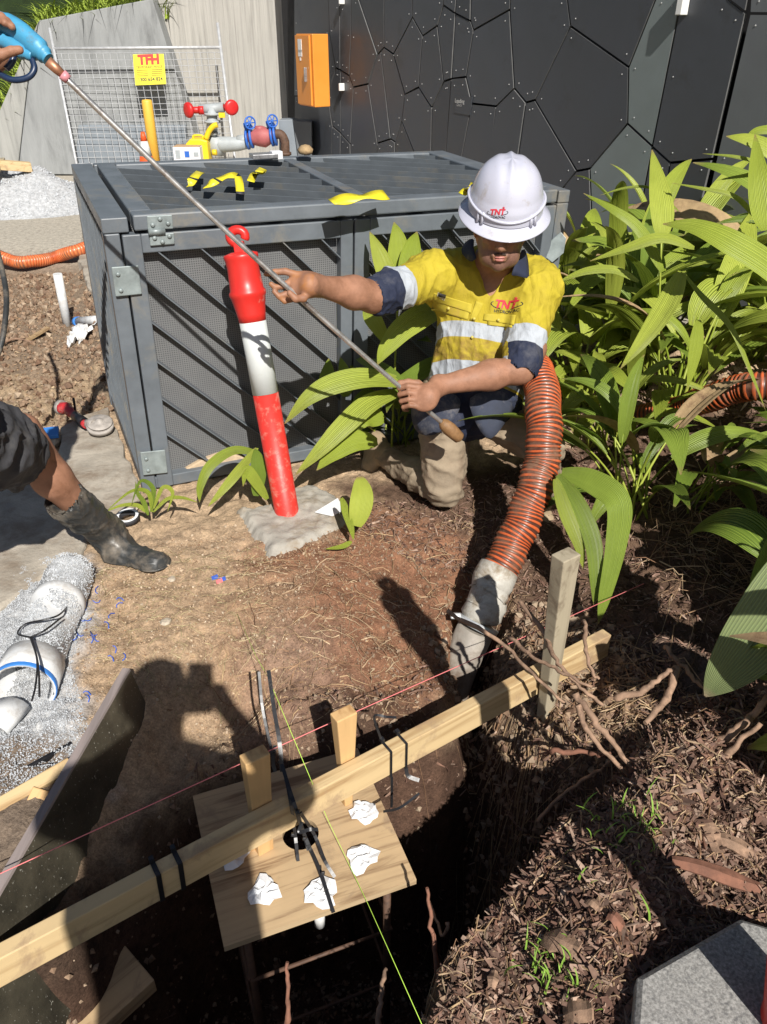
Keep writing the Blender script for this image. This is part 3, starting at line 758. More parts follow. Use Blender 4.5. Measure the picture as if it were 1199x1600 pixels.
def inset(P, g):
    n = len(P); c = sum(P) / n; out = []
    for i in range(n):
        a, b, d = P[i - 1], P[i], P[(i + 1) % n]
        e1, e2 = nrm(b - a), nrm(d - b)
        n1 = np.cross(wnrm, e1); n2 = np.cross(wnrm, e2)
        if n1 @ (c - (a + b) / 2) < 0: n1 = -n1
        if n2 @ (c - (b + d) / 2) < 0: n2 = -n2
        k = n1 + n2; k = k / max(.35, (k @ k) / 2); out.append(b + k * g)
    return out
for i, poly in enumerate(PAN):
    P = [PPl(u, v, wA, wnrm) for u, v in poly]
    P = [np.array([p[0], p[1], max(p[2], .01)]) for p in P]
    I = inset(P, .008 if i not in (41, 42) else .004)
    dz = rnd.uniform(-.004, .004)
    jit_ = nrm(wnrm + np.array([rnd.uniform(-.012, .012), 0, rnd.uniform(-.01, .01)]))
    c = sum(I) / len(I)
    I = [p - wnrm * ((p - c) @ (jit_ - wnrm)) * .6 + wnrm * dz for p in I]
    o = MB().prism([p + wnrm * .0 for p in I], wnrm * .022, 0, 1).build('wall_panel' if i else 'wall_panel', [PALE.get(i, 'dark_panel'), 'panel_edge'], wall)
    for p in inset(I, .05):
        riv.lathe([(.005, 0), (.004, .003)], p + wnrm * (.0225), wnrm, 6)
    for j in range(len(I)):
        a, b = inset(I, .05)[j - 1], inset(I, .05)[j]
        if np.linalg.norm(b - a) > .7: riv.lathe([(.005, 0), (.004, .003)], (a + b) / 2 + wnrm * .0225, wnrm, 6)
r_o = riv.build('rivets', 'rivet_metal', wall); r_o['kind'] = 'stuff'
def onwall(u, v, out=0.0): return PPl(u, v, wA + wnrm * out, wnrm)
for (u, v) in ((1068, 2), (534, 0), (534, 136)):
    p = onwall(u, v, .05); f = 1.0 if u > 900 else .5
    MB().box(p, (.045 * f, .06, .14 * f), (wd, wnrm, (0, 0, 1))).build('wall_bracket', 'white_label', wall, bevel=.004)
# small grey door sign
p0 = onwall(725, 165, .03)
sg = thing('door_sign', p0, 'small dark sign plate with faint white lettering on the black wall', 'sign')
MB().prism([onwall(u, v, .0235) for u, v in ((712, 150), (739, 152), (735, 180), (711, 176))], wnrm * .006).build('sign_plate', 'grey_panel', sg)
bpy.data.objects['sign_plate'].data.materials[0] = M['dark_panel'].copy(); 
def text_mesh(body, size, ext=.0, bold=0):
    cu = bpy.data.curves.new('txt', 'FONT'); cu.body = body; cu.size = size; cu.extrude = ext; cu.align_x = 'CENTER'; cu.align_y = 'CENTER'; cu.offset = bold; cu.resolution_u = 3
    o = bpy.data.objects.new('txt', cu); col.objects.link(o)
    dg = bpy.context.evaluated_depsgraph_get(); me = bpy.data.meshes.new_from_object(o.evaluated_get(dg))
    V = np.array([v.co[:] for v in me.vertices]).reshape(-1, 3); F = [tuple(p.vertices) for p in me.polygons]
    bpy.data.objects.remove(o); bpy.data.curves.remove(cu); bpy.data.meshes.remove(me); return V, F
def put_text(name, body, size, c, x, y, m, parent, bold=0, out=.001, shear=0):
    V, F = text_mesh(body, size, 0, bold); x = nrm(x); y = nrm(y); n = np.cross(x, y)
    W = np.asarray(c) + V[:, :1] * x + V[:, 1:2] * (y + x * shear) + n * out
    return MB().add(W, F).build(name, m, parent, recalc=False)
put_text('lettering', 'Loading', .045, onwall(718.5, 158, .0305), wd, (0, 0, 1), 'white_label', sg, out=.001)
put_text('lettering', 'Dock', .035, onwall(718, 164, .0305), wd, (0, 0, 1), 'rivet_metal', sg, out=.001)

# ------------------------------------------------------------------ orange switch box
Yo = 9.3
a_, b_, c_, d_ = PY(461, 52, Yo + .25), PY(488, 53, Yo), PY(488, 168, Yo), PY(462, 163, Yo + .25)
depthv = PY(513, 54, Yo + .1) - PY(488, 53, Yo)
zt, zb = b_[2], c_[2]
e1 = np.array([b_[0], Yo, 0]); e0 = np.array([a_[0], Yo + .35, 0]); e2 = np.array([PY(513, 54, Yo + .12)[0], Yo + .12, 0]); e3 = e0 + (e2 - e1)
ob = thing('switch_box', [(e0[0] + e2[0]) / 2, (e0[1] + e2[1]) / 2, zb], 'orange metal electrical box mounted high where concrete and black walls meet', 'electrical box')
mb_ = MB(); mb_.prism([e + np.array([0, 0, zb]) for e in (e0, e1, e2, e3)], (0, 0, zt - zb)); mb_.build('box_body', 'orange_paint', ob, bevel=.008)
dn = nrm(np.cross(e1 - e0, (0, 0, 1))); dn = dn if dn[1] < 0 else -dn
def oq(s, t, out=0): return e0 + (e1 - e0) * s + np.array([0, 0, zb + (zt - zb) * t]) + dn * out
MB().prism([oq(.04, .02, .002), oq(.90, .02, .002), oq(.90, .98, .002), oq(.04, .98, .002)], dn * .02).build('door', 'orange_paint', ob, bevel=.004)
dx_ = nrm(e1 - e0)
MB().box(oq(.68, .45, .035), (.022, .03, .13), (dx_, dn, (0, 0, 1))).build('handle', 'steel', ob, bevel=.004)
for k, (t, hh) in enumerate(((.84, .12), (.74, .06), (.66, .03))):
    MB().box(oq(.34, t, .024), (.09 if k < 2 else .03, .004, hh), (dx_, dn, (0, 0, 1))).build('label_plate', 'white_label', ob)

# ------------------------------------------------------------------ mesh fence panel
Fb, Ft = 10.35, 10.78
def fp(u, v):
    t = (v - 75) / 190; return PY(u, v, Ft + (Fb - Ft) * t)
TL, TR, BL, BR = fp(84, 76), fp(345, 74), fp(121, 262), fp(369, 262)
fence = thing('mesh_fence_panel', (BL + BR) / 2, 'galvanised wire mesh fence panel leaning by the concrete wall, yellow sign hung on it', 'fence panel')
up1, up2 = nrm(TL - BL), nrm(TR - BR)
for a, b in ((BL - up1 * .9, TL + up1 * .22), (BR - up2 * .9, TR + up2 * .26)): MB().tube([a, b], .017, 8).build('post', 'galvanised', fence)
MB().tube([TL, TR], .017, 8).build('top_rail', 'galvanised', fence)
wires = []
TLm, TRm = TL + (BL - TL) * .04, TR + (BR - TR) * .04
for k in range(25):
    t = k / 24; wires.append(MB().tube([TLm + (TRm - TLm) * t + np.array([.0, -.012, 0]), BL - up1 * .7 + (BR - BL - up2 * .0) * t + np.array([0, -.012, 0])], .0032, 4, caps=False, smooth=False))
for k in range(30):
    t = k / 29; a = TLm + (BL - up1 * .7 - TLm) * t; b = TRm + (BR - up2 * .7 - TRm) * t
    mid = (a + b) / 2 + np.array([0, -.02, -.012 * math.sin(k)])
    wires.append(MB().tube([a, mid, b], .0032, 4, caps=False, smooth=False))
for w_ in wires: w_.build('wire', 'galvanised', fence, recalc=False)
# hire sign
s0, s1, s2, s3 = [p + np.array([0, -.035, 0]) for p in (fp(209, 85), fp(257, 84), fp(261, 131), fp(213, 133))]
sign = thing('hire_sign', (s2 + s3) / 2, 'yellow fence hire sign with red letters wired to the mesh fence panel', 'sign')
MB().prism([s0, s1, s2, s3], (0, .004, 0)).build('sign_board', 'sign_yellow', sign)
sx, sy = nrm(s2 - s3), nrm(s0 - s3); sw, sh = np.linalg.norm(s2 - s3), np.linalg.norm(s0 - s3)
sn = np.cross(sx, sy)
def sp(a, b): return s3 + (s2 - s3) * a + (s0 - s3) * b
put_text('lettering', 'TFH', sh * .42, sp(.5, .80), sx, sy, 'sign_red', sign, bold=.008, out=.003)
put_text('lettering', 'TEMPORARY FENCE', sw * .095, sp(.5, .57), sx, sy, 'print_dark', sign, out=.003)
put_text('lettering', '1300 654 824', sw * .145, sp(.5, .17), sx, sy, 'print_dark', sign, bold=.001, out=.003)
for k in range(4):
    for s in (-1, 1): MB().box(sp(.5 + s * .24, .48 - k * .06) + sn * .003, (sw * .36, sh * .012, .001), (sx, sy, sn)).build('printed_line', 'print_dark', sign)

# ------------------------------------------------------------------ yellow post, cone, hydrant pipes and bits behind the cage
p = PY(241, 240, 9.9)
MBp = thing('safety_post', (p[0], 9.9, 0), 'thick yellow steel post standing behind the mesh fence', 'post')
zt_ = PY(234, 156, 9.9)[2]
MB().lathe([(.058, 0), (.058, zt_ - .02), (.05, zt_), (.0, zt_ + .006)], (p[0], 9.9, 0), (-.0, 0, 1), 20).build('post_tube', 'yellow_post', MBp)
MB().lathe([(.09, 0), (.09, .015)], (p[0], 9.9, 0), n=16).build('base_flange', 'yellow_post', MBp)
p = PY(229, 247, 9.6)
cone = thing('traffic_cone', (p[0], 9.6, 0), 'orange and white traffic cone left of the yellow post', 'cone')
zc = PY(224, 206, 9.6)[2]
def cone_part(z0, z1, m, nme):
    r = lambda z: .02 + (zc - z) / zc * .13
    MB().lathe([(r(z0), z0), (r(z1), z1)], (p[0], 9.6, 0), n=20).build(nme, m, cone)
cone_part(zc * .86, zc, 'cone_orange', 'cone_top'); cone_part(zc * .63, zc * .86, 'white_sleeve', 'reflective_band'); cone_part(.03, zc * .63, 'cone_orange', 'cone_body')
MB().box((p[0], 9.6, .016), (.36, .36, .03)).build('base', 'cone_orange', cone, bevel=.01)
Yh = 9.75
def hp(u, v, y=Yh): return PY(u, v, y)
hyd = thing('hydrant_booster', hp(340, 250) * [1, 1, 0], 'grey hydrant pipework with two red hose outlets, behind the mesh fence', 'pipework')
MB().tube([hp(338, 242), hp(338, 214)], .085, 16).build('riser', 'pipe_grey', hyd)
MB().tube([hp(334, 222) , hp(346, 226), hp(372, 225), hp(392, 222)], [.075, .085, .075, .06], 16).build('cross_pipe', 'pipe_grey', hyd)
MB().tube([hp(331, 212), hp(332, 168)], [.065, .055], 16).build('stem', 'pipe_grey', hyd)
for v in (178, 190, 208): MB().lathe([(.09, -.012), (.09, .012)], hp(332, v), n=16).build('flange', 'pipe_grey', hyd)
MB().tube([hp(312, 171), hp(350, 168)], .05, 14).build('tee', 'pipe_grey', hyd)
for s, (u0, u1, v) in enumerate(((295, 320, 172), (362, 350, 168))):
    a = hp(u0, v, Yh - .05); b = hp(u1, v, Yh)
    MB().tube([b, a], .035, 12).build('outlet_neck', 'red_handle', hyd)
    ax = nrm((a - b) * [1, 1, 1] + np.array([0, -.12, 0]))
    MB().lathe([(.0, .03), (.05, .03), (.075, .02), (.08, 0), (.075, -.02), (.0, -.03)], a, ax, 20).build('outlet_cap', 'red_handle', hyd)
MB().lathe([(.045, -.03), (.045, .03)], hp(315, 172, Yh - .02), nrm(hp(320, 172) - hp(300, 172)), 12).build('coupling', 'red_handle', hyd)
MB().box(hp(347, 180, Yh - .08), (.07, .02, .05)).build('tag_plate', 'yellow_plastic', hyd, bevel=.003)
val = thing('valve_set', hp(408, 250) * [1, 1, 0], 'pink double check valve with two blue handwheels on a grey pipe', 'valve')
MB().tube([hp(372, 221), hp(390, 217)], .06, 14).build('inlet_pipe', 'pipe_grey', val)
MB().tube([hp(389, 217), hp(396, 216), hp(404, 214), hp(414, 214), hp(424, 213), hp(429, 213)], [.07, .075, .10, .11, .075, .07], 20).build('valve_body', 'valve_pink', val)
MB().lathe([(.055, 0), (.055, .05), (.04, .06)], hp(406, 206), (0, 0, 1), 16).build('bonnet', 'valve_pink', val)
for u, v in ((387, 218), (393, 216), (425, 213), (430, 212)):
    MB().lathe([(.105, -.012), (.105, .012)], hp(u, v), nrm(hp(430, 212) - hp(390, 217)), 16).build('flange', 'blue_handle', val)
for u, v, w_ in ((382, 198, 391), (417, 195, 426)):
    MB().tube([hp(u, v), hp(u + 10, v - 3)], .038, 12).build('gearbox', 'blue_handle', val)
    c = hp(w_, v - 6, Yh - .05); ax = nrm((.55, -.8, .1)); t1 = nrm(np.cross(ax, (0, 0, 1))); t2 = np.cross(ax, t1)
    ring = [c + (t1 * math.cos(a) + t2 * math.sin(a)) * .062 for a in np.linspace(0, 2 * np.pi, 21)]
    hw = MB().tube(ring, .009, 6, caps=False).build('handwheel', 'blue_handle', val)
    for k in range(3):
        a = k * math.pi / 3; d = (t1 * math.cos(a) + t2 * math.sin(a)) * .06; MB().tube([c - d, c + d], .006, 5).build('spoke', 'blue_handle', hw)
    MB().tube([hp(u + 5, v), hp(u + 8, 212)], .02, 8).build('valve_stem', 'black_plastic', val)
rp = thing('rusty_pipe', hp(446, 246) * [1, 1, 0], 'brown rusted elbow pipe dropping right of the pink valve', 'pipe')
MB().tube(catmull([hp(429, 210), hp(438, 210), hp(444, 218), hp(446, 232), hp(446, 290)], 6), .05, 14).build('elbow', 'rust_steel', rp)
MB().lathe([(.07, -.015), (.07, .015)], hp(446, 240), n=14).build('collar', 'rust_steel', rp)
cab = thing('grey_cabinet', hp(462, 250, 9.6) * [1, 1, 0], 'low slanted blue-grey steel cabinet at the end of the black wall', 'cabinet')
MB().prism([PY(u, v, 9.9) for u, v in ((437, 270), (436, 188), (457, 187), (468, 270))], (.0, .25, 0)).build('front_panel', 'grey_cabinet', cab, bevel=.005)
MB().prism([PY(u, v, 9.92) for u, v in ((469, 270), (458, 188), (487, 191), (488, 270))], (0, .25, 0)).build('side_panel', 'grey_panel', cab, bevel=.005)
bx = thing('cardboard_box', hp(291, 245, 9.4) * [1, 1, 0], 'white printed cardboard carton behind the cage beside the yellow can', 'box')
zb_ = hp(271, 262, 9.4)[2]; zt_ = hp(271, 230, 9.4)[2]; xa, xb = hp(271, 240, 9.4)[0], hp(313, 240, 9.4)[0]
MB().box(((xa + xb) / 2, 9.5, (zt_ + 0) / 2), (xb - xa, .2, zt_)).build('carton', 'cardboard_white', bx, bevel=.004)
MB().box(((xa + xb) / 2, 9.5, zt_ + .003), (xb - xa - .01, .19, .006)).build('lid_flap', 'cardboard', bx)
for k in range(3): MB().box((xa + .05 + k * .1, 9.397, zt_ - .07), (.05, .004, .08 - .02 * k)).build('printed_mark', 'blue_handle' if k == 1 else 'pipe_grey', bx)
yc = thing('yellow_can', hp(312, 245, 9.5) * [1, 1, 0], 'yellow plastic can with spout standing behind the white carton', 'can')
x0, x1 = hp(291, 240, 9.55)[0], hp(326, 240, 9.55)[0]; zt2 = hp(300, 217, 9.55)[2]
MB().prism([np.array([x, 9.55, z]) for x, z in ((x0, 0), (x1, 0), (x1, zt2 - .02), ((x0 * .3 + x1 * .7), zt2), (x0 * .75 + x1 * .25, zt2), (x0, zt2 - .06))], (0, .2, 0)).build('can_body', 'yellow_plastic', yc, bevel=.015)
MB().tube(catmull([hp(322, 217, 9.62), hp(327, 205, 9.62), hp(334, 197, 9.62), hp(340, 195, 9.62)], 5), [.03] * 16, 10).build('spout', 'yellow_plastic', yc)
MB().tube(catmull([hp(302, 217, 9.6), hp(303, 212, 9.6), hp(316, 212, 9.6), hp(317, 217, 9.6)], 4), .012, 8).build('carry_handle', 'yellow_plastic', yc)
MB().lathe([(.03, 0), (.03, .05)], hp(332, 238, 9.5), (1, 0, 0), 10).build('tap', 'yellow_plastic', yc)

# gravel pile, far left
def gravel_pile():
    c = PZ(20, 330)[:2]; 
    def hh(x, y):
        d = np.sqrt(((x - c[0] + .25) / 1.35) ** 2 + ((y - c[1] - .35) / .85) ** 2)
        return np.clip(1 - d, 0, 1) * .50 * (1 + .25 * fbm(x * 2, y * 2, seed=8, o=3)) - .012
    g1 = np.linspace(c[0] - 2.0, c[0] + 1.4, 110); g2 = np.linspace(c[1] - .8, c[1] + 1.5, 80)
    A, B = np.meshgrid(g1, g2); Z = hh(A, B) + fbm(A * 14, B * 14, seed=9, o=3) * .008; V = np.stack([A.ravel(), B.ravel(), Z.ravel()], 1); n = len(g1)
    i = (np.arange(len(g2) - 1)[:, None] * n + np.arange(n - 1)[None]).ravel(); F = np.stack([i, i + 1, i + n + 1, i + n], 1)
    keep = V[F, 2].max(1) > -.005
    pile = thing('gravel_pile', (c[0], c[1], 0), 'heap of pale blue-grey crushed gravel at the left behind the trench', 'gravel heap')
    npmesh('heap', V, F[keep], 'gravel_base', pile, smooth=True)
    Np = 9000; x = rng.uniform(g1[0], g1[-1], Np); y = rng.uniform(g2[0], g2[-1], Np); z = hh(x, y); k = z > .0; x, y, z = x[k], y[k], z[k]; n_ = len(x)
    s = rng.uniform(.012, .028, n_)[:, None] * rng.uniform(.7, 1.3, (n_, 3))
    VV, FF = scatter(OCT_V, OCT_F, np.stack([x, y, z], 1), s, randrot(n_, 1.0)); npmesh('stones', VV, FF, 'gravel', pile, kind='stuff')
mat('gravel_base', (.43, .44, .45), .95, .35, 30, .9, .012, 60)
gravel_pile()
tm = MB().box(PY(8, 258, 8.8), (.5, .12, .09), (nrm((1, .5, -.15)), nrm((-.5, 1, 0)), (0, 0, 1))).build('timber_offcut', 'pine', origin=PY(8, 258, 8.8), bevel=.004)
tag(tm, 'pale timber offcut on top of the gravel heap at the left edge', 'timber')
tm = MB().bar(PY(-16, 284, 8.3), PY(4, 250, 9.0), .06, .05).build('timber_offcut', 'old_peg', origin=PY(0, 262, 8.6), bevel=.004)
tag(tm, 'grey timber length lying against the concrete wall at the left edge', 'timber')

# ------------------------------------------------------------------ the louvred steel cage
Ec, Fc_ = PZ(224, 771), PZ(172, 628)
th = R(23.1); ce = np.array([math.cos(th), math.sin(th), 0]); cw = np.array([-math.sin(th), math.cos(th), 0])
Lc, Wc = 1.88, 1.13
fitA = Ec + np.array([0, 0, 1.08])
def near_ray(u, v, P):
    r = nrm(ray(u, v)); return ORG + r * ((P - ORG) @ r)
tA = near_ray(157, 342, fitA); tB = near_ray(111, 256, fitA + cw * Wc); tC = near_ray(692, 235, fitA + cw * Wc + ce * Lc); tD = near_ray(892, 297, fitA + ce * Lc)
bA = Ec; bB = Fc_; bD = Ec + ce * Lc; bC = bD + cw * Wc
def cg(u, w, t, o=0.0):      # u along the front, w to the back, t up (all 0..1), o metres out of the front
    B_ = bA * (1 - u) * (1 - w) + bD * u * (1 - w) + bB * (1 - u) * w + bC * u * w
    T_ = tA * (1 - u) * (1 - w) + tD * u * (1 - w) + tB * (1 - u) * w + tC * u * w
    return B_ + (T_ - B_) * t - cw * o
cage = thing('steel_cage', (bA + bD + bB + bC) / 4, 'dark grey louvred steel cage enclosure with hinged lid behind the worker', 'cage')
Hc = np.linalg.norm(tA - bA); dl = 1 / Lc; dw = 1 / Wc; dh = 1 / Hc
def cbox(name, u0, u1, w0, w1, t0, t1, m='cage_paint', parent=cage, bev=.004, o=0):
    P = [cg(u, w, t, o) for t in (t0, t1) for u, w in ((u0, w0), (u1, w0), (u1, w1), (u0, w1))]
    return MB().add(P, [(3, 2, 1, 0), (4, 5, 6, 7), (0, 1, 5, 4), (1, 2, 6, 5), (2, 3, 7, 6), (3, 0, 4, 7)]).build(name, m, parent, bevel=bev)
pw = .055
# posts and fixed frame
for u0, w0 in ((0, 0), (1 - pw * dl, 0), (0, 1 - pw * dw), (1 - pw * dl, 1 - pw * dw)):
    cbox('corner_post', u0, u0 + pw * dl, w0, w0 + pw * dw, 0, 1 - .052 * dh)
cbox('top_rail', 0, pw * dl * 1.6, 0, 1, 1 - .05 * dh, 1)
cbox('top_rail', 1 - pw * dl, 1, 0, 1, 1 - .05 * dh, 1)
cbox('top_rail', pw * dl * 1.7, 1 - pw * dl * 1.1, 1 - .05 * dw, 1, 1 - .05 * dh, 1)
cbox('bottom_rail', pw * dl, 1 - pw * dl, 0.002, .05 * dw, .01, .06 * dh)
cbox('bottom_rail', .002, .05 * dl, pw * dw, 1 - pw * dw, .0, .06 * dh)
cbox('bottom_rail', 1 - .05 * dl, .998, pw * dw, 1 - pw * dw, .0, .06 * dh)
# hinged front panels: two bays
u_a, u_m, u_b = .062 * dl, .485, 1 - .06 * dl
ztp = 1 - .058 * dh
for (ua, ub, nm) in ((u_a, u_m, 0), (u_m + .004, u_b, 1)):
    g = .05 * dl
    cbox('door_stile', ua, ua + g * 1.25, -.004 * dw, .045 * dw, .012, ztp)
    cbox('door_stile', ub - g, ub, -.004 * dw, .045 * dw, .012, ztp)
    cbox('door_rail', ua + g * 1.25, ub - g, -.004 * dw, .045 * dw, ztp - .065 * dh, ztp)
    cbox('door_rail', ua + g * 1.25, ub - g, -.004 * dw, .045 * dw, .012, .012 + .05 * dh)
    cbox('perforated_panel', ua + g * 1.25, ub - g, .046 * dw, .050 * dw, .012, ztp, 'perforated_sheet', bev=0)
    # diagonal blades, falling to the right at 45 degrees
    W_ = (ub - ua) * Lc; x0, x1 = (ua + g * 1.25) * Lc, (ub - g) * Lc; z0, z1 = .012 * Hc + .05, ztp * Hc - .065
    k = -8
    for k in range(-7, 8):
        zz = 1.00 - .152 * k              # height of the blade line at x0
        pts = []
        sl = -1.0
        a0, a1 = x0, x1
        if zz > z1: a0 = x0 + (zz - z1)
        if zz + sl * (x1 - x0) < z0: a1 = x0 + (zz - z0)
        if a1 - a0 < .03: continue
        A = cg(a0 / Lc, 0, (zz - (a0 - x0)) / Hc); B = cg(a1 / Lc, 0, (zz - (a1 - x0)) / Hc)
        MB().add([A, B, B + cw * .038, A + cw * .038] + [q + np.array([0, 0, .006]) for q in (A, B, B + cw * .038, A + cw * .038)],
                 [(0, 1, 2, 3), (7, 6, 5, 4), (0, 4, 5, 1), (1, 5, 6, 2), (2, 6, 7, 3), (3, 7, 4, 0)]).build('louvre_blade', 'cage_paint', cage)
# left side panel: slanted blades seen nearly edge on
cbox('perforated_panel', .05 * dl, .052 * dl, pw * dw, 1 - pw * dw, .06 * dh, 1 - .055 * dh, 'perforated_sheet', bev=0)
for k in range(13):
    w = (pw + .035 + k * (Wc - 2 * pw - .04) / 12.4) * dw
    P = [cg(u, w + s, t) for t in (.06 * dh, 1 - .055 * dh) for u, s in ((.004 * dl, 0), (.042 * dl, .006 * dw), (.042 * dl, .014 * dw), (.004 * dl, .008 * dw))]
    MB().add(P, [(3, 2, 1, 0), (4, 5, 6, 7), (0, 1, 5, 4), (1, 2, 6, 5), (2, 3, 7, 6), (3, 0, 4, 7)]).build('louvre_blade', 'cage_paint', cage)
# right and back closing panels
cbox('perforated_panel', 1 - .052 * dl, 1 - .05 * dl, pw * dw, 1 - pw * dw, .06 * dh, 1 - .055 * dh, 'perforated_sheet', bev=0)
cbox('perforated_panel', pw * dl, 1 - pw * dl, 1 - .04 * dw, 1 - .036 * dw, .02, 1 - .055 * dh, 'perforated_sheet', bev=0)
# lid
lt = 1 + .008 * dh; lb = 1 - .045 * dh
l0, l1, w0_, w1_ = .105 * dl, 1 - .07 * dl, -.012 * dw, 1 - .06 * dw
lid = cbox('lid_frame', l0, l1, w0_, .062 * dw, lb, lt, bev=.006)
cbox('lid_frame', l0, l0 + .075 * dl, .064 * dw, w1_, lb, lt, bev=.006)
cbox('lid_frame', l1 - .06 * dl, l1, .064 * dw, w1_, lb, lt, bev=.006)
cbox('lid_frame', l0 + .077 * dl, l1 - .062 * dl, w1_ - .05 * dw, w1_, lb, lt, bev=.006)
um = .512
cbox('lid_bar', um, um + .05 * dl, .064 * dw, w1_ - .052 * dw, lb, lt - .002, bev=.005)
for (ua, ub) in ((l0 + .077 * dl, um - .002), (um + .052 * dl, l1 - .062 * dl)):
    X0, X1, W0, W1 = ua * Lc, ub * Lc, .064, (w1_ * Wc) - .052
    # blades run from back-left to front-right
    for k in range(-4, 14):
        c = -.0 + k * .152
        pts = []
        # line: w = c + W0 - .62*(x-X0)... clipped to the opening
        sl = -.62; wl = W1 + .55 - c
        def wx(x): return wl + sl * (x - X0)
        a, b = X0, X1
        if wx(a) > W1: a = X0 + (wl - W1) / -sl
        if wx(b) < W0: b = X0 + (wl - W0) / -sl
        if b - a < .05: continue
        A, B = cg(a / Lc, wx(a) / Wc, lt - .006 * dh), cg(b / Lc, wx(b) / Wc, lt - .006 * dh)
        n_ = nrm(np.cross(B - A, (0, 0, 1))) * .004
        dn_ = np.array([0, 0, -.085]) + nrm(np.cross((0, 0, 1), B - A)) * .03
        MB().add([A - n_, A + n_, B + n_, B - n_] + [q + dn_ for q in (A - n_, A + n_, B + n_, B - n_)],
                 [(0, 1, 2, 3), (7, 6, 5, 4), (0, 4, 5, 1), (1, 5, 6, 2), (2, 6, 7, 3), (3, 7, 4, 0)]).build('lid_blade', 'cage_paint', cage)
# hinge plates
def plate(u0, v0, u1, v1, nm='hinge_plate', out=.006, uv=None):
    pl = cg(.1, 0, .5) - cw * .012; n = -cw
    P = [PPl(u, v, pl, n) for u, v in (uv or ((u0, v0), (u1, v0), (u1, v1), (u0, v1)))]
    o = MB().prism(P, n * out).build(nm, 'cage_bracket', cage, bevel=.003)
    return o, P, n
def bolts(o, P, n, sts):
    for s, t in sts:
        c = (P[0] * (1 - s) + P[1] * s) * (1 - t) + (P[3] * (1 - s) + P[2] * s) * t + n * .006
        MB().lathe([(.008, 0), (.008, .004), (.005, .007), (0, .007)], c, n, 8).build('bolt', 'cage_bracket', o)
o, P, n = plate(0, 0, 0, 0, uv=((229, 337), (269, 335), (271, 357), (231, 359))); bolts(o, P, n, ((.2, .65), (.5, .25), (.8, .6)))
o, P, n = plate(0, 0, 0, 0, uv=((233, 367), (272, 363), (273, 381), (235, 384))); bolts(o, P, n, ((.2, .3), (.5, .7), (.8, .25)))
MB().tube([cg(.1, 0, .5) * 0 + PPl(232, 363, cg(.1, 0, .5) - cw * .02, -cw), PPl(258, 361, cg(.1, 0, .5) - cw * .02, -cw)], .012, 10).build('hinge_pin', 'cage_bracket', cage)
o, P, n = plate(0, 0, 0, 0, uv=((174, 417), (216, 414), (222, 459), (181, 463))); bolts(o, P, n, ((.2, .25), (.22, .8)))
o, P, n = plate(0, 0, 0, 0, uv=((219, 706), (258, 702), (262, 738), (224, 742))); bolts(o, P, n, ((.2, .3), (.22, .8)))
pl_ = cg(.95, 0, .7)
ptd = [near_ray(u, v, pl_) for u, v in ((852, 402), (858, 378), (876, 362), (884, 372), (880, 395), (862, 410))]
MB().prism(ptd, -cw * .006).build('latch_plate', 'cage_bracket', cage, bevel=.003)
# sawdust drift behind the bottom rail
dd = [cg(u / Lc, .02, t / Hc) for u, t in ((.13, .05), (.46, .05), (.40, .085), (.33, .105), (.25, .09), (.18, .06))]
mat('sand', (.50, .38, .25), .95, .15, 60, .5, .003)
tag(MB().prism([q for q in dd], cw * .028).build('sand_drift', 'sand', origin=dd[0], bevel=.006), 'small drift of pale sand behind the bottom rail of the cage front', 'sand')

# caution tape scraps on the lid
def ribbon(name, pts, w, m, label, cat, th_=.0025, up=(.25, -.35, 1), stripes=True):
    C = catmull([np.asarray(q, float) for q in pts], 5); V, F = [], []
    for i, c in enumerate(C):
        d = nrm(C[min(i + 1, len(C) - 1)] - C[max(i - 1, 0)]); s = nrm(np.cross(d, nrm(np.asarray(up, float) + np.array([.15 * math.sin(i * .5), .3 * math.cos(i * .7), 0])))) * w / 2
        V += [c - s, c + s]
    F = [(2 * i, 2 * i + 1, 2 * i + 3, 2 * i + 2) for i in range(len(C) - 1)]
    mb = MB().add(V, F, 0, True)
    if stripes: mb.m = [1 if i % 9 == 6 else 0 for i in range(len(F))]
    o = mb.build(name, [m, 'print_dark'], origin=C[0]); sf = o.modifiers.new('t', 'SOLIDIFY'); sf.thickness = th_
    return tag(o, label, cat)
zl = lambda u, v, dz=0: PZ(u, v, 1.10 + dz)
ribbon('caution_tape', [zl(293, 291), zl(300, 282, .02), zl(308, 272, .03), zl(314, 268)], .035, 'caution_yellow', 'short strip of yellow and black caution tape, leftmost on the cage lid', 'tape')
ribbon('caution_tape', [zl(318, 293), zl(335, 284, .02), zl(352, 276, .03), zl(370, 274, .03), zl(374, 285, .01), zl(376, 303, -.02)], .032, 'caution_yellow', 'looped caution tape with one striped end hanging between lid blades', 'tape')
ribbon('caution_tape', [zl(392, 283), zl(398, 272, .01), zl(407, 270, .03), zl(412, 263, .03), zl(405, 268, .05)], .03, 'caution_yellow', 'crumpled brownish caution tape scrap right of the looped one', 'tape')
ribbon('caution_tape', [zl(518, 315), zl(545, 310, .005), zl(575, 306, .01), zl(604, 304, .005)], .05, 'caution_yellow', 'flat plain yellow tape strip lying on the front rim of the lid', 'tape', stripes=False)
ribbon('caution_tape', [zl(722, 303), zl(730, 297, .01), zl(738, 293, .03), zl(742, 287, .03)], .03, 'caution_yellow', 'small yellow tape scrap on the lid close to the hard hat', 'tape')
o = MB().box(PZ(412, 243, 1.12), (.12, .08, .02), (ce, cw, (0, 0, 1))).build('metal_offcut', 'steel', origin=PZ(412, 243, 1.12), bevel=.003); tag(o, 'small grey metal offcut on the back edge of the cage lid', 'offcut')
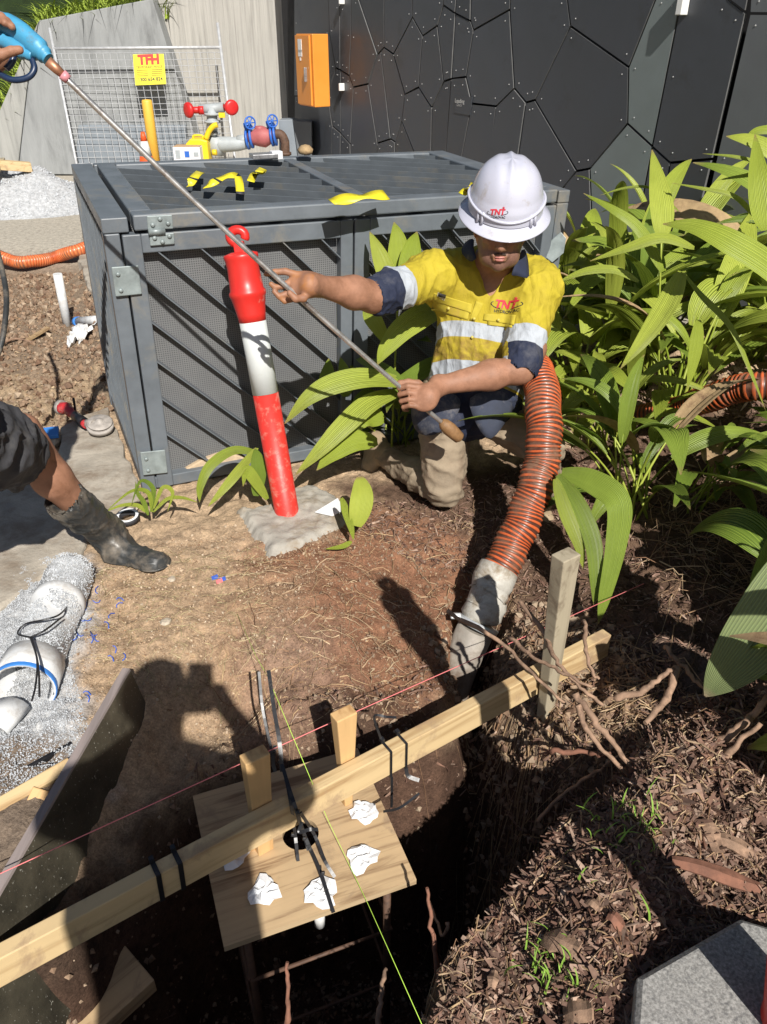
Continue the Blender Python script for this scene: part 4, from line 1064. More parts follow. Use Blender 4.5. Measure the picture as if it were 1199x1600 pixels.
o = MB().box(PZ(432, 242, 1.12), (.05, .05, .035), (ce, cw, (0, 0, 1))).build('wood_offcut', 'cardboard_white', origin=PZ(432, 242, 1.12), bevel=.003); tag(o, 'tiny pale block on the back edge of the lid near the rusty pipe', 'offcut')
o = MB().lathe([(.0, 0), (.034, .006), (.040, .024), (.02, .042), (0, .046)], PZ(478, 242, 1.11), n=7).build('rock', 'dry_leaf', origin=PZ(478, 242, 1.11)); tag(o, 'light brown stone on the back rim of the cage lid', 'rock')
# ------------------------------------------------------------------ the water lance: from the gun (left) down to the mud-caked nozzle
GUN = PD(78, 98, 1.95); TIP = PD(700, 668, 2.70); LDIR = nrm(TIP - GUN)
def _mid(u, v):
    t = (u - 78) / 622.; q = np.linalg.norm(TIP - GUN); P = GUN + (TIP - GUN) * t
    return None
def lpt(s): return GUN + (TIP - GUN) * s - UV * .020 * 4 * s * (1 - s)
def on_lance(u):
    lo, hi = 0., 1.
    for _ in range(40):
        m_ = (lo + hi) / 2
        if topx(lpt(m_))[0] < u: lo = m_
        else: hi = m_
    return lpt(lo)
lance = thing('water_lance', GUN, 'long thin metal water lance with blue gun grip and mud-caked nozzle', 'lance')
LEN = np.linalg.norm(TIP - GUN)
MB().tube([lpt(s) for s in np.linspace(0, .99, 24)], .0078, 12).build('tube', 'lance_metal', lance)
MB().tube([GUN - LDIR * .005, GUN + LDIR * .02, GUN + LDIR * .035], [.013, .012, .010], 10).build('coupling', 'brass', lance)
MB().tube([GUN + LDIR * .035, GUN + LDIR * .052], [.013, .012], 10).build('seal_ring', 'pink_plastic', lance)
tp = TIP
MB().tube([tp - LDIR * .035, tp - LDIR * .02, tp + LDIR * .01, tp + LDIR * .035, tp + LDIR * .06, tp + LDIR * .068], [.011, .021, .025, .023, .021, .012], 12).build('nozzle', 'mud', lance)
gx_ = -LDIR; 
def gq(u, v, dd=0.0): return PD(u, v, 1.95 + dd)
# gun body: thick housing, trigger guard loop
bodyP = [gq(76, 93), gq(66, 82), gq(46, 64), gq(22, 46), gq(-4, 36), gq(-30, 34)]
MB().tube(catmull(bodyP, 5), [.014] * 3 + [.019] * 3 + [.0245] * 6 + [.026] * 6 + [.024] * 8, 14, flat=1.15).build('gun_body', 'gun_blue', lance)
MB().tube(catmull([gq(52, 88, .0), gq(40, 84), gq(22, 72), gq(2, 62), gq(-25, 60)], 5), [.013] * 6 + [.018] * 15, 12).build('grip', 'gun_blue', lance)
MB().tube(catmull([gq(50, 92), gq(54, 108), gq(44, 121), gq(22, 125), gq(4, 118), gq(-8, 104), gq(-14, 80)], 6), .0075, 10).build('trigger_guard', 'gun_dark', lance)
MB().tube(catmull([gq(22, 80), gq(20, 95), gq(10, 108)], 5), .008, 8).build('trigger', 'gun_dark', lance)

# ------------------------------------------------------------------ the kneeling worker
hd = PD(784, 356, 2.538)                                      # head centre
tl = R(8); Hf = nrm((-.10, -math.cos(tl), -math.sin(tl))); Hu0 = np.array([0.02, -math.sin(tl), math.cos(tl)]); Hr = nrm(np.cross(Hf, Hu0)); Hu = nrm(np.cross(Hr, Hf)); Bu = nrm(Hu * 1.0 + Hf * .07)
def hh(r_, f_, u_): return hd + Hr * r_ + Hf * f_ + Hu * u_
HA = np.array([Hr, Hf, Hu])
Rsh, Rel, Rwr = PD(672, 432, 2.72), PD(583, 463, 2.56), PD(494, 446, 2.385)
Lsh, Lel, Lwr = PD(839, 453, 2.74), PD(812, 577, 2.67), PD(684, 603, 2.625)
neck = PD(772, 412, 2.74); chest = PD(765, 490, 2.83); belly = PD(730, 575, 2.93); pelv = PD(722, 615, 3.0)
worker = thing('person', PZ(700, 800, 0), 'kneeling worker in yellow and navy high-visibility shirt and white hard hat holding the lance', 'person')
# head, neck and face
head_pr = [
 ('e', hh(0, -.015, .035), HA, (.076, .096, .092), .02),
 ('e', hh(0, .005, -.02), HA, (.064, .085, .085), .03),
 ('c', hh(-.03, .045, -.075), hh(.03, .045, -.075), .034, .034, .03),
 ('c', hh(0, .066, -.098), hh(0, .060, -.098), .020, .020, .02),
 ('c', hh(-.052, -.01, -.05), hh(-.035, .03, -.085), .022, .022, .02), ('c', hh(.052, -.01, -.05), hh(.035, .03, -.085), .022, .022, .02),
 ('c', hh(-.030, .076, -.015), hh(-.042, .062, -.022), .017, .016, .015), ('c', hh(.030, .076, -.015), hh(.042, .062, -.022), .017, .016, .015),
 ('c', hh(0, .088, .018), hh(0, .106, -.026), .009, .0125, .012),
 ('c', hh(-.011, .098, -.030), hh(.011, .098, -.030), .009, .009, .006),
 ('c', hh(-.033, .075, .024), hh(.033, .075, .024), .009, .009, .012),
 ('c', hh(-.020, .086, -.058), hh(.020, .086, -.058), .0085, .0085, .006), ('c', hh(-.015, .086, -.070), hh(.015, .086, -.070), .0075, .0075, .005),
 ('c', hh(-.031, .083, .006), hh(-.031, .083, .006), .0135, .0135, -.008), ('c', hh(.031, .083, .006), hh(.031, .083, .006), .0135, .0135, -.008),
 ('c', hh(-.031, .070, .006), hh(-.031, .070, .006), .013, .013, .002), ('c', hh(.031, .070, .006), hh(.031, .070, .006), .013, .013, .002),
 ('c', hh(-.022, .096, -.0645), hh(.022, .096, -.0645), .002, .002, -.003),
 ('e', hh(-.079, -.012, -.01), np.array([nrm(Hr + Hf * .3), Hf, Hu]), (.008, .020, .032), .008), ('e', hh(.079, -.012, -.01), np.array([nrm(Hr - Hf * .3), Hf, Hu]), (.008, .020, .032), .008),
 ('c', hh(0, -.03, -.05), neck + np.array([0, .02, -.02]), .056, .062, .03),
 ('c', neck + np.array([0, .025, -.01]), PD(767, 478, 2.795), .064, .070, .04, (XV, 1.25)),
]
hv = surf(head_pr, .0036)
# hands: chains of finger segments
def finger(pts, r0, k=.004):
    n = len(pts) - 1; return [('c', pts[i], pts[i + 1], r0 * (1 - .09 * i), r0 * (1 - .09 * (i + 1)), k) for i in range(n)]
# left hand of the worker (right in the photo): fist closed round the lance
c0_ = on_lance(641)
def lh(du, dv, dt): return c0_ + XV * du - UV * dv + TV * dt     # mm-like local frame: right, down, towards the photographer
handL = [('c', Lwr, lh(.062, .006, .022), .029, .030, .02, (UV, 1.25)),
         ('e', lh(.040, .012, .024), np.array([XV, UV, TV]), (.040, .044, .020), .02)]
for i, (dv, s) in enumerate(((-.026, .96), (-.005, 1.0), (.017, .95), (.037, .82))):
    lx = -.0 + (dv) * .35
    handL += finger([lh(.030, dv + .004, .028), lh(-.006 * s + lx * .3, dv, .034), lh(-.034 * s + lx * .4, dv + .004, .018), lh(-.030 * s + lx * .4, dv + .008, -.006), lh(-.008, dv + .01, -.014)], .0108 - .0006 * i, .003)
handL += finger([lh(.050, -.022, .010), lh(.026, -.040, .004), lh(-.006, -.044, .010), lh(-.036, -.040, .016)], .0125, .006)
armL = [('c', PD(832, 545, 2.69), Lel, .050, .047, .03), ('c', Lel, Lel + (Lwr - Lel) * .35, .046, .045, .03), ('c', Lel + (Lwr - Lel) * .35, Lwr, .045, .027, .03, (UV, 1.1))]
# right hand of the worker (left in the photo): open, index along the lance, others curled under
c1_ = on_lance(436)
def rh(u, v, dt): return PD(u, v, np.dot(c1_ - ORG, -TV * 1.0) * 1.0 - dt) if False else ORG + ray(u, v) * (float((c1_ - ORG) @ np.array([0, _c, -_s])) - dt)
_rh = rh
def rh(u, v, dt): return _rh(u, v, dt - .036)
handR = [('c', Rwr, rh(484, 445, .02), .028, .030, .02, (UV, 1.15)),
         ('e', rh(472, 444, .0), np.array([nrm((1, 0, .05)), UV, TV]), (.042, .040, .022), .02)]
handR += finger([rh(466, 430, .008), rh(446, 424, .012), rh(430, 425, .014), rh(416, 428, .016)], .0112, .004)
handR += finger([rh(462, 436, -.004), rh(441, 447, .012), rh(430, 449, .016), rh(424, 444, .022)], .0108, .003)
handR += finger([rh(464, 446, -.010), rh(446, 460, .006), rh(436, 463, .012), rh(429, 456, .016)], .0104, .003)
handR += finger([rh(468, 455, -.014), rh(455, 468, -.004), rh(445, 471, .004), rh(438, 466, .010)], .0094, .003)
handR += finger([rh(484, 455, .010), rh(474, 466, .026), rh(462, 467, .040), rh(453, 458, .048)], .0125, .006)
armR = [('c', PD(598, 458, 2.59), Rel, .051, .049, .03), ('c', Rel, Rel + (Rwr - Rel) * .35, .048, .046, .03), ('c', Rel + (Rwr - Rel) * .35, Rwr, .046, .027, .03, (UV, 1.08))]
aL = surf(armL + handL, .0032); aR = surf(armR + handR, .0032)
trunk = surf([('c', neck + np.array([0, .05, -.06]), pelv, .09, .10, .05), ('c', neck + np.array([0, .06, -.06]), PD(832, 545, 2.72), .06, .04, .05), ('c', neck + np.array([0, .06, -.06]), Rsh, .06, .045, .04), ('c', Rsh, PD(600, 458, 2.6), .045, .04, .04)], .012)
V, F = merge([hv, aL, aR, trunk]); V = smooth_v(V, F, 1, .4)
body = npmesh('body', V, F, ['skin', 'skin_muddy', 'skin_stubble'], worker, smooth=True, mi=None)
cen = V[F].mean(1); mid_ = np.linalg.norm(cen - rh(455, 448, 0), axis=1) < .085
hl = (cen - hd) @ HA.T; jaw = (np.abs(hl[:, 0]) < .08) & (hl[:, 2] < -.045 + .02 * (np.abs(hl[:, 0]) > .04)) & (hl[:, 2] > -.135) & (hl[:, 1] > .005) & ~((np.abs(hl[:, 0]) < .022) & (np.abs(hl[:, 2] + .064) < .011))
body.data.polygons.foreach_set('material_index', (mid_ * 1 + (jaw & ~mid_) * 2).astype(np.int32))
# eyes closed-down lids, brows, stubble moustache, lips
for s in (-1, 1):
    MB().lathe([(.0, .0122), (.006, .0112), (.0105, .006), (.012, 0)], hh(s * .031, .073, .006), Hf, 10).build('eyeball', 'white_label', worker)
    MB().tube([hh(s * .018, .089, .018), hh(s * .031, .0895, .022), hh(s * .046, .078, .016)], [.0025, .003, .0015], 6).build('eyebrow', 'hair', worker)
    MB().tube([hh(s * .003, .0975, -.0475), hh(s * .016, .0935, -.0515), hh(s * .027, .084, -.060)], [.0022, .0026, .0012], 6).build('moustache', 'hair', worker)
MB().tube([hh(-.023, .0865, -.0635), hh(-.010, .0945, -.0605), hh(0, .0955, -.0615), hh(.010, .0945, -.0605), hh(.023, .0865, -.0635)], [.002, .0038, .0036, .0038, .002], 8).build('upper_lip', 'lip', worker)
MB().tube([hh(-.020, .0865, -.067), hh(-.008, .0935, -.070), hh(.008, .0935, -.070), hh(.020, .0865, -.067)], [.002, .0048, .0048, .002], 8).build('lower_lip', 'lip', worker)
hair_v = surf([('e', hh(0, -.028, .045), HA, (.083, .096, .088), .01), ('c', hh(-.078, -.03, .01), hh(-.074, -.05, -.045), .012, .012, .02), ('c', hh(.078, -.03, .01), hh(.074, -.05, -.045), .012, .012, .02)], .006)
npmesh('hair', hair_v[0], hair_v[1], 'hair', worker, smooth=True)
# hard hat, tipped a little further forward than the face
Hf_, Hu_, HA_ = Hf, Hu, HA; tl = R(17); Hf = nrm((-.08, -math.cos(tl), -math.sin(tl))); Hu = nrm(np.cross(nrm(np.cross(Hf, np.array([0.02, -math.sin(tl), math.cos(tl)]))), Hf)); Hr = nrm(np.cross(Hf, Hu))
hc = PD(789, 329, 2.532)
hat = thing('hard_hat', hc, 'white full-brim hard hat with red lettering, on the kneeling worker\'s head', 'hard hat')
Vh, Fh = [], []
nseg, nr = 64, 22
for i in range(nr + 1):
    a = i / nr * math.pi / 2
    for j in range(nseg):
        b = 2 * math.pi * j / nseg; rx, ry, hz = .117, .133, .150
        r_ = math.cos(a) ** .64; p = np.array([rx * r_ * math.cos(b), ry * r_ * math.sin(b), .012 + hz * math.sin(a) ** .95])
        ridge = math.exp(-(p[0] / .010) ** 2) * .008 * sstep(.2, .6, math.sin(a)) * (1 if True else 0)
        r2 = (math.exp(-((abs(p[0]) - .038) / .014) ** 2)) * .0035 * sstep(.35, .7, math.sin(a))
        p[2] += ridge + r2
        if math.sin(a) < .30: p[:2] *= 1.03 - .0 * (.30 - math.sin(a))
        Vh.append(hc + Hr * p[0] + Hf * p[1] + Hu * p[2])
for i in range(nr):
    for j in range(nseg):
        j2 = (j + 1) % nseg; Fh.append((i * nseg + j, i * nseg + j2, (i + 1) * nseg + j2, (i + 1) * nseg + j))
shell = MB().add(Vh, Fh, 0, True).build('shell', 'helmet_white', hat, recalc=True)
prof = [(.100, .016), (.112, .014), (.130, .004), (.138, -.005), (.145, -.008), (.146, -.011), (.143, -.012), (.135, -.008), (.112, .006), (.098, .008)]
Vb, Fb_ = [], []
for r_, z in prof:
    for j in range(nseg):
        b = 2 * math.pi * j / nseg; q = r_ + (.003 if r_ > .12 else 0); fx = 1.0; fy = 1.09
        fr = max(0, math.sin(b)) ** 3
        Vb.append(hc + Hr * q * math.cos(b) * fx + Hf * (q * math.sin(b) * fy + fr * .006) + Hu * (z - fr * .006 * (r_ > .12)))
for i in range(len(prof)):
    for j in range(nseg):
        j2 = (j + 1) % nseg; k = (i + 1) % len(prof); Fb_.append((i * nseg + j, i * nseg + j2, k * nseg + j2, k * nseg + j))
MB().add(Vb, Fb_, 0, True).build('brim', 'helmet_white', hat)
gut = []
for j in range(0, nseg + 1):
    b = 2 * math.pi * j / nseg
    gut.append(hc + Hr * .1215 * math.cos(b) + Hf * .1375 * math.sin(b) + Hu * (.030 + .022 * abs(math.cos(b)) ** 2))
MB().tube(gut, .0045, 6, caps=False).build('rim_ridge', 'helmet_white', hat)
for s in (-1, 1):
    for q in (0, 1):
        b = math.radians(90 + s * (38 + q * 8)); c = hc + Hr * .119 * math.cos(b) + Hf * .135 * math.sin(b)
        MB().tube([c + Hu * .045, c + Hu * .008 + (Hr * math.cos(b) + Hf * math.sin(b)) * .006], [.0045, .0055], 6).build('accessory_slot', 'helmet_white', hat)
def bvh_of(objs):
    V, F, o = [], [], 0
    for ob_ in objs:
        me = ob_.data; l = parent_loc(ob_) if ob_.parent is None else parent_loc(ob_.parent)
        V += [tuple(np.array(v.co[:]) + l) for v in me.vertices]; F += [tuple(i + o for i in p.vertices) for p in me.polygons]; o = len(V)
    return BVHTree.FromPolygons(V, F)
def decal(name, body, size, c, x, y, m, parent, bvh, bold=0, shear=0, out=.0012, geo=None):
    x = nrm(x); y = nrm(np.asarray(y) - x * (x @ nrm(y))); n = np.cross(x, y)
    V, F = geo if geo is not None else text_mesh(body, size, 0, bold)
    me = bpy.data.meshes.new('t'); me.from_pydata([tuple(v) for v in V], [], F); bm = bmesh.new(); bm.from_mesh(me)
    bmesh.ops.triangulate(bm, faces=bm.faces[:])
    bmesh.ops.subdivide_edges(bm, edges=[e for e in bm.edges if e.calc_length() > size * .25], cuts=1, use_grid_fill=True)
    V = np.array([v.co[:] for v in bm.verts]); bm.verts.index_update(); F = [tuple(v.index for v in f.verts) for f in bm.faces]; bm.free(); bpy.data.meshes.remove(me)
    W = []
    for v in V:
        p = np.asarray(c) + x * (v[0] + v[1] * shear) + y * v[1] + n * .12
        h = bvh.ray_cast(Vector(p), Vector(-n), .3)
        q = np.array(h[0]) + n * out if h[0] is not None else np.asarray(c) + x * v[0] + y * v[1]
        W.append(q)
    return MB().add(W, F).build(name, m, parent, recalc=False)
def ellipse_geo(rx, ry, w, n=40, a0=0, a1=360):
    V, F = [], []
    for i in range(n + 1):
        a = math.radians(a0 + (a1 - a0) * i / n); V += [(rx * math.cos(a), ry * math.sin(a), 0), ((rx - w) * math.cos(a), (ry - w) * math.sin(a), 0)]
    return np.array(V), [(2 * i, 2 * i + 2, 2 * i + 3, 2 * i + 1) for i in range(n)]
def star_geo(r0, r1, n, cx, cy):
    V = [(cx, cy, 0)] + [(cx + (r0 if i % 2 else r1) * math.cos(math.pi * i / n), cy + (r0 if i % 2 else r1) * math.sin(math.pi * i / n), 0) for i in range(2 * n)]
    return np.array(V), [(0, 1 + i, 1 + (i + 1) % (2 * n)) for i in range(2 * n)]
def logo(c, x, y, s, parent, bvh, skew=.12):
    for a0, a1 in ((150, 250), (-70, 30)):
        decal('logo_swoosh', '', s, c + nrm(y) * s * .05, x, y, 'logo_black', parent, bvh, geo=ellipse_geo(s * 1.45, s * .42, s * .09, 24, a0, a1), out=.0010)
    decal('logo_lettering', 'TNT', s, c + nrm(y) * s * .06, x, y, 'logo_red', parent, bvh, bold=s * .045, shear=skew, out=.0016)
    decal('logo_star', '', s, c, x, y, 'logo_red', parent, bvh, geo=star_geo(s * .08, s * .24, 8, s * .75, s * .62), out=.0018)
    decal('logo_lettering', 'HYDROVAC', s * .40, c - nrm(y) * s * .58, x, y, 'logo_black', parent, bvh, bold=s * .008, out=.0014)
hb = bvh_of([shell])
logo(PD(778, 332, 2.40), -Hr, nrm(UV + TV * .2) , .022, hat, hb, .1)
bpy.context.view_layer.update()

# shirt
ua, ub = nrm(Rel - Rsh), nrm(Lel - Lsh)
Rcuff = Rsh + (Rel - Rsh) * .80; Lcuff = Lsh + (Lel - Lsh) * .86
torso_p = [('e', PD(762, 480, 2.84), np.array([nrm(XV + TV * -.05), UV, TV]), (.188, .205, .122), .05),
           ('c', PD(700, 432, 2.80), PD(838, 445, 2.81), .088, .088, .07),
           ('c', PD(735, 560, 2.92), PD(758, 560, 2.90), .130, .130, .08),
           ('c', PD(715, 610, 2.97), PD(765, 620, 2.95), .118, .128, .08),
           ('c', PD(708, 650, 2.97), PD(742, 648, 2.98), .098, .100, .04),
           ('c', neck + np.array([0, .045, -.03]), neck + np.array([0, .05, -.06]), .085, .10, .05)]
armR_p = [('c', PD(690, 436, 2.76), Rsh, .082, .080, .06), ('c', Rsh, Rcuff, .080, .068, .04), ('c', Rsh + (Rel - Rsh) * .68, Rsh + (Rel - Rsh) * .92, .070, .068, .012)]
armL_p = [('c', PD(828, 448, 2.78), Lsh, .082, .080, .06), ('c', Lsh, Lcuff, .080, .070, .04), ('c', Lsh + (Lel - Lsh) * .76, Lsh + (Lel - Lsh) * .97, .071, .066, .012)]
vcut = [('c', PD(763, 463, 2.71), PD(775, 402, 2.68), .012, .062, -.006), ('c', neck + np.array([0, .0, .01]), hh(0, -.02, -.08), .062, .068, -.01),
        ('c', Rsh + (Rel - Rsh) * .86, Rsh + (Rel - Rsh) * 1.5, .054, .052, -.006), ('c', Lsh + (Lel - Lsh) * .93, Lsh + (Lel - Lsh) * 1.5, .054, .052, -.006)]
sp_ = torso_p + armR_p + armL_p + vcut
Vs, Fs = surf(sp_, .0062); Vs = smooth_v(Vs, Fs, 2, .5)
Vr = Vs.copy()
Vs = folds(Vs, Fs, .0065, 8, 51, (1.5, 1.0, .5)); Vs = folds(Vs, Fs, .0028, 20, 61, (1.5, 1, .6)); Vs = smooth_v(Vs, Fs, 1, .4)
shirt = npmesh('shirt', Vs, Fs, 'hi_vis_shirt', worker, smooth=True)
P32 = Vr.astype(np.float32)
fT, fR, fL = field(P32, torso_p), field(P32, armR_p[1:]), field(P32, armL_p[1:])
tR, tL = (Vr - Rsh) @ ua / np.linalg.norm(Rel - Rsh), (Vr - Lsh) @ ub / np.linalg.norm(Lel - Lsh)
isR = (fR < fT) & (tR > .25) & (Vr[:, 0] < Rsh[0] + .02); isL = (fL < fT + .004) & (tL > .12) & (Vr[:, 0] > Lsh[0] - .12)
un = nrm(UV + XV * .22 - TV * .12)
def hgt(P_): return (Vr - P_) @ un
b1, b2 = PD(716, 513, 2.76), PD(690, 577, 2.86)
tape = np.full(len(Vr), -1.0)
for b in (b1, b2): tape = np.maximum(tape, .0245 - np.abs(hgt(b)))
tapeR = .10 - np.abs(tR - .60); tapeL = .105 - np.abs(tL - .66)
tape = np.where(isR, tapeR * .28, np.where(isL, tapeL * .3, tape))
navy = np.where(isR, (tR - .69) * .28, np.where(isL, (tL - .76) * .3, -(hgt(PD(690, 592, 2.86)))))
fattr(shirt, 'tape', tape); fattr(shirt, 'navy', navy)
gr = sstep(PD(700, 470, 2.8)[2], PD(700, 570, 2.8)[2], Vr[:, 2]) * .9 + .15
gr = np.maximum(gr, np.exp(-((Vr - PD(724, 455, 2.66)) ** 2).sum(1) / .0022) * .8); fattr(shirt, 'grime', gr)
sb = bvh_of([shirt]); sb_t = sb
def onshirt(u, v, out=0.0):
    r_ = nrm(ray(u, v)); h = sb.ray_cast(Vector(ORG), Vector(r_), 6)
    if h[0] is None: return PD(u, v, 2.75)
    return np.array(h[0]) - r_ * out
def patch(name, poly, m, out=.004, th_=.0025, n=8, parent=worker):
    """a piece of cloth laid over the shirt: quad patch given by its corners"""
    P = []
    for i in range(n + 1):
        for j in range(n + 1):
            s, t = j / n, i / n
            u = (poly[0][0] * (1 - s) + poly[1][0] * s) * (1 - t) + (poly[3][0] * (1 - s) + poly[2][0] * s) * t
            v = (poly[0][1] * (1 - s) + poly[1][1] * s) * (1 - t) + (poly[3][1] * (1 - s) + poly[2][1] * s) * t
            P.append(onshirt(u, v, out))
    F = [(i * (n + 1) + j, i * (n + 1) + j + 1, (i + 1) * (n + 1) + j + 1, (i + 1) * (n + 1) + j) for i in range(n) for j in range(n)]
    o = MB().add(P, F, 0, True).build(name, m, parent); sf = o.modifiers.new('t', 'SOLIDIFY'); sf.thickness = th_; sf.offset = 0; return o
mat('yellow_cloth', (.44, .355, .03), .8, .12, 7, .3, .003, 45, dirt=(.42, .28, .06), dirt_amt=.15, dscale=12)
patch('pocket', [(679, 462), (736, 478), (731, 500), (674, 484)], 'yellow_cloth', .0015)
patch('pocket_flap', [(679, 458), (738, 475), (736, 489), (676, 470)], 'yellow_cloth', .003, .0018)
patch('pocket', [(762, 498), (802, 500), (800, 512), (762, 508)], 'yellow_cloth', .0015)
patch('pocket_flap', [(757, 490), (806, 492), (803, 508), (755, 500)], 'yellow_cloth', .003, .0018)
pk = patch('placket', [(744, 470), (756, 474), (742, 502), (734, 500)], 'yellow_cloth', .0015, n=8)
for u, v in ((741, 498), (738, 527), (701, 482), (779, 500)):
    c = onshirt(u, v, .007); MB().lathe([(.0055, 0), (.0055, .002), (0, .003)], c, nrm(ORG - c), 8).build('button', 'shirt_button', worker)
patch('woven_label', [(686, 458), (697, 461), (696, 466), (685, 463)], 'print_dark', .010, n=2)
decal('label_text', 'BISLEY', .011, onshirt(690.5, 462, .02), XV - UV * .25, UV, 'white_label', worker, sb, out=.0125)
xl = nrm(onshirt(808, 480) - onshirt(775, 473)); logo(onshirt(791, 477, .01), XV - UV * .16, UV, .036, worker, sb, .15)
# collar
def cloth(name, P, m, th_=.003, parent=worker):
    n = len(P[0]); V = [q for row in P for q in row]
    F = [(i * n + j, i * n + j + 1, (i + 1) * n + j + 1, (i + 1) * n + j) for i in range(len(P) - 1) for j in range(n - 1)]
    o = MB().add(V, F, 0, True).build(name, m, parent); s_ = o.modifiers.new('s', 'SUBSURF'); s_.levels = 1; s_.render_levels = 1; sf = o.modifiers.new('t', 'SOLIDIFY'); sf.thickness = th_; return o
cloth('collar', [[PD(743, 372, 2.66), PD(737, 384, 2.62), PD(746, 405, 2.58)], [PD(732, 373, 2.70), PD(725, 388, 2.65), PD(738, 406, 2.60)], [PD(722, 384, 2.73), PD(719, 396, 2.67), PD(737, 412, 2.62)]], 'navy_cloth')
cloth('collar', [[PD(818, 385, 2.64), PD(806, 412, 2.585), PD(797, 434, 2.60)], [PD(822, 392, 2.67), PD(815, 418, 2.60), PD(806, 428, 2.60)], [PD(826, 405, 2.70), PD(827, 425, 2.635), PD(828, 438, 2.625)]], 'navy_cloth')
# shirt tails
cloth('shirt_tail', [[PD(u, v, d) for u, v, d in ((644, 612, 2.90), (672, 612, 2.83), (705, 612, 2.81), (722, 622, 2.82))],
                     [PD(u, v, d) for u, v, d in ((641, 645, 2.92), (668, 650, 2.85), (700, 648, 2.81), (719, 640, 2.82))],
                     [PD(u, v, d) for u, v, d in ((646, 672, 2.93), (664, 684, 2.86), (692, 676, 2.82), (712, 652, 2.82))]], 'dusty_navy', .004)
cloth('shirt_tail', [[PD(u, v, d) for u, v, d in ((728, 618, 2.80), (760, 612, 2.80), (790, 600, 2.82), (812, 590, 2.88))],
                     [PD(u, v, d) for u, v, d in ((738, 648, 2.80), (764, 646, 2.79), (788, 636, 2.81), (808, 622, 2.87))],
                     [PD(u, v, d) for u, v, d in ((750, 676, 2.81), (768, 692, 2.79), (784, 668, 2.81), (800, 648, 2.87))],
                     ], 'dusty_navy', .004)
# trousers and boots
Rhip, Rkn, Rank = PD(695, 640, 3.0), PD(695, 768, 3.07), PD(604, 712, 3.38)
Lhip, Lkn, Lank = PD(760, 640, 3.0), PD(850, 698, 2.98), PD(862, 780, 3.20)
tp_ = [('c', Rhip, Rkn + np.array([0, 0, .03]), .108, .078, .04), ('c', Rkn, Rkn + (Rank - Rkn) * .45, .066, .064, .02), ('c', Rkn + (Rank - Rkn) * .4, Rank, .066, .052, .03),
       ('c', Lhip, Lkn, .10, .082, .05), ('c', Lkn, Lank, .064, .050, .02), ('c', Rhip + np.array([.01, .03, .04]), Lhip + np.array([0, .04, .04]), .10, .10, .05)]
Vt, Ft = surf(tp_, .008); Vt = smooth_v(Vt, Ft, 1, .5); Vt = folds(Vt, Ft, .0085, 8, 71, (.5, .9, 1.5)); Vt = folds(Vt, Ft, .004, 17, 75, (.4, .8, 1.8)); Vt = smooth_v(Vt, Ft, 1, .35)
npmesh('trousers', Vt, Ft, 'khaki_cloth', worker, smooth=True)
bt = surf([('c', Rank, PD(582, 690, 3.46), .050, .044, .03), ('c', PD(590, 690, 3.46), PD(578, 728, 3.42), .042, .040, .03)], .009)
npmesh('work_boot', bt[0], bt[1], 'boot_tan', worker, smooth=True)
bt = surf([('c', Lank, PD(862, 800, 3.18), .052, .045, .02), ('c', PD(862, 800, 3.20), PD(850, 815, 3.08), .045, .042, .03)], .009)
npmesh('work_boot', bt[0], bt[1], 'boot_tan', worker, smooth=True)

# ------------------------------------------------------------------ the second worker, at the left edge
pB = np.array([-1.2, 1.75, 0])
p2 = thing('person', pB, 'worker at the left edge in dark shorts and black gumboots working the blue gun', 'person')
kn = PD(38, 705, 2.46); hip = PD(-90, 688, 1.97); ank = PD(172, 852, 2.86); toe = PD(240, 882, 2.80)
ank[2] = max(ank[2], .08)
hip2 = hip + np.array([-.22, -.08, 0]); kn2 = np.array([-1.50, 1.88, .42]); an2 = np.array([-1.52, 1.60, .09])
sh1, sh2 = np.array([-1.02, 1.62, 1.28]), np.array([-1.40, 1.54, 1.28]); hdp = np.array([-1.20, 1.70, 1.50])
el = np.array([-1.04, 1.93, 1.34]); wr = PD(-40, 92, 2.0)
el2 = np.array([-1.52, 1.72, 1.06]); wr2 = np.array([-1.36, 1.93, 1.12])
calf = [('c', kn + np.array([0, .02, .06]), kn + (ank - kn) * .3, .058, .060, .03), ('c', kn + (ank - kn) * .3, ank, .060, .040, .03), ('c', hip, kn, .08, .06, .04),
        ('c', hip2, kn2, .08, .06, .04), ('c', kn2, an2, .056, .04, .03), ('c', (hip + hip2) / 2, (sh1 + sh2) / 2, .13, .14, .05),
        ('c', sh1, el, .055, .045, .03), ('c', el, wr, .043, .028, .03), ('c', sh2, el2, .055, .045, .03), ('c', el2, wr2, .043, .028, .03),
        ('c', (sh1 + sh2) / 2, hdp, .055, .055, .03), ('e', hdp + np.array([0, .01, .06]), np.eye(3), (.077, .095, .115), .02), ('c', hdp + np.array([0, .10, .05]), hdp + np.array([0, .11, .02]), .012, .014, .02), ('c', wr2, wr2 + np.array([.05, .05, -.02]), .032, .03, .02)]
b2_ = surf(calf, .010)
gq2 = lambda u, v, dd: PD(u, v, 1.95 + dd)
hand2 = [('c', wr, gq2(-14, 86, .02), .03, .032, .02), ('e', gq2(-10, 80, .03), np.array([XV, UV, TV]), (.045, .05, .03), .02)]
hand2 += finger([gq2(-12, 64, .03), gq2(6, 66, .0), gq2(22, 62, -.035), gq2(16, 70, -.045)], .012, .004)[:0]
hand2 += finger([gq2(-14, 100, -.02), gq2(2, 86, -.045), gq2(18, 80, -.045), gq2(31, 78, -.04)], .0135, .005)             # thumb along the grip
hand2 += finger([gq2(-16, 60, .0), gq2(-2, 54, -.03), gq2(13, 66, -.052), gq2(4, 76, -.05)], .0001, .001)[:0]
for i, (v0, u1, v1) in enumerate(((48, 22, 64), (38, 12, 52), (30, 2, 44))):
    pass
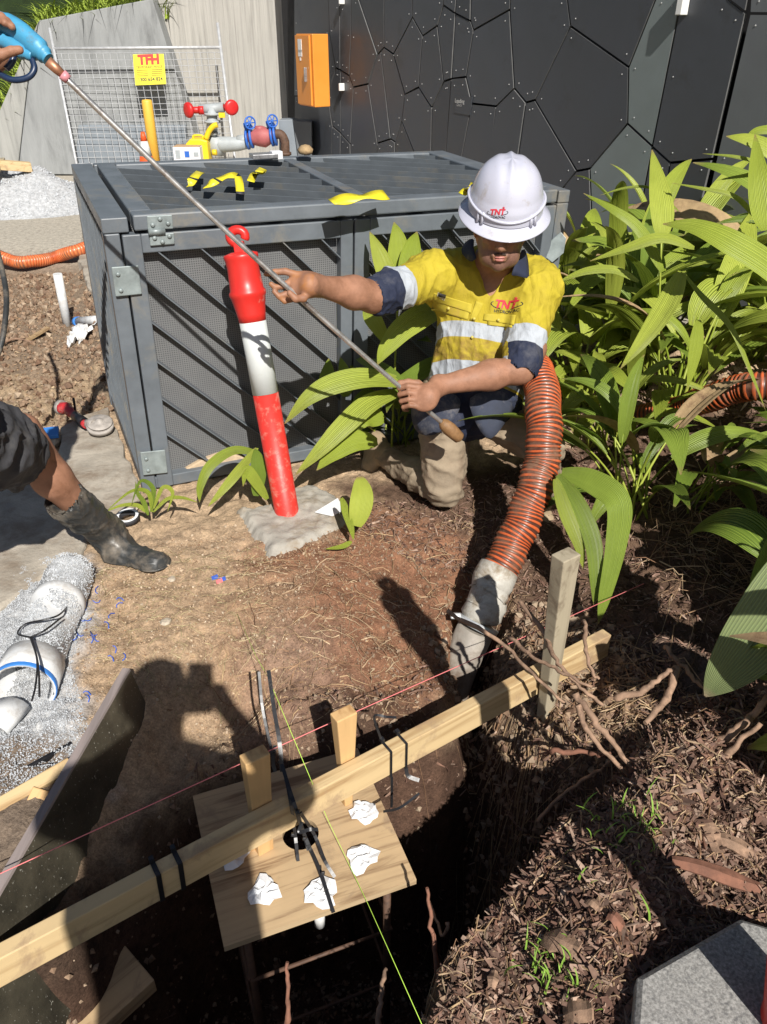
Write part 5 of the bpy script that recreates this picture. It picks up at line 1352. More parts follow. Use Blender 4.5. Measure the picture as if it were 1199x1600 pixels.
hand2 += finger([gq2(-12, 42, .02), gq2(0, 30, -.01), gq2(11, 34, -.03), gq2(19, 42, -.036)], .0125, .004)
hand2 += finger([gq2(-22, 40, .03), gq2(-10, 24, -.0), gq2(2, 26, -.03), gq2(8, 36, -.045)], .0125, .004)
hand2 += finger([gq2(-34, 40, .03), gq2(-26, 24, -.0), gq2(-14, 26, -.03), gq2(-6, 36, -.045)], .012, .004)
hand2 += finger([gq2(-44, 46, .03), gq2(-38, 30, -.0), gq2(-28, 30, -.03), gq2(-20, 38, -.045)], .011, .004)
h2 = surf(hand2, .0036)
V, F = merge([b2_, h2]); npmesh('body', smooth_v(V, F, 1, .4), F, 'skin', p2, smooth=True)
sh_ = surf([('c', hip, hip + (kn - hip) * .80, .115, .112, .04, (UV, 1.08)), ('c', hip2, hip2 + (kn2 - hip2) * .8, .115, .105, .04), ('c', hip + np.array([0, 0, .08]), hip2 + np.array([0, 0, .08]), .125, .125, .05),
            ('c', hip + (kn - hip) * .82, kn + (ank - kn) * .6, .085, .10, -.008)], .008)
Vt, Ft = sh_; Vt = folds(Vt, Ft, .014, 9, 81); Vt = smooth_v(Vt, Ft, 1, .4); npmesh('shorts', Vt, Ft, 'short_cloth', p2, smooth=True)
ts = surf([('c', (hip + hip2) / 2 + np.array([0, 0, .1]), (sh1 + sh2) / 2 - np.array([0, 0, .05]), .16, .165, .06), ('c', sh1, sh2, .075, .075, .05), ('c', sh1, sh1 + (el - sh1) * .7, .078, .07, .03), ('c', sh2, sh2 + (el2 - sh2) * .7, .078, .07, .03)], .014)
npmesh('shirt', folds(ts[0], ts[1], .012, 8, 85), ts[1], 'navy_cloth', p2, smooth=True)
bd = nrm(ank - kn); top_ = PD(104, 782, 2.62)
bt1 = surf([('c', top_, ank, .070, .062, .03), ('c', ank + np.array([0, 0, -.02]), PD(190, 868, 2.84), .062, .060, .03), ('c', PD(190, 868, 2.84), toe, .058, .050, .03), ('e', toe, np.eye(3), (.064, .052, .048), .02),
            ('c', top_ - bd * .14, top_ - bd * .015, .072, .062, -.004)], .0065)
Vt, Ft = bt1; Vt[:, 2] = np.maximum(Vt[:, 2], .006); Vt = folds(Vt, Ft, .005, 12, 91, (1, 1, 1.8)); npmesh('gumboot', Vt, Ft, 'rubber', p2, smooth=True)
bt2 = surf([('c', kn2 + (an2 - kn2) * .3, an2, .066, .055, .03), ('c', an2 + np.array([0, 0, -.03]), an2 + np.array([.04, .17, -.04]), .05, .045, .03)], .012)
npmesh('gumboot', bt2[0], bt2[1], 'rubber', p2, smooth=True)
# boot sole line
MB().tube(catmull([PD(170, 880, 2.90), PD(200, 903, 2.86), PD(235, 911, 2.79), PD(262, 902, 2.77), PD(270, 884, 2.80)], 6), .009, 6).build('sole_edge', 'rubber', p2)

# ------------------------------------------------------------------ the photographer: stands at the pit edge, holds the phone up
ph = thing('smartphone', (0, -.02, CAMH), 'slim black smartphone held up over the pit by the person taking the picture', 'phone')
fwd, upv = np.array([0, _c, -_s]), UV
MB().box(ORG - fwd * .014 - upv * .045, (.078, .155, .009), (XV, upv, fwd)).build('phone_body', 'black_plastic', ph, bevel=.003)
MB().box(ORG - fwd * .0192 - upv * .045, (.070, .145, .001), (XV, upv, fwd)).build('screen', 'dark_panel', ph)
p3 = thing('person', (-.05, -.40, 0), 'person standing behind the viewpoint with both arms raised to a phone, casting the big shadow', 'person')
H3 = np.array([-.055, -.27, 1.755]); N3 = np.array([-.04, -.36, 1.58])
s3a, s3b = np.array([.14, -.36, 1.535]), np.array([-.24, -.36, 1.535]); e3a, e3b = np.array([.25, -.24, 1.44]), np.array([-.30, -.22, 1.42]); w3a, w3b = np.array([.065, -.045, 1.53]), np.array([-.065, -.045, 1.53])
hp3 = np.array([-.04, -.42, .95])
fl = float(height(-.1, -.4))
pr = [('e', H3, np.eye(3), (.078, .10, .12), .02), ('c', H3 + np.array([0, -.03, -.06]), N3, .055, .06, .03), ('c', H3 + np.array([0, .1, -.01]), H3 + np.array([0, .11, -.03]), .012, .014, .02),
      ('c', N3 + np.array([0, -.02, -.1]), hp3, .15, .145, .08), ('c', s3a, s3b, .07, .07, .06),
      ('c', s3a, e3a, .058, .046, .03), ('c', e3a, w3a, .044, .028, .03), ('c', s3b, e3b, .058, .046, .03), ('c', e3b, w3b, .044, .028, .03)]
for s in (-1, 1):
    pr += [('c', hp3 + np.array([s * .09, 0, -.03]), np.array([s * .11 - .04, -.36, .50]), .09, .065, .05), ('c', np.array([s * .11 - .04, -.36, .50]), np.array([s * .12 - .04, -.42, fl + .09]), .062, .045, .03),
           ('c', np.array([s * .12 - .04, -.42, fl + .06]), np.array([s * .14 - .04, -.24, fl + .045]), .045, .04, .03)]
    w_ = w3a if s > 0 else w3b
    pr += [('c', w_, w_ + np.array([-s * .012, .01, .045]), .028, .026, .015)]
    for k in range(4):
        z = CAMH - .045 - .085 + k * .022 + .02
        a = np.array([s * .046, -.045, z - .006]); pr += finger([a, np.array([s * .052, -.022, z]), np.array([s * .047, -.006, z + .002])], .0085, .004)
    pr += finger([w_ + np.array([0, .0, .03]), np.array([s * .045, -.045, CAMH - .03]), np.array([s * .025, -.045, CAMH - .02])], .010, .004)
v3 = surf(pr, .010); npmesh('body', v3[0], v3[1], 'skin', p3, smooth=True)
c3 = surf([('c', N3 + np.array([0, -.02, -.14]), hp3 + np.array([0, 0, .0]), .20, .20, .08), ('c', s3a, s3b, .085, .085, .06), ('c', s3a, s3a + (e3a - s3a) * .8, .078, .068, .03), ('c', s3b, s3b + (e3b - s3b) * .8, .078, .068, .03)], .014)
npmesh('shirt', c3[0], c3[1], 'yellow_cloth', p3, smooth=True)
t3 = surf([x for s in (-1, 1) for x in (('c', hp3 + np.array([s * .09, 0, -.02]), np.array([s * .11 - .04, -.36, .50]), .115, .09, .05), ('c', np.array([s * .11 - .04, -.36, .50]), np.array([s * .12 - .04, -.42, fl + .12]), .085, .07, .03))], .014)
npmesh('trousers', t3[0], t3[1], 'navy_cloth', p3, smooth=True)
capv = surf([('e', H3 + np.array([0, -.01, .045]), np.eye(3), (.092, .112, .095), .01), ('c', H3 + np.array([-.04, .10, .05]), H3 + np.array([.04, .10, .05]), .012, .012, .03)], .010)
npmesh('cap', capv[0], capv[1], 'navy_cloth', p3, smooth=True)
# ------------------------------------------------------------------ red and white temporary bollards on rubber bases
def bollard(base, top, rb, rt, label, blabel, split, base_obj=True, facing=(0, -1, 0)):
    base = np.asarray(base, float); top = np.asarray(top, float); ax = nrm(top - base); L = np.linalg.norm(top - base)
    t = thing('bollard', base, label, 'bollard', 'red and white temporary bollards')
    s0, s1 = split
    rr = lambda s: rb + (rt * .80 - rb) * s
    MB().lathe([(rb * 1.06, 0), (rb * 1.06, .012), (rb, .02), (rr(s0), L * s0)], base, ax, 28).build('lower_tube', 'dusty_red', t)
    MB().lathe([(rr(s0) * 1.01, L * s0 + .001), (rr(s1) * 1.01, L * s1)], base, ax, 28).build('reflective_sleeve', 'white_sleeve', t)
    h = L * (1 - s1)
    MB().lathe([(rr(s1) * 1.0, -.03), (rr(s1) * 1.08, 0), (rr(s1) * 1.16, h * .10), (rt * 1.03, h * .22), (rt * 1.10, h * .25), (rt * 1.10, h * .29), (rt * 1.0, h * .32), (rt * .97, h * .45), (rt * .93, h * .60),
                (rt * .98, h * .70), (rt * 1.02, h * .73), (rt * 1.0, h * .77), (rt * .70, h * .79), (rt * .5, h * .80)], base + ax * L * s1, ax, 28).build('top_cap', 'red_plastic', t)
    c = base + ax * (L - h * .20); sx_ = nrm(np.cross(ax, facing)); 
    hnd = MB()
    hnd.box(c + ax * .012, (.036, .030, .044), (sx_, np.cross(ax, sx_), ax))
    pts = [c + ax * (.050 + .022 * math.sin(a)) + sx_ * .027 * math.cos(a) for a in np.linspace(R(-35), R(250), 15)]
    hnd.tube(pts, .016, 10)
    hnd.build('lifting_handle', 'red_plastic', t, bevel=.004)
    return t
bb = PZ(450, 808, .0) ; 
bt_ = PD(371, 368, 2.72)
bollard(bb, bt_, .047, .0595, 'leaning red and white bollard standing on the concrete lump in front of the steel cage', None, (.47, .745))
b2b = np.array([.705, .69, .17]); b2t = np.array([.478, .733, 1.36])
bol2 = bollard(b2b, b2t, .052, .066, 'red bollard just outside the right edge, rising from the grey octagonal rubber base', None, (.47, .745))
# octagonal rubber base, bottom right
oc = [PZ(u, v, .165) for u, v in ((1158, 1432), (1012, 1507), (993, 1530), (985, 1640))]
_A, _B = PZ(1158, 1432, .165), PZ(996, 1524, .165); o_m = (_A + _B) / 2; o_d = _B - _A; o_s = np.linalg.norm(o_d); o_p = nrm(np.array([-o_d[1], o_d[0], 0])); o_p = o_p if o_p[0] > 0 else -o_p
cB = o_m + o_p * o_s / 2 / math.tan(R(22.5)); r0 = o_s / 2 / math.sin(R(22.5))
ob = bol2
a0 = math.atan2(oc[0][1] - cB[1], oc[0][0] - cB[0])
def octo(r, z, off=0): return [np.array([cB[0] + r * math.cos(a0 + off + k * math.pi / 4), cB[1] + r * math.sin(a0 + off + k * math.pi / 4), z]) for k in range(8)]
V = octo(r0, .05) + octo(r0, .156) + octo(r0 * .965, .165) + octo(r0 * .50, .165) + octo(r0 * .485, .169) + octo(.06, .169)
F = [tuple(i * 8 + k for k in q) for q in ()]
for i in range(5):
    for j in range(8): F.append((i * 8 + j, i * 8 + (j + 1) % 8, i * 8 + 8 + (j + 1) % 8, i * 8 + 8 + j))
F.append(tuple(range(40, 48)))
MB().add(V, F).build('base_slab', 'grey_rubber', ob, bevel=.004)

# concrete lump under the leaning bollard
def lump(name, poly, z0, h, m, label, cat, seed=0, jag=.015, n=26, parent=None):
    P = [PZ(u, v, z0) for u, v in poly]; c = sum(P) / len(P); ring = catmull(P + [P[0]], 4)[:-1]; k = len(ring); V = []
    rs = np.random.RandomState(seed)
    lay = ((1.03, -.03), (1.0, h * .6), (.95, h * .9), (.80, h), (.55, h * 1.06), (.25, h * 1.1))
    for s, z in lay:
        for p in ring:
            q = c + (p - c) * (s + rs.normal(0, .012)); q = q + np.array([0, 0, z]); V.append(q + rs.normal(0, jag * .35, 3))
    V.append(c + np.array([0, 0, h * 1.1])); F = []
    for i in range(len(lay) - 1):
        for j in range(k): F.append((i * k + j, i * k + (j + 1) % k, (i + 1) * k + (j + 1) % k, (i + 1) * k + j))
    o_ = (len(lay) - 1) * k
    for j in range(k): F.append((o_ + j, o_ + (j + 1) % k, len(V) - 1))
    o = MB().add(V, F, 0, False).build(name, m, parent, origin=None if parent else c); 
    return o if parent else tag(o, label, cat)
def patch_mound(name, poly, h, m, label, cat, edge=.03, step=.008, seed=5):
    P = G(poly); lo, hi = P.min(0) - .02, P.max(0) + .02; xs = np.arange(lo[0], hi[0], step); ys = np.arange(lo[1], hi[1], step); A, B = np.meshgrid(xs, ys)
    d = sdpoly(A, B, P) + fbm(A * 22, B * 22, seed=seed, o=3) * .010
    Z = height(A, B) * .4 + h * sstep(-.004, edge, d) + fbm(A * 30, B * 30, seed=seed + 4, o=4) * .004 - .02 * (d < -.002)
    V = np.stack([A.ravel(), B.ravel(), Z.ravel()], 1); n = len(xs); i = (np.arange(len(ys) - 1)[:, None] * n + np.arange(n - 1)[None]).ravel(); F = np.stack([i, i + 1, i + n + 1, i + n], 1)
    k = (d.ravel()[F] > -.012).all(1); F = F[k]; used = np.unique(F); mp = np.full(len(V), -1); mp[used] = np.arange(len(used))
    c = np.array([P[:, 0].mean(), P[:, 1].mean(), 0]); o = npmesh(name, V[used] - c, mp[F], m, smooth=True); o.location = tuple(c); return tag(o, label, cat)
patch_mound('concrete_lump', [(430, 790), (372, 800), (395, 840), (425, 866), (470, 862), (515, 838), (545, 815), (532, 782), (490, 760), (455, 765)], .026, 'concrete_lump', 'rough grey concrete lump around the foot of the leaning bollard', 'concrete')
o = MB().add([PZ(528, 778, .03), PZ(492, 800, .035), PZ(520, 806, .03), PZ(538, 796, .035)], [(0, 1, 2, 3)]).build('paper_scrap', 'paper', origin=PZ(520, 795, .03)); o.modifiers.new('t', 'SOLIDIFY').thickness = .002
tag(o, 'white paper scrap on the concrete lump right of the leaning bollard', 'paper')

# ------------------------------------------------------------------ ribbed hoses
def hose(name, path, r, pitch, label, cat, orange='hose_orange', gap='hose_gap', depth=.10, parent=None, n=24, duty=.5):
    C = catmull(path, 14); C = np.array(C); ph_ = np.arange(len(C)); C = C + np.stack([np.sin(ph_ * .55), np.cos(ph_ * .43), np.sin(ph_ * .31 + 1)], 1) * .0028; seg = np.linalg.norm(np.diff(C, axis=0), axis=1); S = np.concatenate([[0], np.cumsum(seg)]); L = S[-1]
    nr_ = int(L / pitch); s = []; rad = []; mis = []
    for i in range(nr_):
        for t, rr_ in ((0, 1.0), (duty * .5, 1 + depth), (duty, 1.0), (duty + (1 - duty) * .2, 1 - depth * .35), (duty + (1 - duty) * .8, 1 - depth * .35)):
            s.append((i + t) * pitch); rad.append(r * rr_); mis.append(0 if t < duty else 1)
    P = np.stack([np.interp(s, S, C[:, k]) for k in range(3)], 1)
    o = MB().tube(P, rad, n, mis=mis).build(name, [orange, gap], parent, origin=None if parent else C[0])
    return o if parent else tag(o, label, cat)
hz = thing('suction_hose', PD(770, 905, 2.98), 'big ribbed orange suction hose curving past the kneeling worker down into the pit', 'hose')
hose('hose_tube', [PD(745, 640, 3.25), PD(785, 590, 3.12), PD(820, 565, 2.98), PD(842, 590, 2.85), PD(850, 650, 2.74), PD(848, 715, 2.72), PD(832, 775, 2.71), PD(808, 835, 2.70), PD(782, 890, 2.68), PD(770, 915, 2.67)], .060, .0150, None, None, parent=hz, depth=.06, duty=.46)
# taped coupling, clamp and steel suction pipe
q0, q1, q2, q3, q4 = PD(780, 888, 2.68), PD(765, 918, 2.67), PD(758, 948, 2.66), PD(750, 968, 2.66), PD(742, 985, 2.66)
MB().tube([q0, PD(774, 900, 2.675), PD(768, 914, 2.67), PD(763, 926, 2.665), q2, PD(752, 962, 2.66), PD(750, 972, 2.66)], [.069, .072, .070, .060, .066, .071, .058], 20).build('taped_coupling', 'tape_white', hz)
for k, (a, b, r_) in enumerate(((PD(771, 905, 2.67), PD(768, 911, 2.67), .0735), (PD(764, 922, 2.665), PD(761, 930, 2.66), .069), (PD(760, 940, 2.66), PD(757, 950, 2.66), .0715))):
    MB().tube([a, (a + b) / 2 + np.array([.002, 0, 0]), b], [r_ * .97, r_, r_ * .96], 20, caps=False).build('tape_wrap', 'tape_white', hz)
MB().tube([PD(749, 972, 2.66), PD(744, 982, 2.66)], .0725, 24).build('hose_clamp', 'clamp_metal', hz)
MB().box(PD(712, 962, 2.64), (.035, .02, .03), (XV, UV, TV)).build('clamp_bolt', 'clamp_metal', hz, bevel=.004)
MB().tube([PD(746, 978, 2.66), PD(718, 1040, 2.72), PD(700, 1090, 2.78), PD(672, 1230, 3.05)], [.064, .064, .065, .068], 24).build('suction_pipe', 'pipe_concrete', hz)
hose('suction_hose', [PD(1320, 585, 3.1), PD(1210, 602, 3.15), PD(1150, 608, 3.25), PD(1095, 628, 3.4), PD(1050, 642, 3.55), PD(990, 655, 3.75)], .056, .020, 'ribbed orange hose lying among the leaves at the right edge', 'hose', depth=.08)
hose('suction_hose', [gpt(-60, 372, .05), gpt(-10, 392, .07), gpt(20, 405, .07), gpt(45, 408, .07), gpt(80, 402, .07), gpt(130, 388, .06), gpt(190, 360, .06), gpt(240, 330, .06)], .058, .019, 'thin-ribbed orange hose lying across the concrete edge at the left', 'hose', orange='hose_orange', gap='hose_pale', depth=.08, duty=.42) if False else None
mat('hose_pale', (.62, .20, .07), .35, .15, 10, 0)
hose('drain_hose', [gpt(-60, 380, .05), gpt(-10, 397, .06), gpt(20, 408, .06), gpt(48, 409, .06), gpt(85, 402, .06), gpt(130, 388, .06), gpt(190, 362, .06), gpt(260, 330, .06)], .047, .019, 'orange ribbed drain hose with pale gaps lying across the concrete edge at the left', 'hose', 'hose_orange', 'hose_pale', .09, duty=.6)

# ------------------------------------------------------------------ set-out rail, pegs and anchor-bolt template over the pit
rz = .055
rA, rB = PZ(-140, 1545, rz), PZ(942, 982, rz)
rd = nrm(rB - rA); rs = np.array([rd[1], -rd[0], 0.]); rs = rs if rs[1] < 0 else -rs      # rs: towards the photographer
rail_h, rail_t = .086, .036
rail = MB().box((rA + rB) / 2 - np.array([0, 0, rail_h / 2]) + rs * (rail_t / 2), (np.linalg.norm(rB - rA), rail_t, rail_h), (rd, rs, (0, 0, 1))).build('timber_rail', 'pine', bevel=.0025)
me_ = rail.data; cR = (rA + rB) / 2; Mx = Matrix(((rd[0], rs[0], 0, cR[0]), (rd[1], rs[1], 0, cR[1]), (rd[2], rs[2], 1, cR[2]), (0, 0, 0, 1)))
me_.transform(Mx.inverted()); rail.matrix_world = Mx
tag(rail, 'long pale pine rail set diagonally across the pit on timber pegs', 'timber rail')
def peg(u, v, dz_top, length, w, t, m, label, side, skew=0, uvt=None):
    """peg beside the rail: side=-1 behind it, +1 in front"""
    s = 0.; best = None
    for k in range(2000):
        P = rA + (rB - rA) * k / 2000. + rs * (rail_t + t / 2 + .001 if side > 0 else -t / 2 - .001) + np.array([0, 0, dz_top])
        uu, vv = topx(P); 
        if best is None or abs(uu - u) < best[0]: best = (abs(uu - u), P)
    P = best[1]; o = MB().box((0, 0, -length / 2), (w, t, length), taper=1.0)
    # pointed foot
    o2 = o.build('timber_peg', m, bevel=.003)
    for vv_ in o2.data.vertices:
        if vv_.co.z < -length + .01: vv_.co.x *= .4; vv_.co.y *= .6
    a = math.atan2(rd[1], rd[0]); o2.matrix_world = Matrix.Translation(Vector(P)) @ Matrix.Rotation(a, 4, 'Z') @ Matrix.Rotation(R(skew), 4, 'Y')
    return tag(o2, label, 'timber peg', 'timber pegs holding the set-out rail')
peg(398, 1170, .155, .60, .062, .036, 'pine_peg', 'short pine peg with a round knot, left of the two pegs behind the rail', -1, 1)
peg(537, 1100, .150, .33, .058, .036, 'pine_peg', 'bright orange-brown pine peg right of the black strap bundle, behind the rail', -1, 0)
peg(885, 850, .42, .85, .062, .045, 'old_peg', 'tall weathered grey timber peg near the right end of the rail', 1, -1)
# template plate with its bolt hole
zpl = rz - rail_h - .095
pc = [PZ(u, v, zpl) for u, v in ((302, 1243), (350, 1480), (651, 1374))]
pe1 = pc[2] - pc[1]; pe2 = pc[0] - pc[1]; Lx, Ly = np.linalg.norm(pe1), np.linalg.norm(pe2); pe1 /= Lx; pe2 = nrm(pe2 - pe1 * (pe1 @ pe2))
def tp(s, t, z=0): return pc[1] + pe1 * s * Lx + pe2 * t * Ly + np.array([0, 0, z])
tm_ = thing('bolt_template', tp(.5, .5), 'square plywood anchor-bolt template with a round centre hole under the rail', 'plywood template')
iv = lambda u, v: (lambda d: (float(d @ pe1) / Lx, float(d @ pe2) / Ly))(PZ(u, v, zpl) - pc[1])
hs, ht = iv(470, 1303)
hr = .046; NQ = 32
outer = []
for j in range(NQ):
    a = 2 * math.pi * j / NQ; dx, dy = math.cos(a), math.sin(a)
    k = min([(1 - hs) * Lx / dx if dx > 1e-6 else 9, -hs * Lx / dx if dx < -1e-6 else 9, (1 - ht) * Ly / dy if dy > 1e-6 else 9, -ht * Ly / dy if dy < -1e-6 else 9])
    outer.append((hs * Lx + dx * k, ht * Ly + dy * k))
inner = [(hs * Lx + hr * math.cos(2 * math.pi * j / NQ), ht * Ly + hr * math.sin(2 * math.pi * j / NQ)) for j in range(NQ)]
for cxy in ((0, 0), (Lx, 0), (Lx, Ly), (0, Ly)):
    k = min(range(NQ), key=lambda j: (outer[j][0] - cxy[0]) ** 2 + (outer[j][1] - cxy[1]) ** 2); outer[k] = cxy
loc3 = lambda p, z: pc[1] + pe1 * p[0] + pe2 * p[1] + np.array([0, 0, z])
th_ = .018; V = [loc3(p, 0) for p in outer] + [loc3(p, 0) for p in inner] + [loc3(p, -th_) for p in outer] + [loc3(p, -th_) for p in inner]
F, mi_ = [], []
for j in range(NQ):
    j2 = (j + 1) % NQ
    F += [(j, j2, NQ + j2, NQ + j), (2 * NQ + j2, 2 * NQ + j, 3 * NQ + j, 3 * NQ + j2), (j2, j, 2 * NQ + j, 2 * NQ + j2), (NQ + j, NQ + j2, 3 * NQ + j2, 3 * NQ + j)]; mi_ += [0, 0, 1, 1]
mbp = MB().add(V, F); mbp.m = mi_; plate_o = mbp.build('plywood_sheet', ['ply', 'ply_edge'], tm_)
# rotate the grain along the sheet: bake local axes
ang = math.atan2(pe1[1], pe1[0]); off = parent_loc(tm_)
plate_o.data.transform(Matrix.Rotation(-ang, 4, 'Z')); plate_o.rotation_euler = (0, 0, ang)
for k in range(4):       # visible ply layers along the front edge
    pass
o = MB().box(tp(.21, .52, .011), (.075, .03, .022), (rd, rs, (0, 0, 1))).build('packer', 'pine_peg', tm_, bevel=.002)
# bolts below, papers stuffed in the holes
holes = [(840, 0)]
paper_uv = [((568, 1272), 'crumpled white paper plug beside the right pine peg'), ((566, 1342), 'round white paper plug in the bolt hole near the right edge of the plywood'),
            ((412, 1393), 'torn white paper plug at the lower left of the plywood, half in shadow'), ((502, 1397), 'white paper plug under the strap ends at the lower middle of the plywood'),
            ((365, 1336), 'white paper plug tucked against the rail on the left of the plywood')]
for i, ((u, v), lab) in enumerate(paper_uv):
    rs_ = np.random.RandomState(30 + i); c = PZ(u, v, zpl + .002); t = thing('paper_plug', c, lab, 'paper', 'paper plugs in the bolt holes')
    n = 17; ring = []
    V = [c + np.array([0, 0, .012])]
    rads = []
    for lay, (rr_, zz) in enumerate(((.012, .006), (.023, .010), (.035, .003))):
        for j in range(n):
            a = 2 * math.pi * j / n + lay * .2; r_ = rr_ * (1 + rs_.uniform(-.25, .25) * (lay > 0) + (.32 * abs(math.sin(a * 1.5 + i)) ** 3 - .08) * (lay == 2)); V.append(c + np.array([r_ * math.cos(a), r_ * math.sin(a), max(.001, zz + rs_.uniform(-.007, .007) * (lay < 2) + (rs_.uniform(0, .006) if lay == 2 else 0))]))
    F = [(0, 1 + j, 1 + (j + 1) % n) for j in range(n)]
    for lay in range(2):
        for j in range(n): F.append((1 + lay * n + j, 1 + lay * n + (j + 1) % n, 1 + (lay + 1) * n + (j + 1) % n, 1 + (lay + 1) * n + j))
    o = MB().add(V, F, 0, False).build('paper_sheet', 'paper', t); o.modifiers.new('t', 'SOLIDIFY').thickness = .0015
    MB().lathe([(.021, 0), (.021, .006), (.017, .0065), (.017, .001)], c + nrm(ORG - c) * 0 + np.array([.002, .016, 0]), n=14).build('conduit_rim', 'pvc_white', t)
for i, (s, t_) in enumerate(((.12, .10), (.5, .06), (.9, .1), (.88, .5), (.1, .5), (.12, .88), (.5, .92), (.88, .88))):
    p = tp(s, t_, -th_)
    if i == 1:
        p = PZ(501, 1432, zpl - th_); pi_ = thing('conduit', p, 'white-capped blue-grey conduit dropping from the front edge of the plywood', 'conduit')
        MB().tube([p + pe2 * .012, p + pe2 * .012 - np.array([0, 0, .05])], .013, 12).build('cap', 'pvc_white', pi_)
        MB().tube([p + pe2 * .012 - np.array([0, 0, .05]), p + pe2 * .012 - np.array([0, 0, .8])], .011, 10).build('tube', 'blue_grey', pi_) if 'blue_grey' in M else None
mat('blue_grey', (.10, .12, .16), .5, .2, 10, 0)
MB().tube([p + pe2 * .0 - np.array([0, 0, .0]), p - np.array([0, 0, .8])], .011, 10) if False else None
for s, t_ in ((.12, .12), (.88, .12), (.88, .88), (.12, .88)):
    p = tp(s, t_, -th_); MB().tube([p, p - np.array([0, 0, .85])], .010, 8).build('threaded_rod', 'rust_steel', tm_)
for z_ in (-.25, -.5):
    MB().tube([tp(s, t_, z_) for s, t_ in ((.1, .1), (.9, .1), (.9, .9), (.1, .9), (.1, .1))], .006, 6).build('cage_ring', 'rust_steel', tm_)
# cable ties and straps
def strap(P, w, t=.0022, mb=None, up=None):
    mb = mb or MB(); C = catmull(P, 5)
    for i in range(len(C) - 1):
        d = C[i + 1] - C[i]
        if np.linalg.norm(d) < 1e-5: continue
        mb.bar(C[i] - nrm(d) * .001, C[i + 1] + nrm(d) * .001, w, t, up if up is not None else (ORG - C[i]))
    return mb
zt0 = rz + .004
def zr(u, v, z=zt0): return PZ(u, v, z)
def cable_tie(loops, label, loc, grp='cable ties on the set-out rail'):
    t = thing('cable_tie', loc, label, 'cable tie', grp)
    for nm_, P, w in loops: strap(P, w).build(nm_, 'strap_black', t)
    return t
def railpt(u, dz=0.0, f=0.0):        # point on the rail's top edge at a bearing u
    best = None
    for k in range(1500):
        P = rA + (rB - rA) * k / 1500.
        uu = topx(P)[0]
        if best is None or abs(uu - u) < best[0]: best = (abs(uu - u), P)
    return best[1] + np.array([0, 0, dz]) + rs * f
for (u, lab, tails) in ((238, 'black cable tie round the rail, leftmost of the pair in the shaded part', 0), (272, 'black cable tie round the rail, right of the leftmost one in shade', 0),
                        (598, 'thin black cable tie round the rail with a long tail hanging by the right peg', 1), (622, 'thin black cable tie round the rail, right of the one with the hanging tail', 2)):
    w = .011 if u < 400 else .0065; e = .003; sh = -.004 if u < 400 else 0
    a, b = railpt(u, e, -e), railpt(u, e, rail_t + e); c, d = b + np.array([sh, 0, -rail_h - 2 * e]), a + np.array([sh, 0, -rail_h - 2 * e])
    t = thing('cable_tie', (a + b) / 2, lab, 'cable tie', 'cable ties on the set-out rail')
    mb = MB(); up_ = {0: (0, 0, 1), 1: rs, 2: (0, 0, -1), 3: -rs}
    for i, (p, q) in enumerate(((a, b), (b, c), (c, d), (d, a))): mb.bar(p, q, w, .0022, up_[i])
    mb.build('band', 'strap_black', t)
    MB().box(a + np.array([0, 0, .006]), (.010, .012, .010), (rd, rs, (0, 0, 1))).build('lock', 'strap_black', t)
    if tails == 1:
        strap([c + rs * .003, c + rs * .004 - np.array([0, 0, .05]), c + np.array([.002, 0, -.12])], .007, up=rs).build('tail', 'strap_black', t)
        strap([a, PD(585, 1120, 1.98), PD(604, 1120, 1.97), PD(619, 1121, 1.96)], .006).build('tail', 'strap_black', t)
        strap([PD(600, 1268, 1.96), PD(625, 1262, 1.93), PD(655, 1240, 1.92)], .006).build('tail', 'strap_black', t)
    if tails == 2: strap([c, c + rs * .01 - np.array([0, 0, .02]), c + rs * .03 + rd * .02 - np.array([0, 0, .03])], .010).build('tail', 'strap_black', t)
bun = thing('strap_bundle', PZ(470, 1250, rz), 'bundle of black cable straps standing over the rail into the plywood hole', 'cable straps')
zb = lambda u, v, z: PZ(u, v, z)
for P, w in (([PD(420, 1048, 2.02), PD(428, 1105, 1.97), PD(437, 1160, 1.93), PD(441, 1205, 1.92)], .010), ([PD(405, 1050, 2.03), PD(411, 1110, 2.02), PD(424, 1170, 1.99), PD(430, 1205, 1.97)], .007),
             ([PD(441, 1195, 1.92), PD(450, 1225, 1.89), PD(462, 1262, 1.84), PZ(478, 1310, zpl + .05), PZ(500, 1360, zpl + .025), PZ(521, 1425, zpl + .008)], .009),
             ([PD(447, 1215, 1.90), PD(455, 1258, 1.86), PZ(461, 1300, zpl + .05), PZ(466, 1345, zpl + .01)], .008), ([PD(447, 1218, 1.90), PD(462, 1262, 1.845), PZ(474, 1300, zpl + .05), PZ(482, 1328, zpl + .02)], .008),
             ([PD(470, 1270, 1.85), PZ(492, 1305, zpl + .05), PZ(508, 1345, zpl + .03), PZ(523, 1370, zpl + .008)], .008), ([PD(430, 1165, 1.96), PD(427, 1190, 1.955), PD(430, 1205, 1.955)], .009),
             ([PD(472, 1285, 1.86), PD(468, 1300, 1.86), PD(484, 1296, 1.85), PD(496, 1296, 1.86)], .008)):
    strap(P, w, .003).build('strap', 'strap_black', bun)
for u, v, d_ in ((466, 1268, 1.845), (458, 1304, 1.885), (476, 1310, 1.87), (505, 1364, 1.87), (437, 1190, 1.93), (428, 1175, 1.95)):
    MB().box(PD(u, v, d_), (.0085, .008, .010), (XV, UV, TV)).build('lock', 'strap_black', bun, bevel=.002)
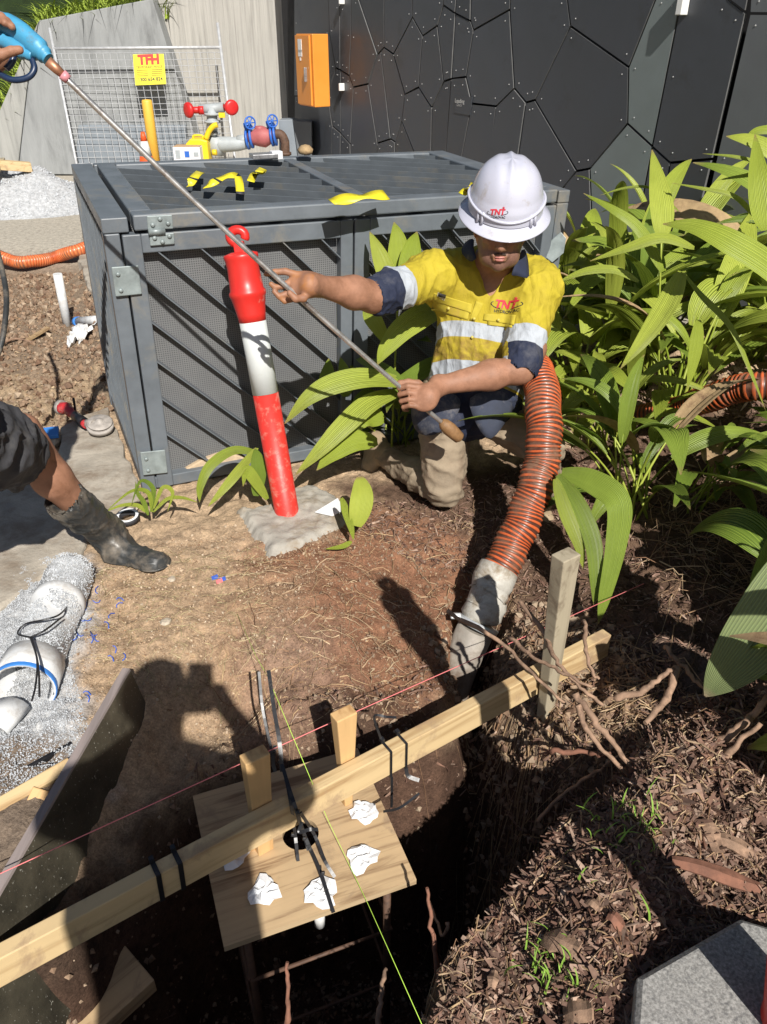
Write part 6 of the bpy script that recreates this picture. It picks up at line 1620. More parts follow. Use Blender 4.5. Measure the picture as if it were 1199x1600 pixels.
# strings
def string(P, r, m, label):
    return tag(MB().tube([np.asarray(p) for p in P], r, 5, smooth=True).build('string_line', m, origin=np.asarray(P[0])), label, 'string')
string([PZ(-120, 1420, .12), PZ(500, 1137, .12), PZ(1006, 912, .12)], .0013, 'string_pink', 'taut pink string line running diagonally above the rail')
string([PD(345, 900, 2.95), PD(400, 1025, 2.25), PD(420, 1060, 2.05), PD(470, 1180, 1.86), PZ(512, 1280, zpl + .05), PZ(575, 1412, zpl + .004), PD(660, 1602, 1.5)], .0007, 'string_green', 'thin yellow-green string line crossing the rail and plywood lengthwise')

# ------------------------------------------------------------------ form board at the left, leaning sheet with a dusty edge
fa, fb = PZ(203, 1045, .07), PZ(-35, 1455, .07)
fd = nrm(fb - fa); fs = np.array([-fd[1], fd[0], 0]); fs = fs if fs[0] > 0 else -fs       # towards the pit
fb2 = fa + fd * (np.linalg.norm(fb - fa) + .3); dn2 = np.array([0, 0, -.42]) + fs * .11
ft_ = .019
fo = thing('form_board', (fa + fb2) / 2, 'dark wet formply sheet standing on edge along the left side of the pit', 'form board')
a, b = fa, fb2; A2 = fa + dn2 * .62 + fd * .02; B2 = fb2 + dn2
MB().add([a, b, b - fs * ft_, a - fs * ft_, A2, B2, B2 - fs * ft_, A2 - fs * ft_], [(0, 1, 2, 3), (0, 4, 5, 1), (3, 2, 6, 7), (0, 3, 7, 4), (1, 5, 6, 2), (4, 7, 6, 5)]).build('sheet', 'form_face', fo)
MB().add([a + [0, 0, .001], b + [0, 0, .001], b - fs * (ft_ + .002) + [0, 0, .001], a - fs * (ft_ + .002) + [0, 0, .001], a + fs * .002 + [0, 0, -.006], b + fs * .002 + [0, 0, -.006], b - fs * (ft_ + .003) + [0, 0, -.006], a - fs * (ft_ + .003) + [0, 0, -.006]],
         [(0, 1, 2, 3), (0, 4, 5, 1), (3, 2, 6, 7), (0, 3, 7, 4), (1, 5, 6, 2)]).build('top_edge', 'form_edge', fo)
def timber(a, b, w, t, m, label, up=(0, 0, 1)):
    c = (np.asarray(a) + np.asarray(b)) / 2; d = np.asarray(b, float) - a; L = np.linalg.norm(d); d = d / L; s = nrm(np.cross(up, d)); u = np.cross(d, s)
    o = MB().box((0, 0, 0), (L, w, t)).build('timber', m, bevel=.003)
    o.matrix_world = Matrix(((d[0], s[0], u[0], c[0]), (d[1], s[1], u[1], c[1]), (d[2], s[2], u[2], c[2]), (0, 0, 0, 1)))
    return tag(o, label, 'timber')
timber(PZ(-110, 1335, -.03), PZ(112, 1205, -.03), .035, .11, 'pine', 'reddish pine board behind the form board at the lower left', up=(0, -.5, .87))
timber(PZ(-110, 1290, -.02), PZ(114, 1165, -.02), .012, .03, 'black_plastic', 'thin black strip along the back of the reddish pine board')
tb = timber(PZ(62, 1250, .0), PZ(62, 1250, -.35), .055, .05, 'pine_peg', 'square pine peg with rough sawn top left of the form board', up=(0, 1, 0))
timber(PZ(15, 1680, -.38), PZ(215, 1505, -.38), .16, .05, 'ply', 'plywood offcut lying in shade at the bottom left of the pit')

# ------------------------------------------------------------------ half-buried white pipe with gravel, left
ppA, ppB = gpt(112, 893, .045), gpt(38, 1075, .045)
pd_ = nrm(ppB - ppA); pu = np.array([0, 0, 1.]); 
wp = thing('white_pipe', (ppA + ppB) / 2, 'fat white plastic drain pipe with blue rim half buried in pale gravel at the left', 'pipe')
R0 = .078
MB().lathe([(R0 * .55, -.02), (R0 * .9, .0), (R0, .03), (R0, .16), (R0 * 1.06, .165), (R0 * 1.06, .20), (R0, .205), (R0, np.linalg.norm(ppB - ppA) - .11), (R0 * 1.1, np.linalg.norm(ppB - ppA) - .105), (R0 * 1.12, np.linalg.norm(ppB - ppA)), (R0 * 1.0, np.linalg.norm(ppB - ppA)), (R0 * .98, np.linalg.norm(ppB - ppA) - .2)], ppA, pd_, 32, cap=False).build('pipe_wall', 'pvc_white', wp)
MB().lathe([(R0 * 1.13, -.012), (R0 * 1.135, .0), (R0 * 1.12, .004), (R0 * 1.10, .003), (R0 * 1.1, -.012)], ppB, pd_, 32, cap=False).build('rim', 'pvc_blue', wp)
shd = thing('pipe_offcut', gpt(20, 1100, .02), 'broken pinkish white pipe piece lying at the mouth of the drain pipe', 'pipe')
arcP = [gpt(18, 1105, .03) + np.array([math.cos(a) * .055, 0, math.sin(a) * .05 - .01]) for a in np.linspace(.1, math.pi * .9, 9)]
MB().add(arcP + [p + np.array([-.03, -.09, -.005]) for p in arcP], [(i, i + 1, i + 10, i + 9) for i in range(8)], 0, True).build('pipe_wall', 'pvc_white', shd).modifiers.new('t', 'SOLIDIFY').thickness = .006
# loose black cable
def cable(pts, r, m, label, cat='cable'):
    return tag(MB().tube(catmull(pts, 8), r, 7).build('cable', m, origin=pts[0]), label, cat)
g = lambda u, v, dz=.004: gpt(u, v, dz)
onp = lambda u, v, d: PZ(u, v, .125 + .035 * math.exp(-((u - 65) / 30) ** 2) if v < 1000 else .15) if (u < 110) else gpt(u, v, .01)
dpipe = float((ppA - ORG) @ np.array([0, _c, -_s]))
cbl = thing('cable_tangle', g(60, 980), 'thin black cable looped over the white drain pipe', 'cable')
for P in ([onp(118, 930, 2.60), onp(96, 958, 2.52), onp(70, 968, 2.44), onp(40, 975, 2.40), onp(28, 990, 2.38), onp(48, 996, 2.36)], [onp(48, 996, 2.36), onp(70, 985, 2.40), onp(95, 966, 2.50)],
          [onp(48, 996, 2.36), onp(58, 1030, 2.30), onp(56, 1070, 2.25), onp(50, 1095, 2.22)], [onp(50, 996, 2.36), onp(60, 1040, 2.29), onp(62, 1088, 2.22)]):
    MB().tube(catmull(P, 8), .0028, 6).build('cable', 'strap_black', cbl)
black_hose = tag(MB().tube(catmull([PD(-30, 330, 3.4), PD(-8, 380, 3.3), PD(3, 420, 3.25), PD(10, 460, 3.2), PD(8, 505, 3.15), PD(0, 545, 3.12), PD(-20, 590, 3.1)], 8), .011, 10).build('black_hose', 'rubber', origin=PD(0, 450, 3.2)), 'thin black rubber hose hanging in an arc at the left edge', 'hose')
# white pipes in the trench
a, b = gpt(107, 515, -.03), None
zb_ = a[2]; u_, v_ = 92, 428
top = PY(90, 428, a[1] - .01)
wp2 = thing('pipe_stub', a, 'upright white plastic pipe stub standing in the trench left of the cage', 'pipe')
MB().tube([a, top], .029, 20).build('pipe_wall', 'pvc_white', wp2)
MB().lathe([(.0, 0), (.025, 0)], top + nrm(top - a) * .0008, nrm(top - a), 16, cap=False).build('end_cap', 'pvc_white', wp2)
wp3 = thing('pipe_elbow', gpt(130, 500, .03), 'white plastic pipe with bright blue collar lying beside the upright stub', 'pipe')
a, b = gpt(122, 503, .035), gpt(175, 499, .035)
MB().tube([a, b], .032, 18).build('pipe_wall', 'pvc_white', wp3); MB().tube([a - nrm(b - a) * .02, a + nrm(b - a) * .015], .035, 18).build('collar', 'pvc_blue', wp3)
def rag(name, poly, m, label, cat, dz=.02, seed=0, amp=.02):
    P = np.array([gpt(u, v, 0) for u, v in poly]); c = P.mean(0); rs_ = np.random.RandomState(seed); V = []; n = 10
    a, b, c_, d_ = P
    for i in range(n + 1):
        for j in range(n + 1):
            s, t = j / n, i / n; q = (a * (1 - s) + b * s) * (1 - t) + (d_ * (1 - s) + c_ * s) * t
            ed = (rs_.uniform(-.012, .012, 3) if i in (0, n) or j in (0, n) else 0)
            V.append(q + ed + np.array([0, 0, dz + amp * (rs_.uniform(-.5, .5) + math.sin(s * 7 + t * 4))]))
    F = [(i * (n + 1) + j, i * (n + 1) + j + 1, (i + 1) * (n + 1) + j + 1, (i + 1) * (n + 1) + j) for i in range(n) for j in range(n)]
    o = MB().add(V, F, 0, False).build(name, m, origin=c); o.modifiers.new('t', 'SOLIDIFY').thickness = .003; return tag(o, label, cat)
rag('rag', [(118, 518), (158, 512), (128, 538), (106, 546)], 'pvc_white', 'crumpled white plastic sheet lying below the blue-collared pipe', 'plastic sheet', .03, 4)
tag(MB().tube(catmull([gpt(-10, 545, .03), gpt(20, 530, .02), gpt(42, 532, .02), gpt(50, 536, 0)], 6), .008, 8).build('root', 'root', origin=gpt(20, 530)), 'pale bent root in the trench at the left edge', 'root')
tag(MB().bar(gpt(42, 532, .02), gpt(76, 512, .05), .03, .014).build('timber_offcut', 'dry_leaf', origin=gpt(60, 520)), 'short brown stick propped over a dark hole in the trench', 'timber')
tag(MB().box(gpt(74, 677, .05), (.10, .07, .018), (nrm((1, .3, 0)), nrm((-.3, 1, .2)), (0, 0, 1))).build('notebook', 'pvc_blue', origin=gpt(74, 677), bevel=.003), 'small blue plastic tray lying beside the second worker\'s shorts', 'tray')
for u, v, s_, lab in ((32, 655, .05, 'grey rubble stone in the trench by the shorts'), (78, 690, .06, 'broken grey concrete chunk near the blue tray'), (12, 640, .045, 'grey stone at the trench corner above the shorts'),
                      (205, 795, .030, 'pale pebble beside the tape roll'), (268, 905, .018, 'small pebble near the gumboot toe'), (260, 972, .022, 'blue-grey flat pebble on the sandy bank'), (540, 808, .03, 'brown clod at the right edge of the concrete lump')):
    c = gpt(u, v, s_ * .25); V, F = [], []
    rs_ = np.random.RandomState(int(u)); o = MB().lathe([(0, -s_ * .4), (s_ * .6, -s_ * .3), (s_ * .85, 0), (s_ * .6, s_ * .35), (0, s_ * .42)], (0, 0, 0), n=8, smooth=False)
    o.v = [tuple(np.array(q) * (1 + rs_.uniform(-.22, .22)) + c) for q in o.v]; tag(o.build('rock', 'rock', origin=c), lab, 'rock')
# tape roll
c = gpt(201, 812, .012); tr = thing('tape_roll', c, 'black and white tape roll lying beside the gumboot', 'tape roll')
MB().lathe([(.030, 0), (.042, 0), (.043, .022), (.030, .022), (.029, .0)], c, (0, -.15, 1), 24, cap=False).build('roll', 'print_dark', tr)
MB().lathe([(.031, .0225), (.0415, .0225)], c, (0, -.15, 1), 24, cap=False).build('roll_face', 'paper', tr)
# angle grinder on the slab
gz = .045
gr = thing('angle_grinder', PZ(125, 650, .04), 'dusty red angle grinder with worn metal disc lying on the concrete beside the cage', 'angle grinder')
def gg(u, v, z): return PZ(u, v, z)
MB().tube(catmull([gg(96, 638, .07), gg(104, 638, .075), gg(112, 645, .07), gg(122, 654, .07), gg(136, 664, .07)], 5), [.032] * 6 + [.026] * 5 + [.020] * 10, 12, flat=.9).build('handle_body', 'tool_red', gr)
MB().tube([gg(92, 636, .07), gg(98, 637, .07)], [.035, .036], 12).build('battery', 'tool_metal', gr)
MB().tube([gg(118, 650, .072), gg(132, 660, .075)], .0235, 12).build('grip_band', 'black_plastic', gr)
MB().tube([gg(136, 662, .07), gg(148, 664, .075)], [.022, .026], 12).build('gear_head', 'tool_metal', gr)
MB().lathe([(0, -.004), (.055, -.003), (.058, 0), (.055, .003), (.03, .006), (.014, .010), (.012, .018), (0, .018)], gg(156, 660, .085), nrm((.1, -.25, 1)), 28).build('cutting_disc', 'tool_metal', gr)
MB().lathe([(.058, -.028), (.061, -.008), (.050, -.007), (.0, -.03)], gg(156, 662, .083), nrm((.1, -.25, 1)), 24).build('disc_guard', 'tool_metal', gr)
MB().tube([gg(115, 623, .16), gg(118, 640, .09)], .006, 8).build('side_handle', 'black_plastic', gr)
# coloured wire bits on the bank
bit = MB()
for k in range(26):
    u, v = [(rnd.uniform(110, 200), rnd.uniform(920, 1120)), (rnd.uniform(120, 180), rnd.uniform(925, 1010))][k % 2]; a = rnd.uniform(0, 6.28); P = []
    for j in range(4): P.append(gpt(u + 4 * j * math.cos(a + j * .5), v + 4 * j * math.sin(a + j * .5), .006))
    bit.tube(P, .0018, 4)
tag(bit.build('wire_scraps', 'blue_chip', origin=gpt(150, 1000)), 'scattered short scraps of blue wire insulation on the sandy bank', 'wire scraps', kind='stuff')
for m_, u, v in (('blue_chip', 336, 902), ('string_pink', 343, 908), ('blue_chip', 348, 905)):
    o = MB().box(gpt(u, v, .006), (.022, .016, .004), (nrm((1, .4, .2)), nrm((-.4, 1, .1)), (0, 0, 1))).build('paint_chip', m_, origin=gpt(u, v)); tag(o, {'string_pink': 'pink plastic fragment on the sandy bank'}.get(m_, 'blue plastic fragment %s the pink fragment' % ('left of' if u < 340 else 'right of')), 'fragment')
# ------------------------------------------------------------------ broad pleated leaves
def leaf_geo(C, width, nrmhint, pleat=.10, nx=8, cup=.25, twist=0.0, prof=None):
    C = np.asarray(C); n = len(C); V, F, UVs = [], [], []
    for i, c in enumerate(C):
        t = i / (n - 1); d = nrm(C[min(i + 1, n - 1)] - C[max(i - 1, 0)])
        nh = nrm(nrmhint); s = nrm(np.cross(d, nh)); u = np.cross(s, d); a = twist * t
        s, u = s * math.cos(a) + u * math.sin(a), u * math.cos(a) - s * math.sin(a)
        w = width / 2 * (prof(t) if prof else max(.04, math.sin(math.pi * min(1, (t * .97 + .03)) ** .72) ** .80))
        for j in range(nx + 1):
            x = j / nx * 2 - 1; h = cup * abs(x) * w + (pleat * w * (.5 if j % 2 else -.5) * (1 - abs(x) ** 3))
            V.append(c + s * x * w + u * h); UVs.append((j / nx, t))
    for i in range(n - 1):
        for j in range(nx): F.append((i * (nx + 1) + j, i * (nx + 1) + j + 1, (i + 1) * (nx + 1) + j + 1, (i + 1) * (nx + 1) + j))
    return np.array(V), np.array(F), np.array(UVs)
def mk_leaf_mesh(name, V, F, UVs, m):
    me = bpy.data.meshes.new(name); me.from_pydata([tuple(v) for v in V], [], [tuple(map(int, f)) for f in F]); me.materials.append(M[m])
    me.polygons.foreach_set('use_smooth', [True] * len(F)); uv = me.uv_layers.new(name='UVMap')
    uv.data.foreach_set('uv', UVs[F.ravel()].ravel()); me.update(); return me
def link(name, me, parent, loc=(0, 0, 0), rot=None):
    o = bpy.data.objects.new(name, me); col.objects.link(o); o.parent = parent; o.location = tuple(loc)
    if rot is not None: o.rotation_euler = rot
    return o
# a small library of leaf shapes, origin at the plant's foot: stalk then blade arching over
LIB = []
lr = random.Random(3)
for k in range(14):
    rise = lr.uniform(.32, .62); reach = lr.uniform(.28, .60); drop = lr.uniform(-.10, .30); W = lr.uniform(.060, .115)
    pts = bez(np.array([0, 0, 0.]), np.array([0, reach * .12, rise * 1.05]), np.array([0, reach * .95, rise + .05 - drop]), 21, None)
    st = pts[:8]; C = pts[7:]
    V, F, UVs = leaf_geo(C, W, (lr.uniform(-.3, .3), -.25, 1), .20, 8, .22, lr.uniform(-.5, .5))
    me = mk_leaf_mesh('leaf', V, F, UVs, 'leaf_green')
    sm = MB().tube(list(st) + [C[1]], [.006, .006, .0055, .005, .005, .0045, .004, .0035, .003], 5); so = sm.build('leaf_stalk', 'leaf_green'); sme = so.data; bpy.data.objects.remove(so)
    LIB.append((me, sme))
DEEP = []
for me, sme in LIB: m2 = me.copy(); m2.materials[0] = M['leaf_deep']; DEEP.append((m2, sme))
DRY = []
for me, sme in LIB[:6]: m2 = me.copy(); m2.materials[0] = M['dry_leaf']; DRY.append((m2, sme))
def plant(loc, n, s, label, lib=None, az=None, dead=0, smin_=.75):
    t = thing('broadleaf_plant', loc, label, 'plant', 'broad-leaved plants in the garden bed')
    for k in range(n):
        me, sme = (lib or LIB)[rnd.randrange(len(LIB))] if rnd.random() > .06 else DRY[rnd.randrange(6)]; a = rnd.uniform(0, 2 * math.pi) if az is None else R(rnd.gauss(az[0], az[1])); sc_ = s * rnd.uniform(smin_, 1.2); tilt = rnd.uniform(-.15, .45)
        off = (rnd.uniform(-.07, .07), rnd.uniform(-.07, .07), rnd.uniform(-.02, .02))
        o = link('leaf', me, t, off, (-tilt, rnd.uniform(-.2, .2), a)); o.scale = (sc_ * rnd.uniform(.85, 1.2), sc_, sc_)
        st = bpy.data.objects.new('leaf_stalk', sme); col.objects.link(st); st.parent = t; st.location = o.location; st.rotation_euler = o.rotation_euler; st.scale = o.scale
    return t
PL = [((985, 800), 12, .95, 'clump of broad green leaves right behind the suction hose'), ((905, 640), 16, 1.15, 'tall leafy clump directly behind the worker on his hose side'),
      ((960, 560), 16, 1.25, 'tall bright clump against the cage corner beside the hard hat'), ((1060, 650), 18, 1.3, 'dense bright leaf clump in the middle of the bed below the pale wall panel'),
      ((1170, 560), 17, 1.15, 'leafy clump behind the ribbed hose at the right edge'), ((1090, 790), 12, .70, 'low leafy clump in front of the ribbed hose in the bed'),
      ((1030, 520), 18, 1.45, 'tall clump close to the pale greenish wall panel'), ((1150, 500), 18, 1.5, 'tall clump at the far right in front of the grey wall panel'), ((1240, 590), 18, 1.5, 'large clump reaching into the frame at the right edge'),
      ((870, 520), 14, 1.1, 'clump squeezed between the cage corner and the worker\'s shoulder'), ((1250, 770), 11, .75, 'clump at the right edge above the big waxy leaf'),
      ((620, 690), 13, .80, 'dark leafy clump behind the kneeling worker\'s knee'), ((575, 640), 12, .95, 'leafy clump against the cage front left of the worker'), ((640, 600), 12, 1.0, 'clump hidden in shade behind the worker\'s back'),
      ((905, 500), 14, 1.25, 'bright clump squeezed tight against the worker\'s sleeve'), ((945, 700), 12, .9, 'low clump between the hose curve and the ribbed hose'), ((1000, 600), 15, 1.2, 'mid-bed clump between the hose and the upright paddle leaf')]
for i, ((u, v), n, s, lab) in enumerate(PL):
    p = gpt(u, v, 0); plant(p, int(n * 1.6), s, lab, DEEP if i in (0, 5, 11, 13) else (LIB if i % 2 else LIB[:7] + DEEP[:7]))
for k, (xx, yy, lab) in enumerate(((1.36, 1.20, 'tall plant beside the rubber base at the right edge'), (1.60, 1.55, 'tall plant at the right edge between two leafy ones'), (1.24, .84, 'tall plant right of the rubber base, its shade falling over the mulch'), (1.30, 1.80, 'low plant at the right edge behind the huge waxy leaf'))):
    plant((xx, yy, float(height(xx, yy))), 64 if k < 3 else 44, 1.4 if k < 3 else 1.15, lab, DEEP, az=(-60, 42))
# leaves that can be matched one by one
def hero(t, pts, w, m='leaf_green', hint=None, pleat=.12, cup=.15, nx=10, stalk=None, twist=0.0, prof=None):
    P = [PD(*q) for q in pts]; C = np.array(catmull(P, 7)); hint = hint if hint is not None else (ORG - P[len(P) // 2])
    V, F, UVs = leaf_geo(C, w, hint, pleat, nx, cup, twist, prof)
    l = parent_loc(t); me = mk_leaf_mesh('leaf', V - l, F, UVs, m); o = link('leaf', me, t)
    if stalk is not None: MB().tube(catmull([PD(*q) for q in stalk] + [P[0]], 5), .0045, 6).build('leaf_stalk', m, t)
    return o
tA_ = thing('broadleaf_plant', gpt(1030, 640), 'bright clump with one upright paddle-like leaf against the pale wall panel', 'plant', 'broad-leaved plants in the garden bed')
up_ = np.array([0, 0, 1.])
hero(tA_, [(1034, 372, 3.3), (1034, 330, 3.3), (1028, 285, 3.32), (1019, 234, 3.36)], .105, pleat=.16, hint=(.1, -1, .25), stalk=[(1030, 640, 3.7), (1030, 500, 3.45)])
hero(tA_, [(1035, 425, 3.1), (1000, 362, 3.1), (960, 330, 3.1), (912, 302, 3.15)], .075, hint=(.2, -.5, 1))
hero(tA_, [(1085, 388, 3.0), (1035, 373, 3.0), (985, 387, 3.0), (922, 408, 3.0)], .062, hint=(-.1, -.5, 1))
hero(tA_, [(998, 440, 3.0), (960, 423, 2.98), (915, 425, 2.95), (870, 442, 2.95)], .055, hint=(0, -.4, 1))
hero(tA_, [(1066, 424, 2.9), (1045, 475, 2.85), (1012, 525, 2.8), (970, 576, 2.78)], .085, hint=(-.6, -.7, .5), cup=.3)
hero(tA_, [(1066, 424, 2.9), (1095, 462, 2.85), (1140, 510, 2.85), (1172, 580, 2.85), (1196, 640, 2.85)], .04, hint=(.5, -.6, .6))
hero(tA_, [(1092, 500, 2.9), (1088, 535, 2.88), (1082, 570, 2.87), (1074, 608, 2.86)], .052, hint=(0, -1, .3))
hero(tA_, [(1060, 330, 3.4), (1020, 296, 3.4), (980, 294, 3.4), (938, 305, 3.4)], .035, hint=(0, -.2, 1))
tB_ = thing('broadleaf_plant', gpt(1260, 700), 'plant off the right edge sending long arching leaves across the dark wall', 'plant', 'broad-leaved plants in the garden bed')
hero(tB_, [(1290, 520, 2.6), (1215, 430, 2.6), (1140, 380, 2.6), (1085, 355, 2.65), (1036, 350, 2.7)], .115, hint=(.1, -.7, .8), pleat=.12, stalk=[(1320, 700, 2.8)])
hero(tB_, [(1270, 300, 3.2), (1215, 245, 3.2), (1175, 222, 3.2), (1135, 213, 3.2)], .10, hint=(.1, -.7, .8))
hero(tB_, [(1240, 285, 3.2), (1190, 258, 3.2), (1150, 246, 3.2), (1098, 240, 3.25)], .045, hint=(0, -.3, 1))
hero(tB_, [(1185, 345, 3.2), (1150, 310, 3.2), (1110, 298, 3.2), (1050, 286, 3.25)], .05, hint=(0, -.3, 1))
hero(tB_, [(1260, 330, 3.3), (1215, 272, 3.3), (1160, 276, 3.3), (1120, 282, 3.3)], .04, hint=(0, -.3, 1))
hero(tB_, [(1260, 250, 3.5), (1230, 210, 3.5), (1190, 205, 3.5), (1165, 215, 3.5)], .08, hint=(0, -.5, 1))
hero(tB_, [(1197, 360, 3.1), (1192, 320, 3.1), (1185, 270, 3.1), (1180, 210, 3.15)], .10, hint=(-.2, -1, .3))
tC_ = thing('broadleaf_plant', gpt(612, 700), 'plant left of the worker with upright pale leaves and long drooping ones', 'plant', 'broad-leaved plants in the garden bed')
hero(tC_, [(622, 470, 3.06), (606, 430, 3.0), (592, 395, 2.98), (578, 362, 2.98)], .075, hint=(0, -1, .3), pleat=.2, stalk=[(612, 700, 3.35), (618, 560, 3.2)])
hero(tC_, [(628, 450, 3.04), (624, 410, 3.0), (622, 375, 3.0), (616, 347, 3.0)], .085, hint=(0, -1, .3), pleat=.2)
hero(tC_, [(632, 480, 3.05), (640, 430, 2.97), (644, 390, 2.96), (652, 362, 2.97)], .095, hint=(.1, -1, .3), pleat=.2)
hero(tC_, [(700, 480, 3.05), (668, 490, 2.95), (630, 515, 2.90), (604, 545, 2.88), (590, 570, 2.87)], .10, hint=(-.3, -.9, .6), pleat=.08)
hero(tC_, [(640, 600, 3.1), (575, 592, 3.0), (520, 603, 2.95), (480, 625, 2.93), (445, 662, 2.95)], .115, hint=(-.2, -.5, 1), pleat=.08)
hero(tC_, [(628, 610, 3.15), (580, 630, 3.05), (540, 665, 3.0), (500, 705, 2.98), (462, 742, 2.98)], .100, hint=(-.3, -.6, .9), pleat=.12, m='leaf_green')
hero(tC_, [(600, 655, 3.15), (570, 650, 3.1), (545, 670, 3.08), (525, 700, 3.06)], .10, m='leaf_green', hint=(-.2, -.8, .7))
hero(tC_, [(560, 560, 3.2), (600, 580, 3.1), (640, 620, 3.05), (660, 660, 3.0)], .07, m='leaf_deep', hint=(.3, -.6, .6))
hero(tC_, [(510, 620, 3.2), (512, 590, 3.2), (514, 560, 3.22)], .07, m='leaf_deep', hint=(0, -1, .2)); hero(tC_, [(540, 620, 3.2), (540, 590, 3.2), (532, 558, 3.22)], .065, m='leaf_deep', hint=(0, -1, .2))
hero(tC_, [(572, 478, 3.02), (588, 505, 3.0), (615, 550, 3.02)], .07, m='leaf_green', hint=(-.5, -.8, .5)); hero(tC_, [(690, 560, 3.1), (650, 585, 3.1), (610, 600, 3.1)], .07, m='leaf_deep', hint=(0, -.8, .7))
hero(tC_, [(590, 690, 3.1), (555, 690, 3.05), (520, 710, 3.02), (495, 735, 3.0)], .085, m='leaf_green', hint=(-.2, -.8, .7))
hero(tC_, [(610, 645, 3.0), (640, 650, 2.95), (600, 620, 2.98)], .05, m='leaf_green') if False else None
tD_ = thing('broadleaf_plant', gpt(410, 770), 'small arching pale green plant at the cage foot left of the bollard', 'plant', 'broad-leaved plants in the garden bed')
hero(tD_, [(405, 708, 3.1), (365, 705, 3.05), (330, 728, 3.0), (314, 760, 2.98), (312, 785, 2.97)], .055, hint=(-.2, -.4, 1), stalk=[(412, 770, 3.08)], m='leaf_green')
hero(tD_, [(402, 700, 3.08), (375, 735, 3.0), (350, 765, 2.96), (325, 792, 2.94)], .050, hint=(-.4, -.7, .7), m='leaf_green')
hero(tD_, [(400, 775, 3.05), (404, 740, 3.03), (402, 715, 3.02), (398, 700, 3.02)], .06, hint=(.3, -1, .3), m='leaf_deep')
hero(tD_, [(418, 780, 3.05), (395, 745, 3.0), (385, 735, 3.0), (380, 760, 2.98)], .045, hint=(0, -.8, .7), m='leaf_green')
tE_ = thing('broadleaf_plant', gpt(553, 835), 'single oval pleated leaf standing right of the bollard with a drooping second leaf', 'plant', 'broad-leaved plants in the garden bed')
hero(tE_, [(556, 822, 2.86), (563, 795, 2.86), (566, 770, 2.87), (562, 745, 2.9)], .085, hint=(.1, -1, .35), pleat=.16, m='leaf_green', prof=lambda t: max(.1, math.sin(math.pi * (t * .9 + .08)) ** .55))
hero(tE_, [(534, 778, 2.9), (541, 800, 2.87), (549, 825, 2.84), (553, 845, 2.83)], .03, hint=(0, -1, .5), m='leaf_green')
hero(tE_, [(550, 846, 2.84), (535, 854, 2.83), (508, 858, 2.83)], .022, hint=(0, -.5, 1), m='leaf_green')
tF_ = thing('broadleaf_plant', gpt(885, 770), 'dark drooping strap leaves hanging over the pit edge right of the suction hose', 'plant', 'broad-leaved plants in the garden bed')
hero(tF_, [(872, 742, 2.6), (905, 790, 2.55), (928, 850, 2.52), (932, 915, 2.5), (928, 945, 2.5)], .060, m='leaf_deep', hint=(-.5, -.9, .3))
hero(tF_, [(878, 738, 2.6), (925, 752, 2.55), (965, 785, 2.5), (962, 850, 2.5), (945, 930, 2.48), (935, 975, 2.48)], .085, m='leaf_deep', hint=(.1, -1, .4))
hero(tF_, [(868, 748, 2.6), (885, 800, 2.57), (905, 850, 2.55), (912, 890, 2.55)], .05, m='leaf_green', hint=(-.5, -.9, .3))
tG_ = thing('broadleaf_plant', gpt(1330, 900), 'plant at the right with one huge waxy leaf', 'plant', 'broad-leaved plants in the garden bed')
hero(tG_, [(1330, 820, 1.85), (1250, 905, 1.85), (1190, 985, 1.86), (1140, 1045, 1.88), (1102, 1088, 1.92)], .165, m='leaf_waxy', hint=(-.1, -.75, .8), pleat=.01, cup=.15, prof=lambda t: max(.03, math.sin(math.pi * (.25 + t * .745)) ** .8), stalk=[(1480, 900, 1.9), (1400, 800, 1.85)])
hero(tG_, [(1260, 760, 2.0), (1205, 880, 2.0), (1185, 940, 2.0), (1160, 975, 2.0)], .07, m='leaf_deep', hint=(-.3, -.8, .6))
mat('dead_leaf', (.35, .28, .15), .8, .3, 12, .3)
tH_ = thing('wilted_tuft', gpt(235, 790), 'wilting grassy leaves between the cage foot and the tape roll', 'grass tuft')
for k, pts in enumerate(([(236, 800), (240, 765), (220, 752), (205, 790)], [(238, 800), (232, 770), (205, 768), (165, 800)], [(240, 795), (255, 762), (270, 770), (262, 800)], [(232, 805), (225, 785), (215, 770), (212, 752)], [(240, 800), (262, 780), (285, 778), (310, 785)], [(228, 800), (215, 790), (190, 790), (160, 802)])):
    hero(tH_, [(u, v, 2.93 - .01 * j) for j, (u, v) in enumerate(pts)], .018, m='leaf_green' if k % 3 else 'leaf_deep', hint=(0, -.5, 1), nx=4)
# small grass tufts in the mulch
for (u, v, n, L, lab) in ((975, 1290, 26, .11, 'green grass tuft in the mulch, upper of the two at the right of the pit'), (1008, 1285, 12, .12, 'thin upright grass blades beside the upper grass tuft'), (855, 1520, 40, .10, 'bright grass tuft in the mulch at the lower right'),
                         (915, 1535, 16, .09, 'sparse grass blades between the lower tuft and the rubber base'), (945, 1350, 7, .10, 'single dark grass sprig below the upper tuft')):
    p = gpt(u, v, 0); blades('grass_tuft', p, n, L, .22, 'grass_blade', lab, 'grass tuft', kind='stuff', up=.75, w=.0028, droop=.45, segs=4, seed=int(u))
for k in range(24):
    u, v = rnd.uniform(700, 880), rnd.uniform(1130, 1200)

